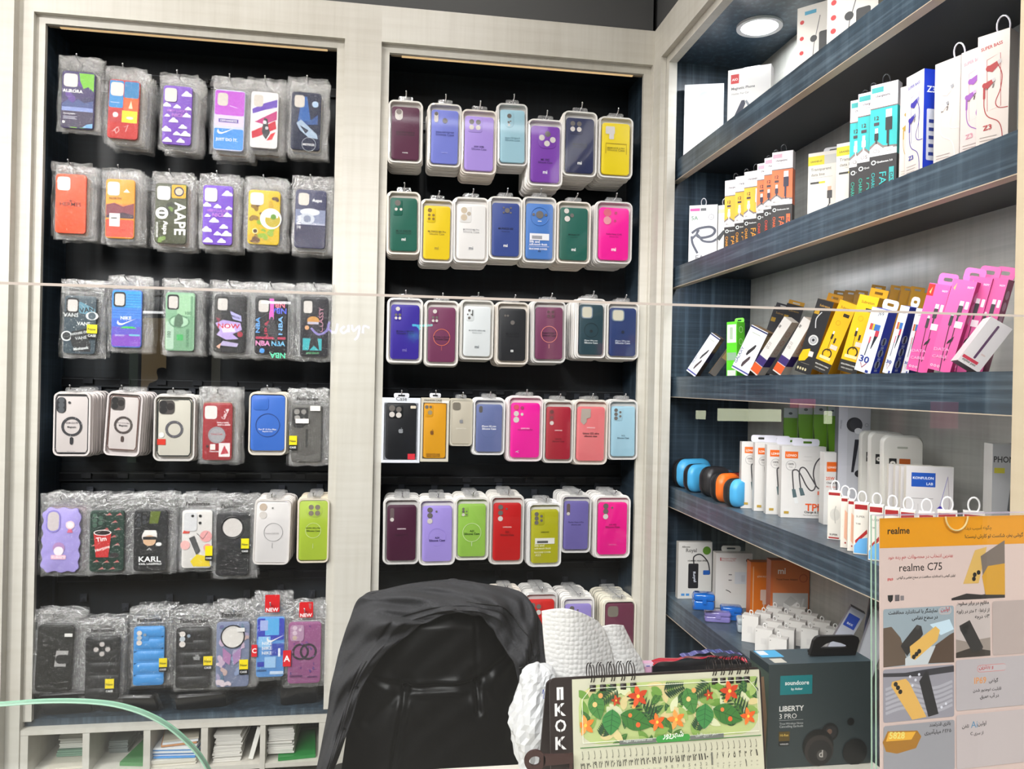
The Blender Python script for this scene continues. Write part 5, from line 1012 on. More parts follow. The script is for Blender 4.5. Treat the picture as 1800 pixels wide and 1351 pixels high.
carton('cable_box', 'white box mostly hidden behind the coiled cable box, second shelf', 'cable box', (1263, 361.5), (1283, 359.5), SH2, .014, '#e9e6df', '#b8b6b0', [('r', .0, .86, .95, .93, '#cfd6b0'), ('l', [(.0, .40), (.5, .52), (.95, .42)], .4, '#30343a')], X0=.872, tab=('loop', '#cfcfd0', .9))
def fastbox(TL, TR, body, acc, lab, X0=XH, loop=None, plug='#241f3c', pink='#f0a0b0', ios='Micro', wire=None):
    A = [('r', 0, .0, 1, .40, '#1f1c1e'), ('p', [(0, .40), (0, .46), (.25, .505), (.5, .455), (1, .45), (1, .40)], '#e8e6e4'), ('p', [(0, .46), (0, .485), (.25, .53), (.5, .48), (1, .47), (1, .45), (.5, .455), (.25, .505)], '#7a706c'),
         ('r', 0, .795, 1, .805, '#6c6262'), ('r', .04, .93, .48, .975, pink), ('t', 'chargesync', .46, .885, .55, '#4c4448', 0, True), ('r', .2, .865, .5, .87, '#b0acac'),
         ('t', '12', .24, .70, .17, '#3c2020', 0, True), ('r', .14, .655, .34, .68, '#3a2c34'),
         ('r', .58, .705, .80, .775, '#ece8ec'), ('r', .57, .60, .82, .71, plug, .03), ('r', .62, .49, .70, .60, plug), ('l', [(.69, .60), (.69, .46)], .05, plug),
         ('r', .19, .585, .30, .63, '#f0ecec'), ('r', .17, .53, .32, .59, plug, .03), ('r', .22, .50, .27, .53, plug),
         ('t', ios, .24, .425, .30, '#9c9694', 0, False), ('r', .52, .43, .86, .46, '#ece4e2'),
         ('o', .16, .345, .09, .035, '#e8f0ec'), ('t', 'Qualcomm 3.0', .57, .335, .58, '#e8e8e8', 0, True), ('t', 'FAST', .38, .155, .95, acc, -90, False, .26), ('t', 'CHARGING', .09, .155, .98, acc, -90, False, .13), ('r', .74, .03, .92, .29, acc), ('t', 'DATA', .77, .19, .50, '#2c2424', -90, True, .11)]
    return carton('cable_box', lab, 'cable box', TL, TR, SH2, .022, body, '#2a2628', [('r', 0, .80, 1, 1, '#ebe5e6')]+A, X0=X0, topmat='#efe9ea', sideart=[('r', 0, .40, 1, .80, body), ('r', 0, .80, 1, 1, '#e4dedf')], tab=('loop', '#1c1c1e', .9) )
fastbox((1274.7, 318.4), (1308, 313.5), '#eeb32c', '#e89c28', 'yellow charging cable box, rearmost of the three yellow ones, second shelf', plug='#d9d4dc', pink='#f4e0cc')
fastbox((1293, 311.4), (1327, 306), '#eeb32c', '#e89c28', 'yellow charging cable box, middle one of three, second shelf', plug='#d9d4dc', pink='#f4e0cc')
fastbox((1308.8, 303.2), (1344, 297.5), '#eeb32c', '#e89c28', 'yellow charging cable box standing next to the orange ones, second shelf', plug='#d9d4dc', pink='#f4e0cc')
fastbox((1331.5, 288.7), (1367, 283), '#e8703c', '#d8402c', 'orange charging cable box, rearmost of the three orange ones, second shelf')
fastbox((1344, 278.9), (1380, 273), '#e8703c', '#d8402c', 'orange charging cable box, middle one of three, second shelf')
fastbox((1357.7, 269.1), (1394.3, 263.8), '#e8703c', '#f0642c', 'orange charging cable box, foremost of three, fully visible on the second shelf')
TRN = [('r', 0, .84, .52, .955, '#ecd60c'), ('r', .52, .84, 1, .955, '#cfcdc8'), ('t', 'GRAND-D', .26, .875, .38, '#6c600c', 0, True), ('t', 'Transparent', .42, .755, .66, '#6c6660', 0, False), ('t', 'data line', .32, .70, .44, '#6c6660', 0, False), ('r', .08, .675, .8, .678, '#a8a29c'), ('r', .08, .60, .36, .625, '#2c2a28'), ('r', .36, .60, .56, .625, '#dcc81c'), ('r', .64, .50, .76, .55, '#d8a888'), ('r', .63, .40, .79, .50, '#3a3638', .02), ('r', .69, .33, .74, .40, '#3a3638'), ('s', [(.71, .33), (.6, .28), (.3, .24), (.2, .12)], .03, '#2a2628')]
carton('cable_box', 'cream transparent-cable box with yellow heading, standing clear of its neighbours, second shelf', 'cable box', (1421.3, 270.9), (1476, 262.5), SH2, .02, '#e9e3d9', '#dcd5ca', TRN, X0=.885, tab=('tab', '#dcdce0', .8, .75))
carton('cable_box', 'cream transparent-cable box half hidden by the teal boxes, second shelf', 'cable box', (1471, 254), (1532, 243), SH2, .02, '#e9e3d9', '#dcd5ca', TRN, X0=.885)
TEAL = dict(plug='#101416', pink='#2f9c98', ios='iOS')
fastbox((1495.3, 178.4), (1541, 168.5), '#18b5b4', '#28b09a', 'teal charging cable box, rearmost of the three teal ones, second shelf', plug='#e8eeee', pink='#2f9c98', ios='iOS')
fastbox((1509, 166.6), (1556, 155.8), '#18b5b4', '#28b09a', 'teal charging cable box, middle one of three, second shelf', plug='#e8eeee', pink='#2f9c98', ios='iOS')
fastbox((1531.2, 152), (1579, 140.4), '#18b5b4', '#28b0b0', 'teal charging cable box, foremost of three, fully visible on the second shelf', **TEAL)
def zbox(TL, TR, body, c, lab, z3, silver='#b8b8bc', side=None, full=True, lw=.028, loop=None, X0=XH):
    bl = lambda u, v, s: [('p', [(u-.16*s, v-.012), (u-.10*s, v+.028*s), (u+.16*s, v+.050*s), (u+.20*s, v+.018*s), (u-.02*s, v-.03*s)], c), ('c', u-.14*s, v+.006, .085*s, c, .10*s), ('p', [(u+.12*s, v+.048*s), (u+.24*s, v+.058*s), (u+.27*s, v+.03*s), (u+.17*s, v+.018*s)], silver)]
    A = []
    if full: A += [('t', 'SUPER BASS', .45, .885, .68, z3, 6, True, .12), ('l', [(.30, .80), (.72, .83), (.76, .42), (.34, .40), (.30, .80)], .016, z3)]
    A += [('t', 'Enjoy your', .40, .60, .30, '#4c4448', 80, True, .11), ('t', 'music life', .56, .60, .26, '#4c4448', 80, True, .09)]
    A += [('s', [(.66, .74), (.78, .66), (.74, .55), (.60, .46), (.70, .41), (.98, .40)], lw, c), ('s', [(.24, .58), (.24, .44), (.36, .36), (.70, .30), (.82, .20), (.82, .02)], lw, c), ('r', .20, .50, .27, .59, c, .02)]
    A += bl(.50, .725, 1.0)+bl(.36, .60, .85)
    if full: A += [('t', 'Z3', .36, .255, .28, z3, 4, True, .17)]
    for i in range(4): A += [('r', .12, .20-.025*i, .66-.04*i, .204-.025*i, '#a89c98')]
    return carton('earphone_box', lab, 'earphone box', TL, TR, SH2, .03, body, side or '#d8ccc4', A, X0=X0, sideart=([('t', 'Z3', .45, .80, .55, '#e8eef8', 0, True), ('r', .2, .22, .8, .66, '#d8dce8', .08)]+[('r', .34, .26+.07*i, .66, .29+.07*i, '#2c3c8c') for i in range(5)]) if side and side.startswith('#1') else (), tab=loop)
zbox((1583.3, 154.8), (1612, 146), '#ddd2c6', '#b8963c', 'cream earphone box with a gold earphone, wedged beside the teal boxes', '#c8b8a8', '#e0dcd4', full=False)
zbox((1593.8, 137.6), (1625, 120.5), '#e2d8d2', '#40389c', 'earphone box with violet-blue earphones and bright blue side', '#3440a0', '#8c8cb8', side='#1c3cc0')
zbox((1644.2, 114.7), (1689.3, 96.9), '#ddd2cc', '#e8e4e2', 'pale earphone box with white and silver earphones', '#c8bcb8', '#9c9ca0', full=False, loop=('loop', '#e4e0e8', 1.3, .7))
zbox((1690.4, 94.7), (1738, 76), '#e0d2ce', '#9c60b4', 'earphone box with lilac earphones and pink heading', '#e0a0b0', '#c8a8d8')
zbox((1719.4, 66.8), (1775.8, 48.6), '#e0d4cc', '#a81c20', 'earphone box with deep red earphones, beside the tan end post', '#b01c24', '#c8c0c0', loop=('loop', '#e4e0e8', 1.3, .66))
# ---- third shelf, everything leaning
GAL = [('r', 0, .03, 1, .06, '#4c4c9c'), ('r', 0, .955, 1, .985, '#20285c'), ('t', 'GALAXY', .17, .32, .9, '#5c6c8c', 88, True, .16), ('p', [(.40, .40), (.48, .38), (.72, .58), (.74, .66), (.66, .66), (.42, .48)], '#2e2c30'), ('p', [(.42, .14), (.50, .12), (.72, .34), (.70, .40), (.62, .38), (.42, .22)], '#4a3c40'), ('r', .2, .86, .7, .875, '#a8b09c')]
GS = [('r', 0, .0, 1, .34, '#4c3c30'), ('r', .0, .38, 1, .62, '#28285c'), ('r', .1, .66, .9, .92, '#9c8258')]
leaner('headset_box', 'small white box with dark earpieces, first leaning box on the third shelf', 'box', (1206.4, 651), (1229, 651), (1251, 584), .030, '#e6e6ea', '#5c4c3c', GAL, yaw=.80, X0=.835, sideart=GS)
leaner('headset_box', 'black-edged box squeezed behind the first leaning one, third shelf', 'box', (1247, 655), (1262, 656), (1288, 600), .03, '#4a4440', '#6c5c44', [('r', .1, .5, .9, .8, '#8c7448')], yaw=.30, X0=.87)
leaner('power_bank_box', 'bright green bagged box with white side icons, third shelf', 'box', (1277, 660), (1295, 660), (1277.6, 566), .034, '#5ccc2c', '#54c424', [('r', .05, .62, .92, .95, '#d8dcd4'), ('r', .3, .68, .6, .9, '#a8b8a0'), ('r', .05, .30, .95, .44, '#8cac90'), ('r', .1, .02, .9, .12, '#e0e4dc')], yaw=1.05, X0=.87, sideart=[('o', .5, .86, .24, .04, '#dcf4d0'), ('o', .5, .64, .24, .04, '#c8f0b8'), ('r', .1, .4, .9, .42, '#8ce060')], tab=('tab', '#7cdc50', .012))
leaner('headset_box', 'large white box with two dark earpieces and brown side, third shelf', 'box', (1285.6, 651), (1321, 651), (1324, 570), .035, '#e8e7ea', '#6c5438', GAL, yaw=.95, X0=.85, sideart=GS)
for i, (dx, dy, lab) in enumerate(((0, 0, 'slim white box with orange base and icon side, leaning on the earpiece box, third shelf'), (40, 0, 'slim white box with orange base, leaning beside the black cable box, third shelf'))):
    leaner('charger_box', lab, 'charger box', (1318+dx, 652), (1337+dx, 656), (1380+dx*.85, 556), .03, '#ddd8d4', '#c9c0b6', [('r', .0, .02, 1, .16, '#e05c2c'), ('r', 0, .17, 1, .30, '#403070'), ('t', 'inet', .3, .84, .3, '#2c2c2c', 80, True, .3), ('t', 'QC 3.0', .5, .5, .7, '#8c8480', 88, False, .4)], yaw=1.05, X0=.84, sideart=[('r', .0, .17, 1, .36, '#382a70'), ('o', .5, .46, .22, .04, '#c08070'), ('o', .5, .62, .22, .04, '#c05c50'), ('o', .5, .78, .22, .04, '#c08070'), ('r', .0, .0, 1, .16, '#cfc8be')])
BLK = [('t', 'Subraton', .55, .91, .62, '#d8a84c', 0, False), ('r', .05, .80, .35, .86, '#c89c2c'), ('o', .52, .46, .30, .10, '#d0d0d0'), ('o', .52, .46, .18, .10, '#b8b8bc'), ('s', [(.42, .62), (.30, .74), (.5, .84)], .06, '#d4d4d6'), ('p', [(.0, .20), (.1, .30), (.5, .34), (.62, .26), (.4, .17), (.05, .14)], '#e8bc14'), ('r', .5, .24, .78, .31, '#e4d8d4'), ('r', .2, .13, .75, .135, '#8c8474')]+[('c', .14+.16*i, .055, .055, '#d8cca0', .085) for i in range(4)]
for i, (x_, y_, X_) in enumerate(((1362, 537, .93), (1384, 532, .94))):
    leaner('cable_carton', ['black cable carton behind the slim white boxes, rear one', 'black cable carton showing its top behind the slim white boxes'][i], 'cable box', (x_-40, 655), (x_-8, 655), (x_, y_), .02, '#28272c', '#7c5c1c', [('t', 'Subraton', .5, .90, .6, '#b0883c', 0, False), ('r', .05, .78, .3, .84, '#a8821c')], yaw=.5, X0=X_, tab=('flat', '#c89424' if i else '#2c2b30', .012))
leaner('cable_carton', 'black cable carton with a white coiled cable, third shelf', 'cable box', (1396.7, 654), (1427, 654), (1438.9, 523.9), .035, '#26262a', '#c48a18', BLK, yaw=1.0, X0=XH, tab=('flat', '#d89c1c', .016), sideart=[])
YEL = [('t', 'Subraton', .52, .90, .66, '#4c3810', 0, False), ('r', .50, .80, .84, .845, '#2c2414'), ('o', .4, .70, .13, .012, '#8c6c14'), ('r', .34, .54, .42, .58, '#e8e8e8'), ('r', .32, .47, .44, .54, '#2a241c'), ('r', .56, .43, .66, .50, '#2a241c'), ('s', [(.38, .47), (.40, .36), (.46, .30)], .025, '#2a241c'), ('s', [(.61, .43), (.52, .34), (.48, .30)], .025, '#2a241c'), ('o', .48, .265, .28, .07, '#2c241c'), ('r', .5, .345, .9, .405, '#e8c8b8'), ('r', .14, .185, .78, .225, '#f0dc9c'), ('r', 0, 0, 1, .15, '#2a2826'), ('t', 'SOLUTION CABLE', .48, .085, .8, '#e8e4dc', 0, True), ('t', 'HIGH QUALITY', .45, .035, .62, '#c8c4bc', 0, True)]
for i, x_ in enumerate((1529, 1563, 1581, 1599)):
    leaner('cable_carton', ['yellow cable carton in the back row, first of the four', 'yellow cable carton in the back row, second of the four', 'yellow cable carton in the back row, third of the four', 'yellow cable carton in the back row, last of the four'][i], 'cable box', (x_-30, 655), (x_-2, 655), (x_+3, 507+i*1.2), .022, '#c08c10', '#a8780c', [], yaw=.45, X0=.965, tab=('flat', '#c48e14', .012))
for i in range(3): leaner('cable_carton', ['yellow cable carton behind the black one, rear row', 'yellow cable carton rear row, between black and yellow ones', 'yellow cable carton rear row, just before the bright pair'][i], 'cable box', (1440+i*19, 655), (1465+i*19, 655), (1465+i*19, 517), .02, '#c08c10', '#a0720c', [], yaw=.45, X0=.95, tab=('flat', '#b8860f', .012))
leaner('cable_carton', 'yellow cable carton with coiled black cable, beside the black one', 'cable box', (1426.8, 652), (1460, 652), (1479.4, 525.8), .032, '#ecb410', '#c8900c', YEL, yaw=1.0, tab=None)
leaner('cable_carton', 'yellow cable carton with coiled black cable, beside the white and blue box', 'cable box', (1472.5, 652), (1508, 652), (1512.7, 516.3), .034, '#ecb410', '#c08a0c', YEL, yaw=1.02, tab=('flat', '#d8a010', .016))
WB = [('t', 'J69', .62, .885, .34, '#2c2c34', 0, False), ('r', .18, .66, .80, .76, '#3c6cb0'), ('r', .18, .66, .34, .76, '#c04c3c'), ('r', .36, .66, .46, .76, '#d8b82c'), ('r', .60, .58, .82, .67, '#b83c4c'), ('p', [(.60, .58), (.80, .58), (.62, .38), (.58, .38)], '#2a2c34'), ('r', .36, .46, .46, .56, '#c85c6c'), ('l', [(.40, .46), (.36, .26)], .05, '#2a2c34'), ('t', '30', .42, .15, .60, '#28388c', 0, True, .36), ('l', [(.26, .14), (.40, .07), (.62, .15)], .04, '#a82434'), ('r', .66, .01, .84, .05, '#2c3c8c')]
WS = [('c', .45, v, .30, '#8c94a8', .30) for v in (.52, .34, .16)]+[('r', .36, v-.05, .56, v+.05, '#30303c') for v in (.52, .34, .16)]+[('r', .3, v-.11, .62, v-.075, '#8c94b0') for v in (.52, .34, .16)]
leaner('cable_carton', 'white cable carton with dark blue side, in front of the yellow ones', 'cable box', (1501.5, 650), (1532, 650), (1534, 538.7), .026, '#e4e6ec', '#20349c', WB, yaw=1.2, sideart=WS, tab=('tab', '#dfe2ea', .018))
leaner('cable_carton', 'white cable carton with dark blue side, second behind the front one', 'cable box', (1551, 650), (1567, 650), (1583, 536), .026, '#dadce4', '#1c2e88', WB, yaw=1.2, X0=.885, sideart=WS, tab=('tab', '#d4d8e2', .018))
leaner('cable_carton', 'white cable carton mostly hidden beside the pink ones', 'cable box', (1584, 650), (1597, 650), (1610, 541), .020, '#dddde0', '#28347c', WB, yaw=1.2, X0=.905, tab=('tab', '#ccd0da', .016))
PK = [('r', .0, .86, .30, .99, '#b8281c'), ('p', [(.1, .9), (.2, .96), (.18, .88)], '#f0b070'), ('t', 'SG77', .80, .92, .26, '#f8dcec', 0, True), ('r', .55, .72, .72, .78, '#d8d4d8'), ('r', .54, .62, .74, .73, '#3c3a3e', .03), ('r', .60, .56, .68, .62, '#3c3a3e'), ('r', .34, .60, .45, .64, '#d8d4d8'), ('r', .33, .50, .47, .61, '#3c3a3e', .03), ('l', [(.64, .57), (.66, .36), (.62, .12)], .035, '#4a2c3c'), ('l', [(.40, .50), (.44, .30), (.56, .0)], .035, '#4a2c3c'), ('r', .60, .49, .92, .56, '#f0dce4'), ('r', .80, .70, .94, .78, '#f4e4ea', .02), ('p', [(.50, .30), (.54, .34), (.74, .40), (.70, .34)], '#2c282c'), ('t', 'DATA', .38, .22, .66, '#f29cc4', 8, True, .14), ('t', 'CABLE', .40, .14, .66, '#f29cc4', 8, True, .14), ('o', .15, .05, .055, .02, '#fbe0ec'), ('o', .30, .05, .055, .02, '#fbe0ec'), ('o', .45, .05, .055, .02, '#fbe0ec')]
PS = [('c', .5, v, .28, '#e0a0c4', .28) for v in (.84, .72, .60)]
leaner('cable_carton', 'pink cable carton with red corner flag, first of the pink row', 'cable box', (1592.8, 647.2), (1631, 647), (1634, 496.5), .026, '#e2589c', '#c4407e', PK, yaw=1.03, tab=('tab', '#ea70b0', .020))
leaner('cable_carton', 'pink cable carton overlapping the flagged one, second of the pink row', 'cable box', (1629.8, 647), (1672, 646.4), (1677, 489), .030, '#e460a2', '#c0407e', [q for q in PK if q[0] != 'r' or q[5] != '#b8281c'], yaw=1.03, tab=('tab', '#ea70b0', .022), sideart=PS)
leaner('cable_carton', 'pink cable carton showing mainly its darker side, third of the pink row', 'cable box', (1660, 647), (1700, 646.4), (1706, 484), .028, '#dc5898', '#b83c76', [q for q in PK if q[0] != 'r' or q[5] != '#b8281c'], yaw=1.03, X0=.885, tab=('tab', '#e068a4', .020), sideart=PS)
leaner('cable_carton', 'pink cable carton at the end post, last of the pink row', 'cable box', (1690, 647), (1728, 646.4), (1735, 486), .026, '#dc5898', '#b03870', [q for q in PK if q[0] != 'r' or q[5] != '#b8281c'], yaw=1.03, X0=.90, tab=('tab', '#d8609c', .020), sideart=PS)
leaner('stylus_box', 'white box with a purple pen, lying aslant at the end of the third shelf', 'box', (1683, 640), (1737, 655), (1748, 556), .042, '#ded8d8', '#c4bcb8', [('r', .44, .18, .54, .92, '#5c3c5c', .05), ('r', .05, .10, .75, .16, '#c83c50'), ('t', 'stylus pen', .42, .04, .6, '#5c5854', 0, True), ('r', .62, .3, .8, .33, '#d8c0bc')], yaw=.45, X0=.83, bottom='#a8aaa4')
# ---- fourth shelf
def earpouch(px, col, lab, X=.86, w=.085, h=.055, d=.045, yaw=-.5, z=SH4, two_=None):
    p = at(px, 860, 'X', X); o = empty('zip_pouch', (p.x, p.y, z+.0006)); o.rotation_euler = (0, 0, yaw); tag(o, lab, 'pouch')
    def sup(y0, y1, c, nm, k):
        mb = MB(); n = 7; rings = []
        for i in range(n):
            t = i/(n-1); y = y0+(y1-y0)*t
            q = 1-.22*(t**3) if k > 0 else 1-.22*((1-t)**3)
            rings.append((y, q))
        out = rrect(-w/2, -h/2, w/2, h/2, h*.36, 6); N = len(out); vs = []; fs = []
        for y, q in rings: vs += [(a*q, y, b*q+h/2) for a, b in out]
        for r_ in range(n-1):
            for i in range(N): fs.append((r_*N+(i+1) % N, r_*N+i, (r_+1)*N+i, (r_+1)*N+(i+1) % N))
        fs += [tuple(range(N)), tuple(range((n-1)*N, n*N))[::-1]]
        mb.add(vs, fs, M(c, .35)); shade(mb.build(nm, o), 50)
    sup(-d/2, -d*.10, col, 'shell', -1); sup(d*.10, d/2, two_ or '#1d1c20', 'shell', 1)
    mb = MB(); out = rrect(-w/2+.001, .001, w/2-.001, h-.001, h*.35, 6); mb.slab(out, -d*.10, d*.10, M('#18181b', .6)); mb.build('zipper_band', o)
    mb = MB(); mb.tube([(w/2-.004, 0, h*.7), (w/2+.004, -.006, h*.45), (w/2+.002, -.01, h*.25)], .0012, M('#222226', .5), 5); mb.build('zip_pull', o)
earpouch(1215, '#4aa8dc', 'sky blue zipped pouch at the far end of the fourth shelf', X=.855, w=.115, h=.082, d=.055, yaw=.3)
earpouch(1226, '#4aa8dc', 'sky blue zipped pouch in front of the first blue one, fourth shelf', d=.04, X=.835, w=.085, h=.076, yaw=.4)
earpouch(1256, '#2b292c', 'charcoal zipped pouch between the blue and orange ones', X=.848, w=.085, h=.078, yaw=.4)
earpouch(1275, '#ee7022', 'orange zipped pouch on the fourth shelf', X=.835, w=.078, h=.072, yaw=.4)
earpouch(1297, '#4aa8dc', 'sky blue zipped pouch beside the white cable cartons', X=.83, w=.066, h=.068, yaw=.4)
earpouch(1266, '#3c6080', 'dark zipped pouch lying behind, against the back of the fourth shelf', X=.945, w=.080, h=.05, yaw=-.1, d=.035, two_='#8c2c24')
earpouch(1292, '#8c2c24', 'dark red zipped pouch behind the orange one', X=.955, w=.080, h=.05, yaw=.1)
LD = [('r', .075, .83, .37, .925, '#ec6a1c'), ('t', 'LDNIO', .222, .855, .23, '#fbf0e4', 0, True), ('o', .21, .73, .115, .010, '#9c9a98'), ('t', '100%', .21, .735, .13, '#5c5856', 0, True), ('t', 'Fast', .21, .70, .08, '#8c8886', 0, False), ('s', [(.28, .40), (.25, .60), (.26, .66), (.36, .665), (.46, .58), (.56, .46), (.66, .39), (.74, .40), (.78, .46)], .030, '#4c4a4c'), ('s', [(.44, .42), (.40, .62), (.44, .70), (.54, .69), (.68, .56), (.84, .42), (.97, .46)], .030, '#4c4a4c'), ('s', [(.78, .46), (.72, .62), (.78, .78), (.97, .90)], .030, '#4c4a4c'),
      ('p', [(.24, .40), (.32, .40), (.36, .29), (.27, .28)], '#54686c'), ('p', [(.28, .28), (.36, .29), (.40, .21), (.32, .20)], '#e0e0de'), ('p', [(.40, .42), (.48, .42), (.54, .32), (.44, .31)], '#54686c'), ('r', .5, .855, .68, .858, '#a8a6a4'), ('r', .48, .80, .68, .803, '#a8a6a4'),
      ('t', 'TPE', .74, .10, .38, '#ec5c24', 0, True), ('t', 'Charge & Sync', .74, .06, .42, '#4c4844', 0, True), ('t', 'Fast Charging Data Cable', .72, .03, .42, '#8c8884', 0, False), ('r', .07, .055, .18, .09, '#b8963c'), ('r', .82, .33, .96, .38, '#e8785c'), ('t', 'MICRO', .88, .155, .12, '#3c3c3c', 0, True)]
ldtab = ('tab', '#e8e6f0', 1.0, .60)
for BL, BR, TL, n_, lab in (((1301.7, 893), (1372, 900), (1302, 776.5), 0, 'white carton with a looped grey cable, rearmost of the four, fourth shelf'), ((1325, 898), (1396, 905), (1325, 778), 1, 'white carton with a looped grey cable, second from the rear'), ((1346, 903.6), (1420, 911), (1347, 781.4), 2, 'white carton with a looped grey cable, second from the front'), ((1372, 909.3), (1449.6, 918.6), (1372.2, 783.9), 3, 'white carton with a looped grey cable, foremost and fully visible')):
    carton('cable_carton', lab, 'cable box', TL, None, SH4, .020, '#dcd8d4', '#c8c4c0', LD, mode='base', BL=BL, BR=BR, tab=ldtab, yaw=.22)
carton('charger_carton', 'white charger carton with orange mark, beside the looped cable cartons', 'charger box', (1446.8, 795.3), None, SH4, .030, '#e2deda', '#cfcbc7', [('r', .07, .735, .38, .87, '#ec6a1c'), ('t', 'LDNIO', .225, .78, .25, '#fbf0e4', 0, True), ('t', '25W', .18, .62, .26, '#ec5c24', 0, True), ('t', 'Charge & Sync', .30, .56, .46, '#4c4844', 0, True), ('t', 'PD Charger', .22, .51, .3, '#ec6a4c', 0, False), ('c', .84, .70, .08, '#9c7c70'), ('r', .74, .58, .94, .60, '#7c7876'), ('r', .44, .34, .62, .46, '#3c3a3e', .05), ('r', .72, .32, .90, .45, '#2a2c30', .05), ('p', [(.34, .90), (.46, .965), (.56, .93)], '#8c98a0'), ('r', .64, .90, .72, .94, '#1c1c1e', .02)], mode='base', BL=(1447, 922), BR=(1506, 930), yaw=.22)
GRN = [('r', 0, .90, 1, 1, '#9aa0a0'), ('c', .5, .945, .14, '#3c4444', .10)]
for i, (x0_, y0_, w_) in enumerate(((1378, 717, 24), (1404, 709.5, 26), (1431, 709, 25), (1456, 711, 16))):
    carton('earphone_carton', ['green earphone carton with grey cap, first of four behind the white cartons', 'green earphone carton with grey cap, second of four', 'green earphone carton with grey cap, third of four', 'green earphone carton with grey cap, beside the silver headset box'][i], 'earphone box', (x0_, y0_), (x0_+w_, y0_+.6), SH4, .03, '#5c8c14', '#3c6010', GRN+[('t', 'earphone', .55, .52, .5, '#2c4c08', 86, False, .22), ('p', [(.0, .0), (.0, .8), (.22, .5), (.2, .0)], '#182014')], X0=.955+.004*i, yaw=.45)
carton('headset_carton', 'silver carton with a dark round headset, taller than the green ones', 'headset box', (1474.9, 712), (1531, 714.7), SH4, .035, '#b4b4ba', '#4c4c52', [('r', 0, 0, .28, 1, '#bfbfc6'), ('c', .50, .84, .25, '#2a2a2e', .25), ('c', .54, .845, .20, '#3a3a40', .20), ('c', .62, .79, .12, '#d8d8da', .10), ('p', [(.52, .72), (.66, .72), (.50, .45), (.42, .45)], '#1c1c28'), ('c', .70, .44, .17, '#1c1c24', .13), ('o', .88, .84, .06, .015, '#8c8c90'), ('t', 'wireless headset', .10, .84, .3, '#7a7a80', 86, False, .07)], X0=.93, yaw=.35)
WHT = [('r', 0, .0, 1, 1, '#dedad2', .18), ('r', .34, .895, .62, .915, '#a8a89c', .02), ('r', .13, .70, .33, .80, '#1c1c1e'), ('c', .23, .75, .075, '#e8e4dc'), ('c', .23, .75, .02, '#1c1c1e'), ('r', .40, .69, .69, .80, '#b85c20'), ('t', 'PMC', .545, .725, .2, '#5c1c14', 0, True), ('r', .76, .73, .96, .765, '#e8e6de', .03), ('l', [(.84, .56), (.98, .66)], .07, '#2c2c2e')]
def clam(px0, px1, py, lab, X0):
    a = at(px0, py, 'X', X0); yaw = .38; n = Vector((math.sin(yaw), math.cos(yaw), 0)); r = Vector(ray(px1, py)); b = Vector(CAM)+r*((a-Vector(CAM)).dot(n)/r.dot(n)); W = Vector((b.x-a.x, b.y-a.y, 0)).length; H = a.z-SH4
    o = empty('headphone_pack', (a.x, a.y, SH4+.0006)); o.rotation_euler = (0, 0, -yaw); tag(o, lab, 'headphone pack')
    mb = MB(); mb.slab(rrect(0, 0, W, H, W*.20, 6), 0, .030, M('#d4d0c6', .35), .008); shade(mb.build('shell', o))
    mb = MB(); mb.art(WHT, W*.04, H*.02, W*.92, H*.96, -.0003, .4, .00005); mb.build('insert_card', o)
clam(1514, 1574, 757, 'cream headphone pack, rearmost of the three on the fourth shelf', .955)
clam(1530, 1592, 759, 'cream headphone pack, middle one of the three', .935)
clam(1552, 1625, 765, 'cream headphone pack with orange square, foremost of the three', .915)
KF = [('r', 0, 0, 1, 1, '#dfdad9'), ('r', .11, .78, .62, .93, '#2458b8'), ('t', 'KONFULON', .36, .86, .44, '#f0f4fc', 0, True), ('t', 'LAB', .50, .80, .14, '#f0f4fc', 0, True), ('r', .10, .655, .58, .66, '#7c7876'), ('l', [(.26, .60), (.26, .52), (.62, .50)], .006, '#a8a4a2'), ('l', [(.88, .90), (.72, .58), (.50, .20)], .012, '#8c88c8'), ('l', [(.88, .90), (.92, .6), (.80, .2)], .012, '#b8a8b0'), ('c', .73, .56, .05, '#4c3cb0'), ('c', .85, .36, .05, '#c83c64'), ('c', .58, .36, .045, '#6cb08c'), ('r', .66, .555, .82, .565, '#4c3cb0'), ('r', .78, .355, .94, .365, '#c83c64'), ('p', [(.70, .04), (.74, .12), (.78, .10), (.74, .03)], '#3c3a3c')]
for TL, TRx, lab, XX in (((1562.5, 816), 1640, 'white square cable box under the headphone packs, rearmost of four', .905), ((1574, 818), 1652, 'white square cable box under the headphone packs, second of four', .893), ((1584, 820), 1664, 'white square cable box, third of four with a sliver of blue mark', .881), ((1593.5, 818.5), 1676.6, 'white square cable box with blue mark and coloured lights, foremost', .869)):
    carton('cable_carton', lab, 'cable box', TL, (TRx, 826), SH4, .013, '#dfdad9', '#d4ccbe', KF if XX < .87 else [q for q in KF[:2]], X0=XX, yaw=.35)
carton('phone_stand_box', 'white phone stand box with black heading, beside the tan end post', 'box', (1745.3, 780.4), (1800, 776), SH4, .03, '#c4c4c6', '#b4b0aa', [('t', 'PHONE', .44, .86, .8, '#2a2a2c', 0, True, .22), ('r', .06, .78, .40, .82, '#dcd01c'), ('r', 0, .16, 1, .34, '#8c8478'), ('r', 0, .0, 1, .13, '#8c8c3c'), ('c', .55, .24, .20, '#bcbcb8', .10), ('p', [(.5, .5), (.62, .74), (.7, .74), (.7, .48)], '#54585c')], X0=.93, yaw=.30)
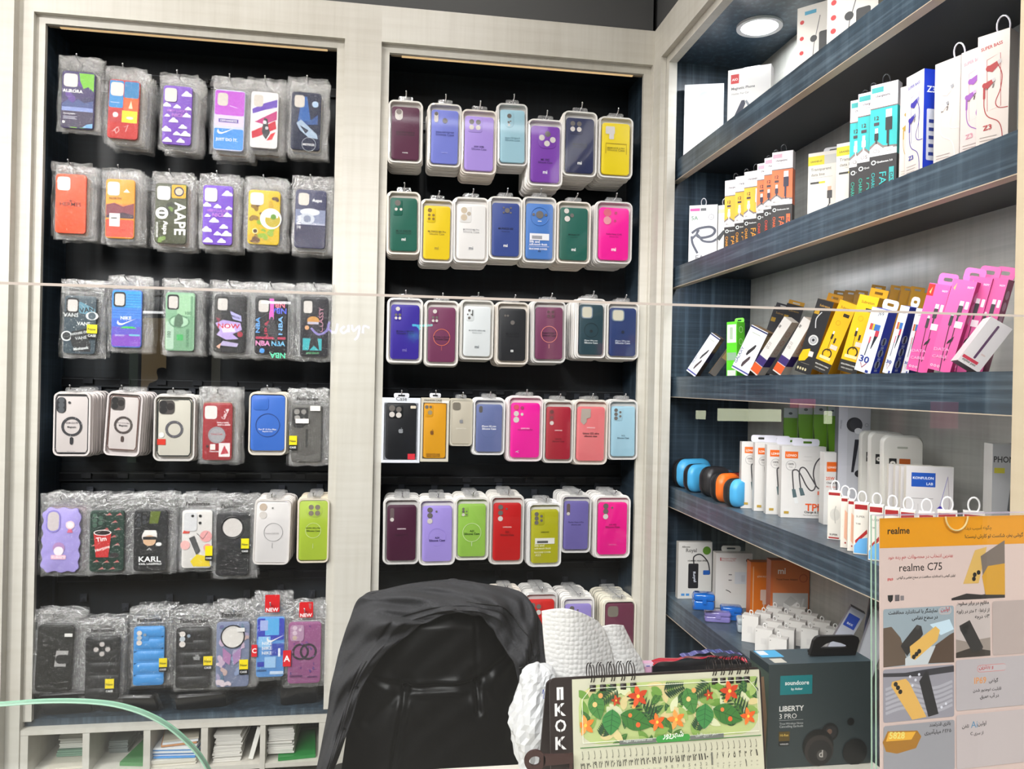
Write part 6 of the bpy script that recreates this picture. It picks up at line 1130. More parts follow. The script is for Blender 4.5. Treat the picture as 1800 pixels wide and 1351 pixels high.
SUP = [('r', 0, 0, 1, 1, '#e3ddd3'), ('r', .05, .88, .92, .975, '#9c1c20'), ('t', 'SUPER', .45, .72, .60, '#5c5654', 0, False), ('t', 'T100', .30, .58, .34, '#3c3836', 0, True), ('p', [(.1, .26), (.16, .20), (.95, .42), (.92, .50)], '#b02020'), ('p', [(.04, .02), (.04, .16), (.4, .30), (.96, .34), (.96, .02)], '#68aee4')]
SUPA = [('r', 0, 0, 1, 1, '#e3ddd3'), ('r', .05, .92, .92, .98, '#9c1c20'), ('c', .55, .52, .38, '#d0ccc4', .50), ('l', [(.6, .34), (.5, .56), (.62, .7)], .08, '#b8b4ac'), ('t', 'SUPER', .48, .08, .62, '#5c5654', 0, True), ('r', .1, .02, .9, .05, '#a83030')]
SUPB = [('r', 0, 0, 1, 1, '#e8dfd4'), ('r', .05, .92, .92, .98, '#9c1c20'), ('p', [(.5, .2), (.56, .76), (.96, .7), (.96, .14)], '#eab498'), ('o', .25, .55, .09, .02, '#c0b8b0'), ('o', .25, .42, .09, .02, '#c0b8b0'), ('c', .72, .10, .13, '#a82828')]
def supbox(TL, BL, BR, art, lab):
    carton('earphone_carton', lab, 'earphone box', TL, None, SH4, .024, '#e3ddd3', '#d8d2ca', art, mode='base', BL=BL, BR=BR, yaw=.66, topmat='#eeebe8', tab=('loop', '#f0eef0', 1.0))
SUPL = [((1454, 863.3), (1454, 947), (1477, 950), SUPA, 'white cable carton with pale ring, first in the low row along the shelf edge'),
        ((1476.8, 874), (1476.8, 962), (1489, 963.5), SUPB, 'white cable carton, second in the low row along the shelf edge'),
        ((1488.8, 879), (1489.2, 968), (1500, 969.5), SUPB, 'white carton with peach print, third in the low row'),
        ((1499.6, 884), (1499.8, 973), (1525, 976.5), SUP, 'white carton with red band and blue corner, in the low row by the poster'),
        ((1525.6, 888), (1525.8, 984), (1551, 987), SUP, 'white carton cut by the edge of the clear poster stand'),
        ((1552.7, 893), (1552.7, 996), (1579, 1000), SUP, 'white carton showing its red top band above the poster, sixth in the low row'),
        ((1580, 897), (1580, 1008), (1607, 1012), SUP, 'white carton above the poster, seventh in the low row'),
        ((1612, 901), (1612, 1022), (1640, 1026), SUP, 'white carton with its top loop above the poster, eighth in the low row'),
        ((1645, 898), (1645, 1034), (1680, 1039), SUP, 'white carton with its top loop above the poster, ninth in the low row'),
        ((1690, 900), (1690, 1052), (1728, 1057), SUP, 'white carton above the poster, last in the low row before the post')]
for a_ in SUPL: supbox(*a_)
# ---- fifth shelf
carton('cable_carton', 'leaning white adapter carton with a black gadget printed on it, fifth shelf', 'adapter box', (1182, 952.8), None, SH5, .020, '#d8d5d0', '#bcb8b2', [('t', 'Royal', .38, .80, .32, '#6c6a68', 0, True), ('t', 'Allinone', .22, .90, .24, '#3c3a3a', 0, True), ('c', .84, .85, .12, '#5c8c28'), ('r', .30, .18, .60, .62, '#1c1c20', .03), ('t', 'Royal', .43, .38, .3, '#d8dce8', -84, True, .10), ('s', [(.46, .62), (.46, .74), (.66, .78), (.88, .64), (.94, .44)], .035, '#26262a'), ('r', .74, .42, .94, .50, '#1f5cb0', .02), ('t', 'HDMI 4K HIGH SPEED', .58, .655, .6, '#4c4a48', 0, True), ('r', .1, .05, .2, .09, '#4c90d0'), ('r', .24, .05, .34, .09, '#4c90d0')], mode='base', BL=(1191, 1052), BR=(1250, 1056), yaw=.05)
HW = [('r', .11, .86, .14, .92, '#b01c20'), ('t', 'Huawei charger', .36, .88, .4, '#b04848', 0, False), ('t', 'Fast Charging Set', .34, .845, .38, '#b06060', 0, False), ('c', .87, .87, .05, '#5c2c2c'), ('r', .52, .44, .85, .66, '#cdd2d8'), ('r', .7, .48, .8, .6, '#bfc4cc'), ('r', .35, .60, .44, .615, '#5c5c60'), ('r', .35, .50, .44, .515, '#5c5c60'), ('l', [(.28, .33), (.36, .31), (.42, .28)], .02, '#2c2c2c'), ('r', .1, .26, .9, .262, '#c8c4c0')]
carton('charger_carton', 'white charger carton with red lettering, behind the blue boxes', 'charger box', (1251.4, 972), None, SH5, .03, '#dcdad6', '#c4c0ba', HW, mode='base', BL=(1257, 1068), BR=(1321, 1074), yaw=.12, tab=('tab', '#d8d8d4', .9))
carton('charger_carton', 'orange charger carton with a white plug, beside the white one', 'charger box', (1315, 988), None, SH5, .03, '#e8781c', '#c8600c', [('r', .1, .04, .14, .92, '#f0c090'), ('t', '67W POWER', .60, .72, .62, '#f8dcc0', 0, True), ('r', .44, .30, .90, .50, '#e8c8b8', .04), ('r', .54, .23, .80, .31, '#e8c8b8'), ('r', .58, .16, .62, .23, '#e8c8b8'), ('r', .72, .16, .76, .23, '#e8c8b8')], mode='base', BL=(1318, 1084), BR=(1358, 1089), yaw=.12)
carton('charger_carton', 'orange and white bagged charger carton, tallest on the fifth shelf', 'charger box', (1351.6, 984.7), None, SH5, .03, '#cf6a32', '#a8542c', [('r', .06, .52, .97, .96, '#cf7038'), ('r', .06, .0, .97, .52, '#c4c2c0'), ('t', 'mi', .28, .80, .20, '#f4e8e0', 0, True), ('t', 'Travel Power Adapter', .42, .70, .56, '#6c3418', 0, True), ('o', .84, .74, .11, .025, '#b8542c'), ('p', [(.32, .10), (.34, .38), (.52, .48), (.70, .40), (.66, .12), (.48, .06)], '#e2e0de'), ('p', [(.34, .38), (.52, .48), (.70, .40), (.52, .32)], '#b4b2b0'), ('l', [(.72, .1), (.86, .44)], .05, '#dcdad8')], mode='base', BL=(1353, 1104), BR=(1421, 1113), yaw=.12)
def plasticbox(BL, w, d, h, col, lab, yaw=.3, z=SH5, lidc=None):
    a = at(*BL, 'Z', z); o = empty('earbud_case', (a.x, a.y, z+.0006)); o.rotation_euler = (0, 0, -yaw); tag(o, lab, 'plastic box')
    m, nt, b, out = nodes('tinted_plastic'); b.inputs['Base Color'].default_value = (*lin(col), 1); b.inputs['Roughness'].default_value = .12; b.inputs['Transmission Weight'].default_value = .25; b.inputs['Coat Weight'].default_value = .6
    for nm, z0, z1, s in (('base_tray', 0, h*.56, 0), ('lid', h*.58, h, .001)):
        mb = MB(); p = rrect(-s, -s, w+s, d+s, .006, 4); n = len(p); vs = []; fs = []
        rr = [(z0+.001, .96), (z0+.003, 1), (z1-.004, 1), (z1-.001, .95), (z1, .88)]
        for zz, q in rr: vs += [(w/2+(x_-w/2)*q, d/2+(y_-d/2)*q, zz) for x_, y_ in p]
        for k_ in range(4):
            for i in range(n): fs.append((k_*n+i, k_*n+(i+1) % n, (k_+1)*n+(i+1) % n, (k_+1)*n+i))
        fs += [tuple(range(n))[::-1], tuple(range(4*n, 5*n))]
        mb.add(vs, fs, m); shade(mb.build(nm, o), 40)
    mb = MB(); mb.box((w*.4, -.004, h*.40), (w*.6, -.0008, h*.75), m); mb.build('latch', o)
    return o
plasticbox((1218, 1072), .052, .040, .038, '#1f78e0', 'bright blue clear plastic case, lower of the two stacked ones')
plasticbox((1220, 1071), .050, .038, .038, '#1f78e0', 'bright blue clear plastic case, on top of its twin', z=SH5+.0395)
plasticbox((1268, 1090), .052, .035, .034, '#1f78e0', 'bright blue clear plastic case behind the lilac one')
plasticbox((1239, 1093), .064, .035, .026, '#9c90dc', 'lilac clear plastic case at the shelf edge')
plasticbox((1297, 1112), .040, .035, .034, '#c8d4dc', 'clear colourless plastic case beside the small white cartons')
AD = [('r', 0, 0, 1, 1, '#e4e0db'), ('c', .08, .88, .03, '#6c6866'), ('r', .35, .35, .65, .6, '#dad6d2')]
ADS = [('r', 0, 0, 1, 1, '#d4cfcc')]+[('r', .10+.12*i, .10, .13+.12*i, .50+.07*(i % 3), '#9c9894') for i in range(7)]
k_ = 0
AL = [(.985, -.40, 'rear row, first'), (.985, -.455, 'rear row, second'), (.985, -.51, 'rear row, third'), (.985, -.565, 'rear row, last'),
      (.93, -.39, 'third row, first'), (.93, -.445, 'third row, second'), (.93, -.50, 'third row, third'), (.93, -.555, 'third row, last'),
      (.88, -.43, 'second row, first'), (.88, -.485, 'second row, second'), (.88, -.54, 'second row, third'),
      (.83, -.467, 'at the shelf edge beside the clear case, tallest'), (.83, -.535, 'front row, next to the tallest'), (.83, -.60, 'front row, last')]
for i, (X_, Y_, w_) in enumerate(AL):
    bx_, by_ = proj(X_, Y_, SH5); tx_, ty_ = proj(X_, Y_, SH5+(.062 if i == 11 else .052 if i > 8 else .056)); cx_, cy_ = proj(X_+.030, Y_-.022, SH5)
    carton('adapter_box', 'small white adapter carton, '+w_, 'adapter box', (bx_, ty_), None, SH5, .026, '#e4e0db', '#d4cfcc', AD, mode='base', BL=(bx_, by_), BR=(cx_, cy_), yaw=.66, sideart=ADS, topmat='#ebe8e4', tab=('loop', '#f0eeec', .55))
# ================================================================ counter, chair and things in front
CZ = .985
ct = empty('service_counter', (0, -1.45, 0)); tag(ct, 'pale service counter between the customer side and the chair', 'counter')
def CP(n, a, b, m):
    k = MB(); k.T = Matrix.Translation((0, 1.45, 0)); k.box(a, b, m); return k.build(n, ct)
CP('countertop', (-1.7, -1.92, CZ-.03), (.738, -1.06, CZ), M('#dcd8cc', .3))
CP('front_panel', (-1.66, -1.90, 0), (.735, -1.88, CZ-.03), M('#c9c0b0', .5))
CP('side_panel', (-1.68, -1.88, 0), (-1.66, -1.08, CZ-.03), M('#c9c0b0', .5))
CP('shelf', (-1.66, -1.86, .45), (.73, -1.10, .47), M('#c9c0b0', .5))
# glass screen standing on the counter
a = at(0, 497, 'Y', -1.65); b = at(1800, 555, 'Y', -1.65)
zt = lambda x: a.z+(b.z-a.z)*(x-a.x)/(b.x-a.x)
gs = empty('glass_screen', (0, -1.65, CZ+.0005)); tag(gs, 'tall clear glass screen standing along the whole counter', 'glass screen')
k = MB(); x0, x1 = -1.25, .73; z0 = 0; vs = []
for y in (-.003, .003): vs += [(x0, y, 0), (x1, y, 0), (x1, y, zt(x1)-CZ), (x0, y, zt(x0)-CZ)]
k.add(vs, [(0, 1, 2, 3), (5, 4, 7, 6)], PANE); k.build('pane', gs)
k = MB(); k.add([vs[i] for i in (3, 2, 6, 7)]+[vs[i] for i in (0, 1, 5, 4)], [(0, 1, 2, 3), (4, 7, 6, 5)], M('#b9b3ac', .2)); k.add([(x0, -.0034, zt(x0)-CZ-.0018), (x1, -.0034, zt(x1)-CZ-.0018), (x1, -.0034, zt(x1)-CZ), (x0, -.0034, zt(x0)-CZ)], [(0, 1, 2, 3)], M('#c2b6ac', .3)); k.build('polished_edge', gs)  # pale strip on the front face stands for the edge's bright line
# lower pane with a rounded corner
gp = empty('counter_glass', (0, -1.45, CZ+.0005)); tag(gp, 'low glass panel with a rounded greenish corner at the counter end', 'glass panel')
pts = [(-60, 1240), (0, 1238), (60, 1233.5), (110, 1232), (160, 1233.5), (205, 1239), (250, 1252), (290, 1272), (322, 1297), (348, 1324), (366, 1352), (380, 1385), (388, 1420)]
P = [at(x, y, 'Y', -1.45) for x, y in pts]; P = crom([(p.x, p.z-CZ) for p in P], 4); P = [(p.x, p.y) for p in P]
poly = [(P[0][0], 0)]+P+[(P[-1][0]+.003, 0)]
k = MB(); t = .004; n = len(poly)
k.add([(p[0], -t, p[1]) for p in poly], [tuple(range(n))[::-1]], PANE); k.add([(p[0], t, p[1]) for p in poly], [tuple(range(n))], PANE); k.build('pane', gp)
k = MB(); k.add([(p[0], -t, p[1]) for p in P]+[(p[0], t, p[1]) for p in P], [(i, i+1, len(P)+i+1, len(P)+i) for i in range(len(P)-1)], M('#7fa892', .15))
k.tube([(p[0], -t, p[1]) for p in P], .0008, M('#9cc4ac', .2), 5); k.tube([(p[0], t, p[1]) for p in P], .0008, M('#86b298', .2), 5); k.build('polished_edge', gp)

# ---- office chair -------------------------------------------------------------
YC = -.58
LEATHER = M('#060607', .42, 0, .0, 0, .26); 
cc = at(769, 1351, 'Y', YC)
ch = empty('office_chair', (cc.x, YC+.15, 0)); tag(ch, 'black leather office chair with two tufting buttons, turned towards the cabinets', 'chair')
ch.location = (cc.x, YC, 0)
PXM = (at(869, 1200, 'Y', YC).x-at(769, 1200, 'Y', YC).x)/100
zc = lambda py: at(769, py, 'Y', YC).z
TB = [(1530, 150), (1430, 168), (1351, 165), (1250, 153), (1180, 140), (1130, 124), (1095, 104), (1070, 78), (1056, 50), (1050, 30), (1047, 4)][::-1]
def hwid(py):
    for (p0, h0), (p1, h1) in zip(TB, TB[1:]):
        if p0 <= py <= p1: return h0+(h1-h0)*(py-p0)/(p1-p0)
    return TB[0][1] if py < TB[0][0] else TB[-1][1]
def sd(px, py, seg):
    best = 1e9
    for (ax, ay), (bx, by) in zip(seg, seg[1:]):
        L2 = (bx-ax)**2+(by-ay)**2; t = max(0, min(1, ((px-ax)*(bx-ax)+(py-ay)*(by-ay))/L2))
        best = min(best, math.hypot(px-ax-t*(bx-ax), py-ay-t*(by-ay)))
    return best
SEAMS = [[(-59, 1188), (60, 1185)], [(-59, 1188), (-150, 1166)], [(60, 1185), (90, 1160), (150, 1140)], [(60, 1185), (64, 1232)], [(-59, 1188), (-66, 1240), (-80, 1330), (-110, 1420)], [(-59, 1188), (-120, 1250)], [(60, 1185), (100, 1235)], [(60, 1185), (56, 1070)]]
DEP = [.007, .0035, .005, .007, .006, .006, .005, .0015]; WID = [3.5, 4, 5, 3.5, 3.5, 8, 11, 3]
def back(u, v):
    py = 1530-v*(1530-1047); h = hwid(py); px = (2*u-1)*h; q = abs(2*u-1)
    y = -.065*(1-q**4)*min(1, ((py-1047)/40.0+.02))**.5
    for (bx, by) in ((-59, 1188), (60, 1185)):
        d = math.hypot(px-bx, py-by); y += .017*math.exp(-(d/20)**2)
    for s_, dp, wd in zip(SEAMS, DEP, WID):
        d = sd(px, py, s_); f = math.exp(-(d/wd)**2)*dp
        y += f; y -= .5*dp*math.exp(-((d-wd*2.6)/(wd*1.4))**2)
    y += .0022*math.sin(px*.09+py*.05)*math.sin(py*.06)
    return (px*PXM, y, zc(py))
k = MB(); k.grid(back, 110, 130, LEATHER)
k.grid(lambda u, v: ((2*(1-u)-1)*hwid(1530-v*483)*PXM, .045*(1-abs(2*u-1)**4)*min(1, v*0+((1530-v*483-1047)/40+.02))**.5+.0, zc(1530-v*483)), 40, 60, LEATHER)
k.build('backrest', ch, True)
for bx, by in ((-59, 1188), (60, 1185)):
    k = MB(); k.T = Matrix.Translation((bx*PXM, back((bx/hwid(by)+1)/2, (1530-by)/483)[1]-.007, zc(by))) @ Matrix.Rotation(math.pi/2, 4, 'X')
    k.lathe([(.0001, .006), (.005, .005), (.0085, .002), (.0095, -.002), (.0095, -.006)], M('#202022', .25), 18); k.build('tufting_button', ch, True)
k = MB(); k.slab([(p[0], p[1]) for p in rrect(-.25, .44, .25, .53, .03, 4)], .04, .52, LEATHER, .02); shade(k.build('seat', ch))
for s_ in (-1, 1):
    k = MB(); k.tube([(s_*.25, .10, .47), (s_*.26, .10, .54), (s_*.26, .14, .57), (s_*.26, .40, .57), (s_*.26, .44, .54), (s_*.25, .42, .48)], .016, M('#1a1a1b', .4), 8); k.build('armrest', ch, True)
k = MB(); k.lathe([(.03, .09), (.03, .28), (.022, .28), (.022, .44)], M('#2a2a2c', .3, .6), 16, (0, .26, 0)); k.build('gas_lift', ch, True)
for i in range(5):
    a_ = i*2*math.pi/5+.3; k = MB(); k.tube([(0, .26, .10), (.16*math.cos(a_), .26+.16*math.sin(a_), .09), (.29*math.cos(a_), .26+.29*math.sin(a_), .075)], [.026, .022, .016], M('#1d1d1f', .4), 8); lg = k.build('leg', ch, True)
    k = MB(); k.T = Matrix.Translation((.29*math.cos(a_), .26+.29*math.sin(a_), .031)) @ Matrix.Rotation(math.pi/2, 4, 'Y'); k.lathe([(.02, -.02), (.03, -.014), (.03, .014), (.02, .02)], M('#111112', .5), 14); k.build('caster', lg, True)
# ---- jacket over the chair back -------------------------------------------------
JK = [((560, 1430), (538, 1430)), ((580, 1351), (560, 1351)), ((603, 1290), (572, 1290)), ((622, 1230), (581, 1232)), ((641, 1172), (588, 1178)), ((666, 1132), (598, 1130)), ((698, 1102), (612, 1085)), ((722, 1080), (629, 1046)), ((744, 1068), (668, 1036)), ((776, 1059), (728, 1025)), ((806, 1059), (790, 1020)), ((832, 1065), (850, 1027)), ((849, 1080), (905, 1040)), ((862, 1104), (930, 1066)), ((880, 1132), (949, 1100)), ((893, 1162), (955, 1140)), ((903, 1190), (961, 1175)), ((914, 1213), (962, 1205))]
I_ = crom([i for i, o in JK], 7); O_ = crom([o for i, o in JK], 7); NJ = len(I_)
w0 = lambda px, py: ((px-769)*PXM, zc(py))
mJ, nt, bs, out = nodes('dark_grey_twill'); bs.inputs['Roughness'].default_value = .85
nt.links.new(ramp(nt, noise(nt, coords(nt, (400, 400, 400)), 1.0, 2), [(.3, '#242426'), (.7, '#3b3b3f')]), bs.inputs['Base Color'])
def jac(u, v):
    f = v*(NJ-1); i = min(int(f), NJ-2); t = f-i
    pi_ = I_[i].lerp(I_[i+1], t); po = O_[i].lerp(O_[i+1], t)
    if u <= .72: s_ = u/.72; p = pi_.lerp(po, s_); yy = -.088+.075*s_**2-.018*math.sin(math.pi*min(1, s_))
    else:
        s_ = (u-.72)/.28; c_ = Vector((769, 1330)); d = (c_-po).normalized(); p = po+d*14*s_; yy = -.013+.085*s_
    fold = .014*math.sin(v*46+6*u)*math.sin(math.pi*min(1, u/.72)*.9)+.010*math.sin(v*23-5*u+1)+.006*math.sin(v*61+9*u*u*3)+.005*math.sin(v*90+11*u)*(u < .8)
    r1 = .007*math.exp(-((u-.20)/.03)**2)-.006*math.exp(-((u-.27)/.02)**2)
    x, z = w0(p[0], p[1]); return (x, yy-fold*(.4 if u < .05 else 1)-r1, z+fold*.35)
k = MB(); k.grid(jac, 60, 240, mJ); jk = k.build('jacket', None, True); jk.location = (cc.x, YC, 0)
tag(jk, 'dark grey jacket draped over the top of the leather chair', 'jacket')
sm = jk.modifiers.new('thick', 'SOLIDIFY'); sm.thickness = .003; sm.offset = 1
k = MB()
q = [jac(.24, v) for v in [.03+.27*i/24 for i in range(25)]]
k.tube([(p[0], p[1]-.004, p[2]) for p in q], .0012, M('#101012', .7), 5); k.build('placket_seam', jk)
k = MB()
for v in (.10, .17, .24): p = jac(.17, v); k.lathe([(.0001, .003), (.004, .002), (.0045, 0)], M('#0e0e10', .3), 10, (p[0], p[1]-.003, p[2]))
k.build('button', jk)
p = jac(.3, .085); k = MB(); k.box((p[0]-.002, p[1]-.004, p[2]-.006), (p[0]+.002, p[1]-.003, p[2]+.004), M('#e8e8ea', .4)); k.build('care_label', jk)
q = [jac(u, .86) for u in [.05+.5*i/14 for i in range(15)]]; k = MB(); k.tube([(p[0], p[1]-.003, p[2]) for p in q], .0016, M('#131315', .7), 5); k.build('pocket_seam', jk)
k = MB(); q = [jac(.40, v) for v in [.6+.38*i/24 for i in range(25)]]; k.tube([(p[0], p[1]-.003, p[2]) for p in q], .0014, M('#131315', .7), 5); k.build('shoulder_seam', jk)

# ---- paper towel, white bag, packet behind the calendar ---------------------------
mT, nt, bs, out = nodes('embossed_tissue'); bs.inputs['Base Color'].default_value = (*lin('#d9d7d5'), 1); bs.inputs['Roughness'].default_value = .8
vo = nt.nodes.new('ShaderNodeTexVoronoi'); vo.inputs['Scale'].default_value = 150; vo.inputs['Randomness'].default_value = .45
nt.links.new(coords(nt, (1, 1, 1)), vo.inputs['Vector']); bp = nt.nodes.new('ShaderNodeBump'); bp.inputs['Strength'].default_value = .55; bp.inputs['Distance'].default_value = .003; bp.invert = True
nt.links.new(vo.outputs['Distance'], bp.inputs['Height']); nt.links.new(bp.outputs[0], bs.inputs['Normal'])
def sheet(name, L, R_, T_, label, Y, bow, cat, mat=mT):
    """sheet with left edge L, right edge R_ (picture points top to bottom) and top bow T_, standing on the counter"""
    L = crom(L, 6); R_ = crom(R_, 6); n = len(L)
    o = empty
    pl = at(L[0][0], L[0][1], 'Y', Y)
    def f(u, v):
        g = (1-v)*(n-1); i = min(int(g), n-2); t = g-i
        a_ = L[i].lerp(L[i+1], t); g = (1-v)*(len(R_)-1); j = min(int(g), len(R_)-2); b_ = R_[j].lerp(R_[j+1], g-j)
        px = a_[0]+(b_[0]-a_[0])*u; py = a_[1]+(b_[1]-a_[1])*(u if True else 0)-T_*math.sin(math.pi*u)*v**3
        p = at(px, py, 'Y', Y-bow*math.sin(math.pi*u)); return (p.x-pl.x, p.y-Y, max(p.z, CZ+.001)-CZ)
    k = MB(); k.grid(f, 40, 40, mat); o = k.build(name, None, True); o.location = (pl.x, Y, CZ+.0005)
    m_ = o.modifiers.new('thick', 'SOLIDIFY'); m_.thickness = .0012
    tag(o, label, cat); return o
sheet('paper_towel', [(952, 1074), (955, 1120), (962, 1180), (985, 1300), (990, 1371)], [(1052, 1092), (1068, 1120), (1082, 1180), (1090, 1300), (1090, 1371)], 12, 'white embossed paper towel sheet standing behind the calendar, taller one', -1.095, .020, 'paper towel')
sheet('paper_towel', [(1054, 1103), (1062, 1130), (1074, 1180), (1085, 1300), (1085, 1371)], [(1096, 1099), (1116, 1140), (1133, 1176), (1150, 1300), (1150, 1371)], 3, 'white embossed paper towel sheet with a rounded corner, lower one', -1.088, .010, 'paper towel')
k = MB(); p0 = at(1045, 1176, 'Y', -1.15); p1 = at(1145, 1170, 'Y', -1.15)
p0 = at(1035, 1171, 'Y', -1.082); p1 = at(1150, 1166, 'Y', -1.082); k.box((0, 0, 0), (p1.x-p0.x, .012, p0.z-CZ), M('#d9a8c4', .35)); k.art([('r', 0, .965, 1, 1, '#e8d4e4')]+[('r', .04+.12*i, .972, .10+.12*i, .98, '#5c5cb8') for i in range(8)], 0, 0, p1.x-p0.x, p0.z-CZ, -.0002); o = k.build('tissue_packet'); o.location = (p0.x, -1.079, CZ+.0006); tag(o, 'pink tissue packet behind the calendar rings', 'packet')
p = at(944, 1275, 'Y', -1.13)
def crum(u, v):
    a_ = 2*math.pi*u; b_ = math.pi*v; r = 1+.10*math.sin(5*a_+3*b_)*math.sin(4*b_)+.16*abs(math.sin(5*a_+2+2*b_))*math.sin(5*b_)+.12*abs(math.sin(9*a_+7*b_))+.03*math.sin(29*a_-13*b_)
    return (.034*r*math.sin(b_)**.7*math.cos(a_), .032*r*math.sin(b_)**.7*math.sin(a_), .082-.081*math.cos(b_)*(1+.03*math.sin(5*a_)))
k = MB(); k.grid(lambda u, v: crum(1-u, 1-v), 34, 26, M('#c9c9cb', .35, 0, .2)); k.art([('s', [(-.02, .9), (.0, .94), (.03, .9), (.0, .86), (.04, .86)], .02, '#3c50b0')], 0, 0, .04, .15, -.034); o = k.build('plastic_bag', None, False); o.location = (p.x+.006, -1.105, CZ+.0006); o.scale = (1, 1, 1.0); tag(o, 'crumpled white plastic bag between the chair and the calendar', 'plastic bag')

pa = at(1148, 1173, 'Y', -1.085); pb_ = at(1322, 1171, 'Y', -1.085); wz = pb_.x-pa.x
k = MB(); k.box((0, 0, 0), (wz, .022, pa.z-CZ), M('#15151a', .35)); o = k.build('carton'); o.location = (pa.x, -1.083, CZ+.0006); tag(o, 'black carton standing behind the calendar rings, under the red foil bag', 'box')
k = MB(); k.grid(lambda u, v: (u*wz*.97, .0+v*.022, .0012+.009*math.sin(math.pi*min(1, u*1.05))**.6*(1-.6*v)+.0015*math.sin(23*u+5*v)), 40, 8, M('#c8283c', .2, .3, .5)); k.grid(lambda u, v: ((.30+.62*u)*wz, .004+v*.014, .0105+.006*math.sin(math.pi*u)+.001*math.sin(31*u)), 24, 6, M('#7c7cc8', .15, .6, .5))  # second grid paints the foil's blue-violet sheen as a coloured patch
o = k.build('foil_bag', None, True); o.location = (pa.x+.001, -1.083, pa.z+.001); tag(o, 'shiny red foil bag with painted violet sheen on the black carton behind the calendar', 'bag')
# ---- desk calendar ----------------------------------------------------------------
YK = -1.2
a = at(966, 1190, 'Y', YK); yawk = -.04; r = Vector(ray(1337, 1171)); nn = Vector((math.sin(-yawk), -math.cos(-yawk), 0)); nn = Vector((math.sin(yawk), math.cos(yawk), 0))
b = Vector(CAM)+r*((a-Vector(CAM)).dot(nn)/r.dot(nn)); WK = Vector((b.x-a.x, b.y-a.y, 0)).length; HK = a.z-CZ-.002
cal = empty('desk_calendar', (a.x, a.y, CZ+.0006)); cal.rotation_euler = (0, 0, -yawk); tag(cal, 'desk calendar with tropical flower print on a dark ring-bound stand', 'calendar')
lean = math.radians(9)
LT = Matrix.Translation((0, -HK*math.sin(lean), 0)) @ Matrix.Rotation(-lean, 4, 'X') @ Matrix.Scale(1/math.cos(lean), 4, (0, 0, 1))
BR_ = '#2b2120'
k = MB(); k.T = LT; k.slab(rrect(0, 0, WK, HK, .008, 5), 0, .003, M(BR_, .4))
for i, (t_, pv) in enumerate((('I', 1222), ('K', 1252), ('O', 1282), ('K', 1314))):
    v = 1-(pv-1190)/273.0; k.art([('t', t_, .046, v-.035, .030 if t_ == 'I' else .050, '#e6e4e4', 0, True, .052), ('r', .044, v-.04, .048, v+.04, BR_)], 0, 0, WK, HK, -.0003)
k.build('stand_board', cal)
k = MB(); k.T = Matrix.Translation((0, .058, 0)) @ Matrix.Rotation(math.radians(14), 4, 'X'); k.slab(rrect(0, 0, WK, HK*.98, .008, 5), 0, .003, M(BR_, .4)); k.build('rear_board', cal)
# page
px0, pw = .100*WK, .888*WK
A = [('r', .03, .54, .985, .955, '#b9c784', .10)]
rr = random.Random(12)
def leaf(u, v, L, wd, ang, col, vein=None):
    pts = []; ca, sa = math.cos(ang), math.sin(ang); asp = pw/(HK*.985)
    for i in range(17):
        t = i/16; w_ = wd*math.sin(math.pi*t)**.8*(1-.35*t); pts.append((t*L, w_))
    for i in range(15, 0, -1):
        t = i/16; w_ = wd*math.sin(math.pi*t)**.8*(1-.35*t); pts.append((t*L, -w_))
    P_ = [(u+x*ca-y*sa, v+(x*sa+y*ca)*asp) for x, y in pts]
    cl = lambda p: (min(.983, max(.032, p[0])), min(.953, max(.542, p[1])))
    out = [('p', [cl(p) for p in P_], col)]
    if vein: out += [('l', [cl((u, v)), cl((u+L*.95*ca, v+L*.95*sa*asp))], .003, vein)]+[('l', [cl((u+L*t*ca, v+L*t*sa*asp)), cl((u+L*(t+.14)*ca-s_*wd*.7*sa, v+(L*(t+.14)*sa+s_*wd*.7*ca)*asp))], .002, vein) for t in (.2, .4, .6) for s_ in (-1, 1)]
    return out
def inside(P): return all(.03 < p[0] < .985 and .54 < p[1] < .955 for p in P)
def frond(u, v, L, ang, col):
    o_ = []
    for i in range(9):
        t = .12+.1*i
        for s_ in (-1, 1):
            a_ = ang+s_*1.0; asp = pw/(HK*.985)
            q = leaf(u+L*t*math.cos(ang), v+L*t*math.sin(ang)*asp, L*.42*(1.1-t*.7), .006, a_, col)
            cu, cv = u+L*t*math.cos(ang), v+L*t*math.sin(ang)*asp
            if .05 < cu < .97 and .56 < cv < .94: o_ += q
    return o_
def flower(u, v, r_, col, c2):
    o_ = []
    for i in range(5): o_ += leaf(u, v, r_, r_*.30, i*1.257+.5, col if i % 2 else c2)
    return o_+[('c', u, v, r_*.16, '#f0c850')]
for i in range(120):
    u_, v_, a_, L_ = rr.uniform(.06, .95), rr.uniform(.57, .93), rr.uniform(0, 6.28), rr.uniform(.08, .13)
    A += leaf(u_, v_, L_*.8, .022, a_, ['#9db868', '#6f9a44', '#d8dcb4', '#86a854', '#3f6c34', '#2c5434', '#d8c890'][i % 7], '#5c8c3c' if i % 7 in (4, 5) else None)
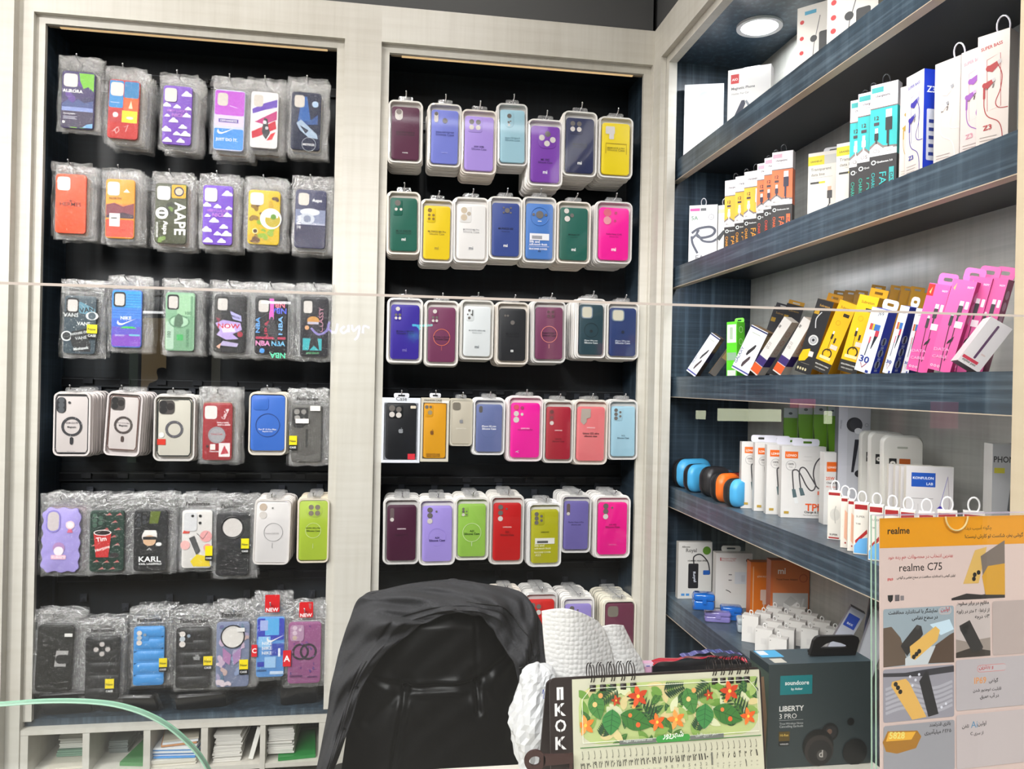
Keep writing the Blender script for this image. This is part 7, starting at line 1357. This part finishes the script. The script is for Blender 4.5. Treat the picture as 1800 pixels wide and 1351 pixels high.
for u0 in (.0, .49):
    A += frond(u0+.42, .64, .20, 2.2, '#24402c'); A += frond(u0+.14, .58, .10, 1.2, '#2c4c30'); A += frond(u0+.24, .93, .13, 3.7, '#2c4c30'); A += frond(u0+.50, .60, .12, 5.6, '#4c7434'); A += frond(u0+.46, .88, .12, .2, '#24402c')
    A += leaf(u0+.10, .90, .13, .05, 5.0, '#4a8440', '#2c5c2c')+leaf(u0+.20, .78, .12, .058, 4.6, '#3c8444', '#1f5430')+leaf(u0+.24, .74, .17, .058, 5.9, '#3a7432', '#244c24')
    A += [('c', u0+.11, .82, .012, '#f0c07c'), ('c', u0+.14, .88, .012, '#e8a060'), ('c', u0+.29, .73, .010, '#e8783c'), ('c', u0+.33, .66, .012, '#e0602c'), ('c', u0+.31, .79, .010, '#e8b060')]
    A += flower(u0+.335, .86, .055, '#e0582c', '#c8401c')+flower(u0+.04 if u0 else .06, .68, .05, '#f0a050', '#e88030')+flower(u0+.43, .67, .045, '#f07830', '#e05c20')
    A += flower(u0+.22, .84, .028, '#c84c24', '#a83818')
A += [('l', [(.045, .56), (.045, .86), (.09, .935), (.93, .935), (.975, .86), (.975, .56), (.045, .56)], .003, '#eef0dc')]
A += [('r', .03, .525, .985, .531, '#3c7c3c'), ('r', .23, .53, .42, .56, '#6c706c'), ('r', .60, .53, .78, .56, '#6c706c'), ('r', .42, .528, .60, .575, '#3a9440', .02), ('t', fa('شهریور'), .51, .545, .11, '#f0f4e8', 0, True), ('t', 'August / September 2025', .325, .542, .15, '#d8dcd4', 0, False), ('t', fa('صفر / ربیع الاول'), .69, .542, .12, '#d8dcd4', 0, False)]
D = '۰۱۲۳۴۵۶۷۸۹'
fd = lambda n: ''.join(D[int(c)] for c in str(n))
for i in range(31):
    u = .955-.0305*i; n_ = i+1
    A += [('l', [(u, .445), (u+.002, .475), (u-.002, .505)], .0025, '#5c5c54'), ('l', [(u-.005, .452), (u+.004, .458)], .002, '#5c5c54')]
    A += [('t', fd(n_), u, .385, .022 if n_ > 9 else .011, '#2c2c2a', 0, True, .031), ('t', str((n_+22) % 31+1), u, .345, .009, '#6c6c64', 0, False), ('t', fd((n_+27) % 30+1), u, .315, .009, '#6c6c64', 0, False)]
for j in range(7): A += [('r', .10, .28-.03*j, .95-.04*(j % 3), .283-.03*j, '#8c8c80')]
k = MB(); k.T = LT; k.box((px0, -.0022, .004), (px0+pw, -.0008, HK*.985), M('#cbc9b2', .5)); k.art(A, px0, .0, pw, HK*.985, -.0023, .5, .000006); k.build('page', cal)
for px in [1037+17.3*i for i in range(5)]+[1250+14.6*i for i in range(5)]:
    u = (px-966)/(1337-966)*WK; k = MB()
    for s_ in (-.0018, .0018):
        k.tube([(u+s_, .006+.0125*math.sin(t), HK+.000-.0125*math.cos(t)+.002) for t in [(-.9*math.pi)+1.8*math.pi*i/18 for i in range(19)]], .00075, M('#2a2220', .3, .6), 6)
    k.box((u-.004, -.0062, HK-.018), (u+.004, -.0045, HK-.010), M('#241c1a', .5)); k.build('binding_ring', cal, True)
# ringed strap
p = at(937, 1328, 'Y', -1.22); e = at(1003, 1326, 'Y', -1.22); k = MB()
o_ = circ(0, 0, .0135, 28); i_ = circ(.0, 0, .0075, 28, .006); k.ringslab(o_, i_, -.002, .002, M('#3a1f1c', .5)); k.slab([(.011, -.007), (e.x-p.x, -.0055), (e.x-p.x, .0055), (.011, .007)], -.002, .002, M('#3a1f1c', .5))
o = k.build('strap_loop'); o.location = (p.x, -1.232, p.z); tag(o, 'dark brown strap with a round ring beside the calendar stand', 'strap')
k = MB(); k.box((e.x-p.x-.004, .0, -(p.z-CZ)+.0003), (e.x-p.x, .003, .006), M('#3a1f1c', .5)); k.build('strap_post', o)

# ---- earbuds carton with the black holder on top ---------------------------------------
YQ = -2.2+1.085
a = at(1352, 1168.5, 'Y', YQ); WS_ = .168; HS = a.z-CZ; sx = .168*1262/1.0
fu = lambda px: (px-1352)/(WS_*1262); fv = lambda py: 1-(py-1168)/(HS*1262)
F_ = [('r', fu(1375), fv(1226), fu(1440), fv(1190), '#157a80'), ('t', 'soundcore', fu(1409), fv(1208), .23, '#e6eeee', 0, True), ('t', 'by Anker', fu(1409), fv(1219), .11, '#e6eeee', 0, True), ('t', 'LIBERTY', fu(1399), fv(1257), .235, '#e6e6e4', 0, True), ('t', '3 PRO', fu(1392), fv(1271), .165, '#e6e6e4', 0, False), ('r', fu(1374), fv(1274), fu(1423), fv(1273.4), '#b8bcbc'),
      ('t', 'True-Wireless Noise', fu(1399), fv(1282), .225, '#c0c4c4', 0, False), ('t', 'Cancelling Earbuds', fu(1399), fv(1289), .225, '#c0c4c4', 0, False), ('r', fu(1374), fv(1313), fu(1396), fv(1295), '#5c4a1c'), ('t', 'Hi-Res', fu(1385), fv(1304), .08, '#c8a850', 0, True), ('r', fu(1374), fv(1322), fu(1395), fv(1314), '#17191a'), ('t', 'WIRELESS', fu(1385), fv(1320), .08, '#c8c8c8', 0, True),
      ('c', fu(1478), fv(1300), .082, '#17191b'), ('c', fu(1480), fv(1300), .055, '#2c2c2e'), ('c', fu(1477), fv(1299), .024, '#6c5448'), ('c', fu(1454), fv(1325), .150, '#101213'), ('c', fu(1456), fv(1334), .140, '#34302e'), ('c', fu(1458), fv(1338), .115, '#232223'), ('c', fu(1462), fv(1343), .05, '#4c4a48'), ('t', 'd', fu(1460), fv(1347), .04, '#b8b4b0', 0, True), ('c', fu(1520), fv(1282), .035, '#121415'), ('c', fu(1530), fv(1340), .12, '#181a1b')]
k = MB(); k.box((0, 0, 0), (WS_, .062, HS), M('#343f42', .4), {'-x': M('#4c5a50', .4), '+z': M('#3c4a50', .35)})
k.art(F_, 0, 0, WS_, HS, -.0001, .4, .00005)
k.T = Matrix.Rotation(-math.pi/2, 4, 'Z') @ Matrix.Translation((-.062, 0, 0)); k.art([('p', [(.35, .0), (.9, .0), (.95, .5), (.75, .85), (.5, .8), (.55, .5)], '#8c7058'), ('p', [(.2, .1), (.55, .3), (.6, .75), (.4, .9), (.15, .7)], '#201c1a'), ('r', 0, .92, 1, 1, '#2c383c'), ('c', .5, .15, .3, '#a8b0a8')], 0, 0, .062, HS, -.0001)
k.T = Matrix.Translation((0, 0, HS)) @ Matrix.Rotation(-math.pi/2, 4, 'X'); 
k.T = Matrix(); 
def topr(x0_, y0_, x1_, y1_, c_, lv): k.add([(x0_, y0_, HS+lv), (x1_, y0_, HS+lv), (x1_, y1_, HS+lv), (x0_, y1_, HS+lv)], [(0, 1, 2, 3)], M(c_, .4))
topr(.004, .030, .040, .060, '#4aa8d8', .0001); topr(.006, .040, .020, .058, '#e0e4e8', .0002); topr(.012, .006, .032, .024, '#c8c4b8', .0001)
o = k.build('earbuds_box'); o.location = (a.x, YQ, CZ+.0006); tag(o, 'dark teal grey earbuds carton on the counter beside the calendar', 'box')
ZQ = CZ+HS+.0012
hp = [(1422, 1153), (1429, 1127), (1434, 1121), (1440, 1119), (1500, 1118), (1507, 1121), (1509, 1127), (1502, 1152)]; hh = [(1440, 1139.5), (1449, 1133), (1462, 1128), (1476, 1131), (1488, 1136), (1489, 1138), (1487, 1139), (1450, 1139.8)]
pb = at(1465, 1152, 'Y', YQ+.028); 
k = MB(); o1 = [at(x, y, 'Y', YQ+.028) for x, y in hp]; o2 = [at(x, y, 'Y', YQ+.028) for x, y in hh]
zmin = min(p.z for p in o1)
k.ringslab([(p.x-pb.x, p.z-zmin) for p in o1], [(p.x-pb.x, p.z-zmin) for p in o2], -.003, .003, M('#0f0f10', .45))
k.box((-.033, .003, 0), (.028, .018, .004), M('#0f0f10', .45))
o = k.build('card_holder'); o.location = (pb.x, YQ+.028, ZQ); tag(o, 'black plastic holder with a slot, standing on the earbuds carton', 'holder')
leaner('cable_carton', 'white cable carton with blue mark leaning behind the earbuds carton', 'cable box', (1420, 1137), (1450, 1141), (1463, 1062), .02, '#b9bcc8', '#8c8c94', [('r', .1, .78, .86, .93, '#2c4cb0'), ('t', 'BAX', .48, .81, .4, '#e8ecf8', 0, True), ('t', 'Cable', .5, .62, .6, '#30408c', 0, True), ('l', [(.35, .16), (.45, .40)], .10, '#2c2c34'), ('l', [(.62, .14), (.72, .32)], .10, '#3c3c44')], z=SH5, yaw=.5, X0=.83)
leaner('tea_carton', 'grey carton with a black brushed character, leaning beside the blue-marked one', 'box', (1478, 1120), (1514, 1128), (1496, 1066), .02, '#a9abb2', '#84868c', [('r', .06, .06, .94, .94, '#b4b6bd'), ('t', '鼓', .5, .42, .6, '#1c1c20', 0, True), ('r', .1, .1, .6, .16, '#4c4c50')], z=SH5, yaw=.5, X0=.82)
leaner('cable_carton', 'dark glossy pack behind the carton with the brushed character', 'cable box', (1500, 1120), (1532, 1128), (1512, 1052), .02, '#3c3e46', '#2c2e34', [('c', .3, .9, .12, '#e0e4ec'), ('c', .6, .92, .12, '#c8ccd4'), ('c', .5, .5, .16, '#6c6e78'), ('c', .5, .3, .16, '#6c6e78')], z=SH5, yaw=.5, X0=.87)

# ---- poster in a clear stand -------------------------------------------------------------
YP = -2.2+.72; yp = -.08
a = at(1545, 911, 'Y', YP); WP, HP = .238, a.z-CZ-.012; SC = 1369/.72*1.0
st = empty('poster_stand', (a.x, YP, CZ+.0006)); st.rotation_euler = (0, 0, -yp); tag(st, 'clear acrylic stand holding a phone advertisement, on the counter', 'poster stand')
le = .035; PT = Matrix.Translation((0, -math.tan(le)*(HP+.012), .012)) @ Matrix.Rotation(-le, 4, 'X')
PXW = WP*SC*.985; U = lambda px: (px-1545)/PXW; V = lambda py: 1-(py-911)/(HP*SC)
R_ = lambda x0_, y0_, x1_, y1_, c_, r_=0: ('r', U(x0_), V(y1_), min(1, U(x1_)), V(y0_), c_, r_)
T_ = lambda s_, x_, y_, w_, c_, b_=False, rot=0: ('t', s_, U(x_), V(y_), w_/PXW, c_, rot, b_)
PP_ = lambda pts, c_: ('p', [(min(1, U(x)), max(0.001, V(y))) for x, y in pts], c_)
GOLD, GRAY = '#c9a04c', '#33302f'
def phone(pts, c_, cams, cc_='#1c1a1a'):
    return [PP_(pts, c_)]+[('c', U(x), V(y), .010, cc_) for x, y in cams]
G = [R_(1545, 911, 2030, 968, '#d08a08'), ('t', 'realme', U(1587), V(942), 49/PXW, '#241c10', 0, True), T_(fa('چگونه آسیب دید؟'), 1768, 940, 64, '#3c2c10'), T_(fa('گوشی بخر، شکست تو کارش نیست!'), 1806, 956, 138, '#241c10', True),
     T_(fa('بهترین انتخاب در محصولات هم رده خود'), 1636, 993, 146, '#a8242c'), ('t', 'realme C75', U(1636), V(1014), 96/PXW, '#241c1a', 0, False), T_(fa('اولین گوشی با استاندارد محافظت در سطح نظامی و گواهی'), 1648, 1030, 132, '#241c1a', True), ('t', 'IP69', U(1568), V(1031), 12/PXW, '#b82c30', 0, True),
     PP_([(1562, 1058), (1574, 1058), (1573, 1068), (1568, 1072), (1563, 1068)], '#1c1c1c'), R_(1578, 1058, 1588, 1070, '#5c5456'), R_(1590, 1060, 1598, 1069, '#7c7476')]
G += [PP_([(1705, 1070), (1740, 1062), (1775, 1066), (1830, 1060), (1830, 1074), (1705, 1074)], '#2c2828')]
G += phone([(1760, 978), (1788, 972), (1768, 1043), (1732, 1043)], '#c8a258', [(1759, 1026), (1757, 1034), (1768, 1022)])+[PP_([(1773, 990), (1830, 960), (1830, 1068), (1783, 1066)], '#6c6058'), PP_([(1776, 1030), (1790, 1010), (1830, 1006), (1830, 1068), (1784, 1066)], '#c08c20')]
G += [R_(1552, 1084, 1710, 1194, '#8c98a0', .010), PP_([(1552, 1120), (1570, 1118), (1590, 1140), (1607, 1192), (1552, 1194)], '#5c4c40'), PP_([(1640, 1192), (1668, 1158), (1700, 1140), (1710, 1136), (1710, 1194)], '#5a4638'), PP_([(1600, 1180), (1640, 1160), (1668, 1160), (1650, 1194), (1600, 1194)], '#b8bcc0'), PP_([(1655, 1118), (1700, 1110), (1710, 1130), (1680, 1140)], '#b8ccd8')]
G += phone([(1626, 1117), (1636, 1120), (1640, 1136), (1604, 1176), (1590, 1156), (1594, 1150)], GRAY, [(1628, 1122)], '#4c4846')+phone([(1668, 1122), (1678, 1130), (1672, 1150), (1622, 1184), (1612, 1180), (1610, 1158)], '#d0a454', [(1619, 1178), (1625, 1173), (1631, 1168)])
G += [T_(fa('نمایشگر با استاندارد محافظت'), 1618, 1097, 110, '#2c2826', True), R_(1676, 1086, 1704, 1100, '#c0a8a0', .015), R_(1677, 1087, 1703, 1099, '#97a0a6', .013), T_(fa('اولین'), 1690, 1096, 20, '#a83034', True), T_(fa('در سطح نظامی'), 1644, 1111, 58, '#1c1816', True)]
G += [R_(1714, 1082, 1794, 1186, '#b4a8a4', .010), PP_([(1714, 1150), (1740, 1156), (1794, 1150), (1794, 1186), (1714, 1186)], '#8c8078'), PP_([(1714, 1176), (1750, 1168), (1794, 1176), (1794, 1186), (1714, 1186)], '#3c342e')]+phone([(1722, 1124), (1746, 1114), (1777, 1168), (1774, 1174), (1752, 1178), (1724, 1132)], GRAY, [(1732, 1128), (1736, 1136), (1740, 1126)], '#1a1818')
G += [T_(fa('مقاوم در برابر سقوط'), 1754, 1088, 74, '#2c2624', True), T_(fa('از ارتفاع ۲ متر در زاویه'), 1754, 1103, 76, '#2c2624', True), T_(fa('۳۶۰ درجه'), 1775, 1114, 34, '#1c1816', True), R_(1799, 1080, 1880, 1186, '#a89894', .01)]
G += [R_(1551, 1198, 1709, 1298, '#8b8890', .010), PP_([(1551, 1205), (1600, 1207), (1650, 1203), (1709, 1200), (1709, 1212), (1640, 1216), (1551, 1212)], '#3c3a40')]
G += [('s', [(U(1556), V(1236+9*i)), (U(1600), V(1228+9*i)), (U(1660), V(1240+9*i)), (U(1705), V(1230+9*i))], .012, '#a19ea6') for i in range(6)]
G += [('c', U(x), V(y), .006, '#c8c8d0') for x, y in ((1610, 1215), (1622, 1222), (1630, 1212), (1640, 1224), (1615, 1232), (1635, 1236), (1680, 1278), (1690, 1272))]
G += phone([(1570, 1222), (1600, 1218), (1608, 1226), (1646, 1294), (1614, 1297), (1568, 1230)], '#cfa254', [(1578, 1227), (1583, 1234), (1588, 1242)])+[PP_([(1630, 1225), (1645, 1206), (1650, 1208), (1673, 1290), (1650, 1294)], '#2c2a2c')]
G += [R_(1713, 1190, 1880, 1288, '#a9a2a4', .010), R_(1762, 1203, 1830, 1217, '#c0706c', .015), R_(1763, 1204, 1830, 1216, '#b0a8aa', .014), T_(fa('و بهترین'), 1783, 1213, 34, '#a83034', True), ('t', 'IP69', U(1769), V(1239), 28/PXW, '#c88850', 0, True), T_(fa('گواهی'), 1800, 1240, 22, '#241c1a', True), T_(fa('قابلیت غوطه‌ور شدن'.replace('\u200c', '')), 1785, 1256, 66, '#2c2624', True), T_(fa('در آب عمیق'), 1790, 1270, 44, '#2c2624', True)]
G += [R_(1551, 1304, 1709, 1400, '#8f8d92', .010), PP_([(1549, 1334), (1560, 1314), (1625, 1318), (1634, 1330), (1622, 1351), (1580, 1358), (1556, 1352)], '#9a6a20'), PP_([(1562, 1317), (1622, 1320), (1612, 1334), (1556, 1333)], '#d8a034'), ('t', '5828', U(1580), V(1330), 34/PXW, '#f0cc70', -4, True), T_(fa('باتری قدرتمند'), 1676, 1315, 48, '#2c2624', True), T_(fa('۵۸۲۸ میلی‌آمپری'.replace('\u200c', '')), 1671, 1330, 60, '#2c2624', True)]
G += [R_(1713, 1296, 1880, 1400, '#b3a8a8', .010), T_(fa('اولین'), 1772, 1322, 20, '#2c2624', True), ('t', 'Ai', U(1754), V(1323), 15/PXW, '#4c7c9c', 0, False), T_(fa('تلفن'), 1734, 1324, 16, '#2c2624', True), T_(fa('از سری C')[::1], 1760, 1339, 30, '#2c2624', True)]
def lighter(c_):
    v = [int(c_[i:i+2], 16) for i in (1, 3, 5)]; return '#%02x%02x%02x' % tuple(min(255, int(q*(1.16 if max(v) > 90 else 1))) for q in v)
G = [tuple(lighter(e) if isinstance(e, str) and e.startswith('#') else e for e in it) for it in G]
k = MB(); k.T = PT; k.box((0, -.0004, 0), (WP, .0004, HP), M('#e6cdc5', .5)); k.art(G, 0, 0, WP, HP, -.0005, .5, .000012); k.build('poster', st)
k = MB(); k.T = PT; xw = WP+.006; x_ = -.0075
for y0_, y1_ in ((-.0050, -.0032), (.0014, .0032)):
    k.add([(x_, y0_, -.012), (xw, y0_, -.012), (xw, y0_, HP+.003), (x_, y0_, HP+.003)], [(0, 1, 2, 3)], ACRYL); k.add([(x_, y1_, -.012), (xw, y1_, -.012), (xw, y1_, HP+.003), (x_, y1_, HP+.003)], [(3, 2, 1, 0)], ACRYL)
k.build('acrylic_sheet', st)
k = MB(); k.T = PT
for y0_, y1_ in ((-.0050, -.0032), (.0014, .0032)):
    k.box((x_-.0004, y0_, -.012), (x_, y1_, HP+.003), M('#9db8a4', .15)); k.box((x_, y0_, HP+.003), (xw, y1_, HP+.0034), M('#c4b4c8', .2))
q = at(1712, 905, 'Y', YP); k.tube([(U(1711)*WP+.0135*math.cos(t), -.0048, HP+.001+.0145*math.sin(t)) for t in [math.pi+math.pi*i/16 for i in range(17)]], .0009, M('#e0c890', .15), 6)
k.build('polished_edge', st)
k = MB(); k.T = Matrix.Translation((0, -.05, 0)); k.box((x_, -.03, 0), (xw, .09, .0030), ACRYL); k.build('foot', st)

# ================================================================ the arcade behind the camera (seen only as reflections)
YW = -16.0; YV = 2*(-1.65)-YW
sbox('wall_arcade', (-14, YW-.2, 0), (14, YW, 5.2), M('#3a3a3c', .8))
def rp(x0_, y0_, x1_, y1_):
    a_ = at(x0_, y1_, 'Y', YV); b_ = at(x1_, y0_, 'Y', YV); return a_.x, a_.z, b_.x, b_.z
def wpanel(name, px, col, em, label, cat, dep=.08):
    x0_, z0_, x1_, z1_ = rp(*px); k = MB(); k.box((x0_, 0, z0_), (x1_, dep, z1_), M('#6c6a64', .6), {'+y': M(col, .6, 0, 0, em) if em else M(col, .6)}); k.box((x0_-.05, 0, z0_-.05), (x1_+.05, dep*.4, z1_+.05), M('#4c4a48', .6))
    o = k.build(name); o.location = (0, YW+.002, 0); tag(o, label, cat); return o
wpanel('shop_window', (1220, 721, 1238, 736), '#eef4d0', 6, 'small lit shop window mirrored in the glass beside the pouches', 'lit window')
wpanel('shop_window', (1258, 719, 1370, 739), '#eef4d0', 6, 'long lit shop window mirrored in the glass above the pouches', 'lit window')
wpanel('shop_window', (1444, 722, 1459, 744), '#eef4d0', 6, 'small lit shop window mirrored over the green cartons', 'lit window')
wpanel('shop_sign', (1630, 706, 1680, 752), '#e0507c', .9, 'dull pink shop sign mirrored on the grey back board', 'sign')
wpanel('shop_sign', (1385, 701, 1430, 716), '#e0407c', 2.0, 'pink shop sign mirrored under the third shelf', 'sign')
wpanel('wall_cladding', (250, 560, 296, 695), '#e0c08c', 1.0, 'tan glowing cladding mirrored low in the left cabinet', 'cladding')  # the cladding panels glow by themselves in place of light falling on them
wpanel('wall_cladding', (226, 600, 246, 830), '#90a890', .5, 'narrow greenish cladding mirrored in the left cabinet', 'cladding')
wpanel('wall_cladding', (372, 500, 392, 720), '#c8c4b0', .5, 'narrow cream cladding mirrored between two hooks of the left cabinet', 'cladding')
wpanel('tube_lamp', (254, 548, 290, 551), '#ffffff', 9, 'short white tube lamp mirrored over the banknote case', 'lamp', .1)
wpanel('tube_lamp', (461, 531, 512, 534), '#ffffff', 9, 'longer white tube lamp mirrored over the lettered case', 'lamp', .1)
def neon(pts, col, label, name='neon_sign', em=7):
    k = MB()
    for line in pts:
        q = [at(x, y, 'Y', YV) for x, y in crom(line, 5)]; k.tube([(p.x, YW+.12, p.z) for p in q], .022, M(col, .5, 0, 0, em), 6)
    k.box((at(pts[0][0][0], 575, 'Y', YV).x, YW+.001, 2.2), (at(pts[0][0][0], 575, 'Y', YV).x+.1, YW+.12, 2.26), M('#333333', .5))
    tag(k.build(name), label, 'sign')
neon([[(548, 577), (560, 588), (575, 582), (580, 566), (578, 578), (590, 585), (594, 570)], [(606, 574), (600, 580), (604, 586), (612, 580), (613, 572), (614, 584)], [(619, 572), (622, 582), (632, 574), (630, 590), (624, 598)], [(638, 586), (640, 574), (650, 577)]], '#b8a8ff', 'lavender neon sign of looping letters mirrored at the middle post')
neon([[(724, 572), (740, 573), (760, 572)], [(734, 574), (738, 580)]], '#50f0e0', 'cyan neon stroke mirrored over the violet case')
# person standing in the arcade
pp = at(285, 660, 'Y', 2*(-1.65)+15.0)
per = empty('person', (pp.x, -15.0, 0)); tag(per, 'person in dark clothes standing far off, mirrored in the glass screen', 'person')
def skin(nm, V_, E_, R__, mat, root=0):
    me = bpy.data.meshes.new(nm); me.from_pydata(V_, E_, []); me.materials.append(mat); o = link(nm, me, per)
    m_ = o.modifiers.new('skin', 'SKIN')
    for i, r_ in enumerate(R__): me.skin_vertices[0].data[i].radius = (r_, r_*.8)
    me.skin_vertices[0].data[root].use_root = True
    s_ = o.modifiers.new('sub', 'SUBSURF'); s_.levels = 1; s_.render_levels = 1; return o
Vp = [(0, 0, .95), (0, 0, 1.15), (0, 0, 1.38), (0, .01, 1.48), (0, .02, 1.55), (0, .03, 1.63), (0, .02, 1.71), (-.17, 0, 1.40), (-.24, .02, 1.15), (-.22, .15, .95), (.17, 0, 1.40), (.24, .08, 1.18), (.14, .26, 1.28), (-.09, 0, .88), (-.10, .02, .48), (-.10, -.02, .08), (-.10, .12, .04), (.09, 0, .88), (.11, .02, .48), (.11, -.02, .08), (.11, .12, .04)]
Ep = [(0, 1), (1, 2), (2, 3), (3, 4), (4, 5), (5, 6), (2, 7), (7, 8), (8, 9), (2, 10), (10, 11), (11, 12), (0, 13), (13, 14), (14, 15), (15, 16), (0, 17), (17, 18), (18, 19), (19, 20)]
Rp = [.15, .14, .16, .06, .07, .10, .07, .07, .05, .035, .07, .05, .035, .09, .06, .045, .04, .09, .06, .045, .04]
skin('body', Vp, Ep, Rp, M('#17181c', .8))
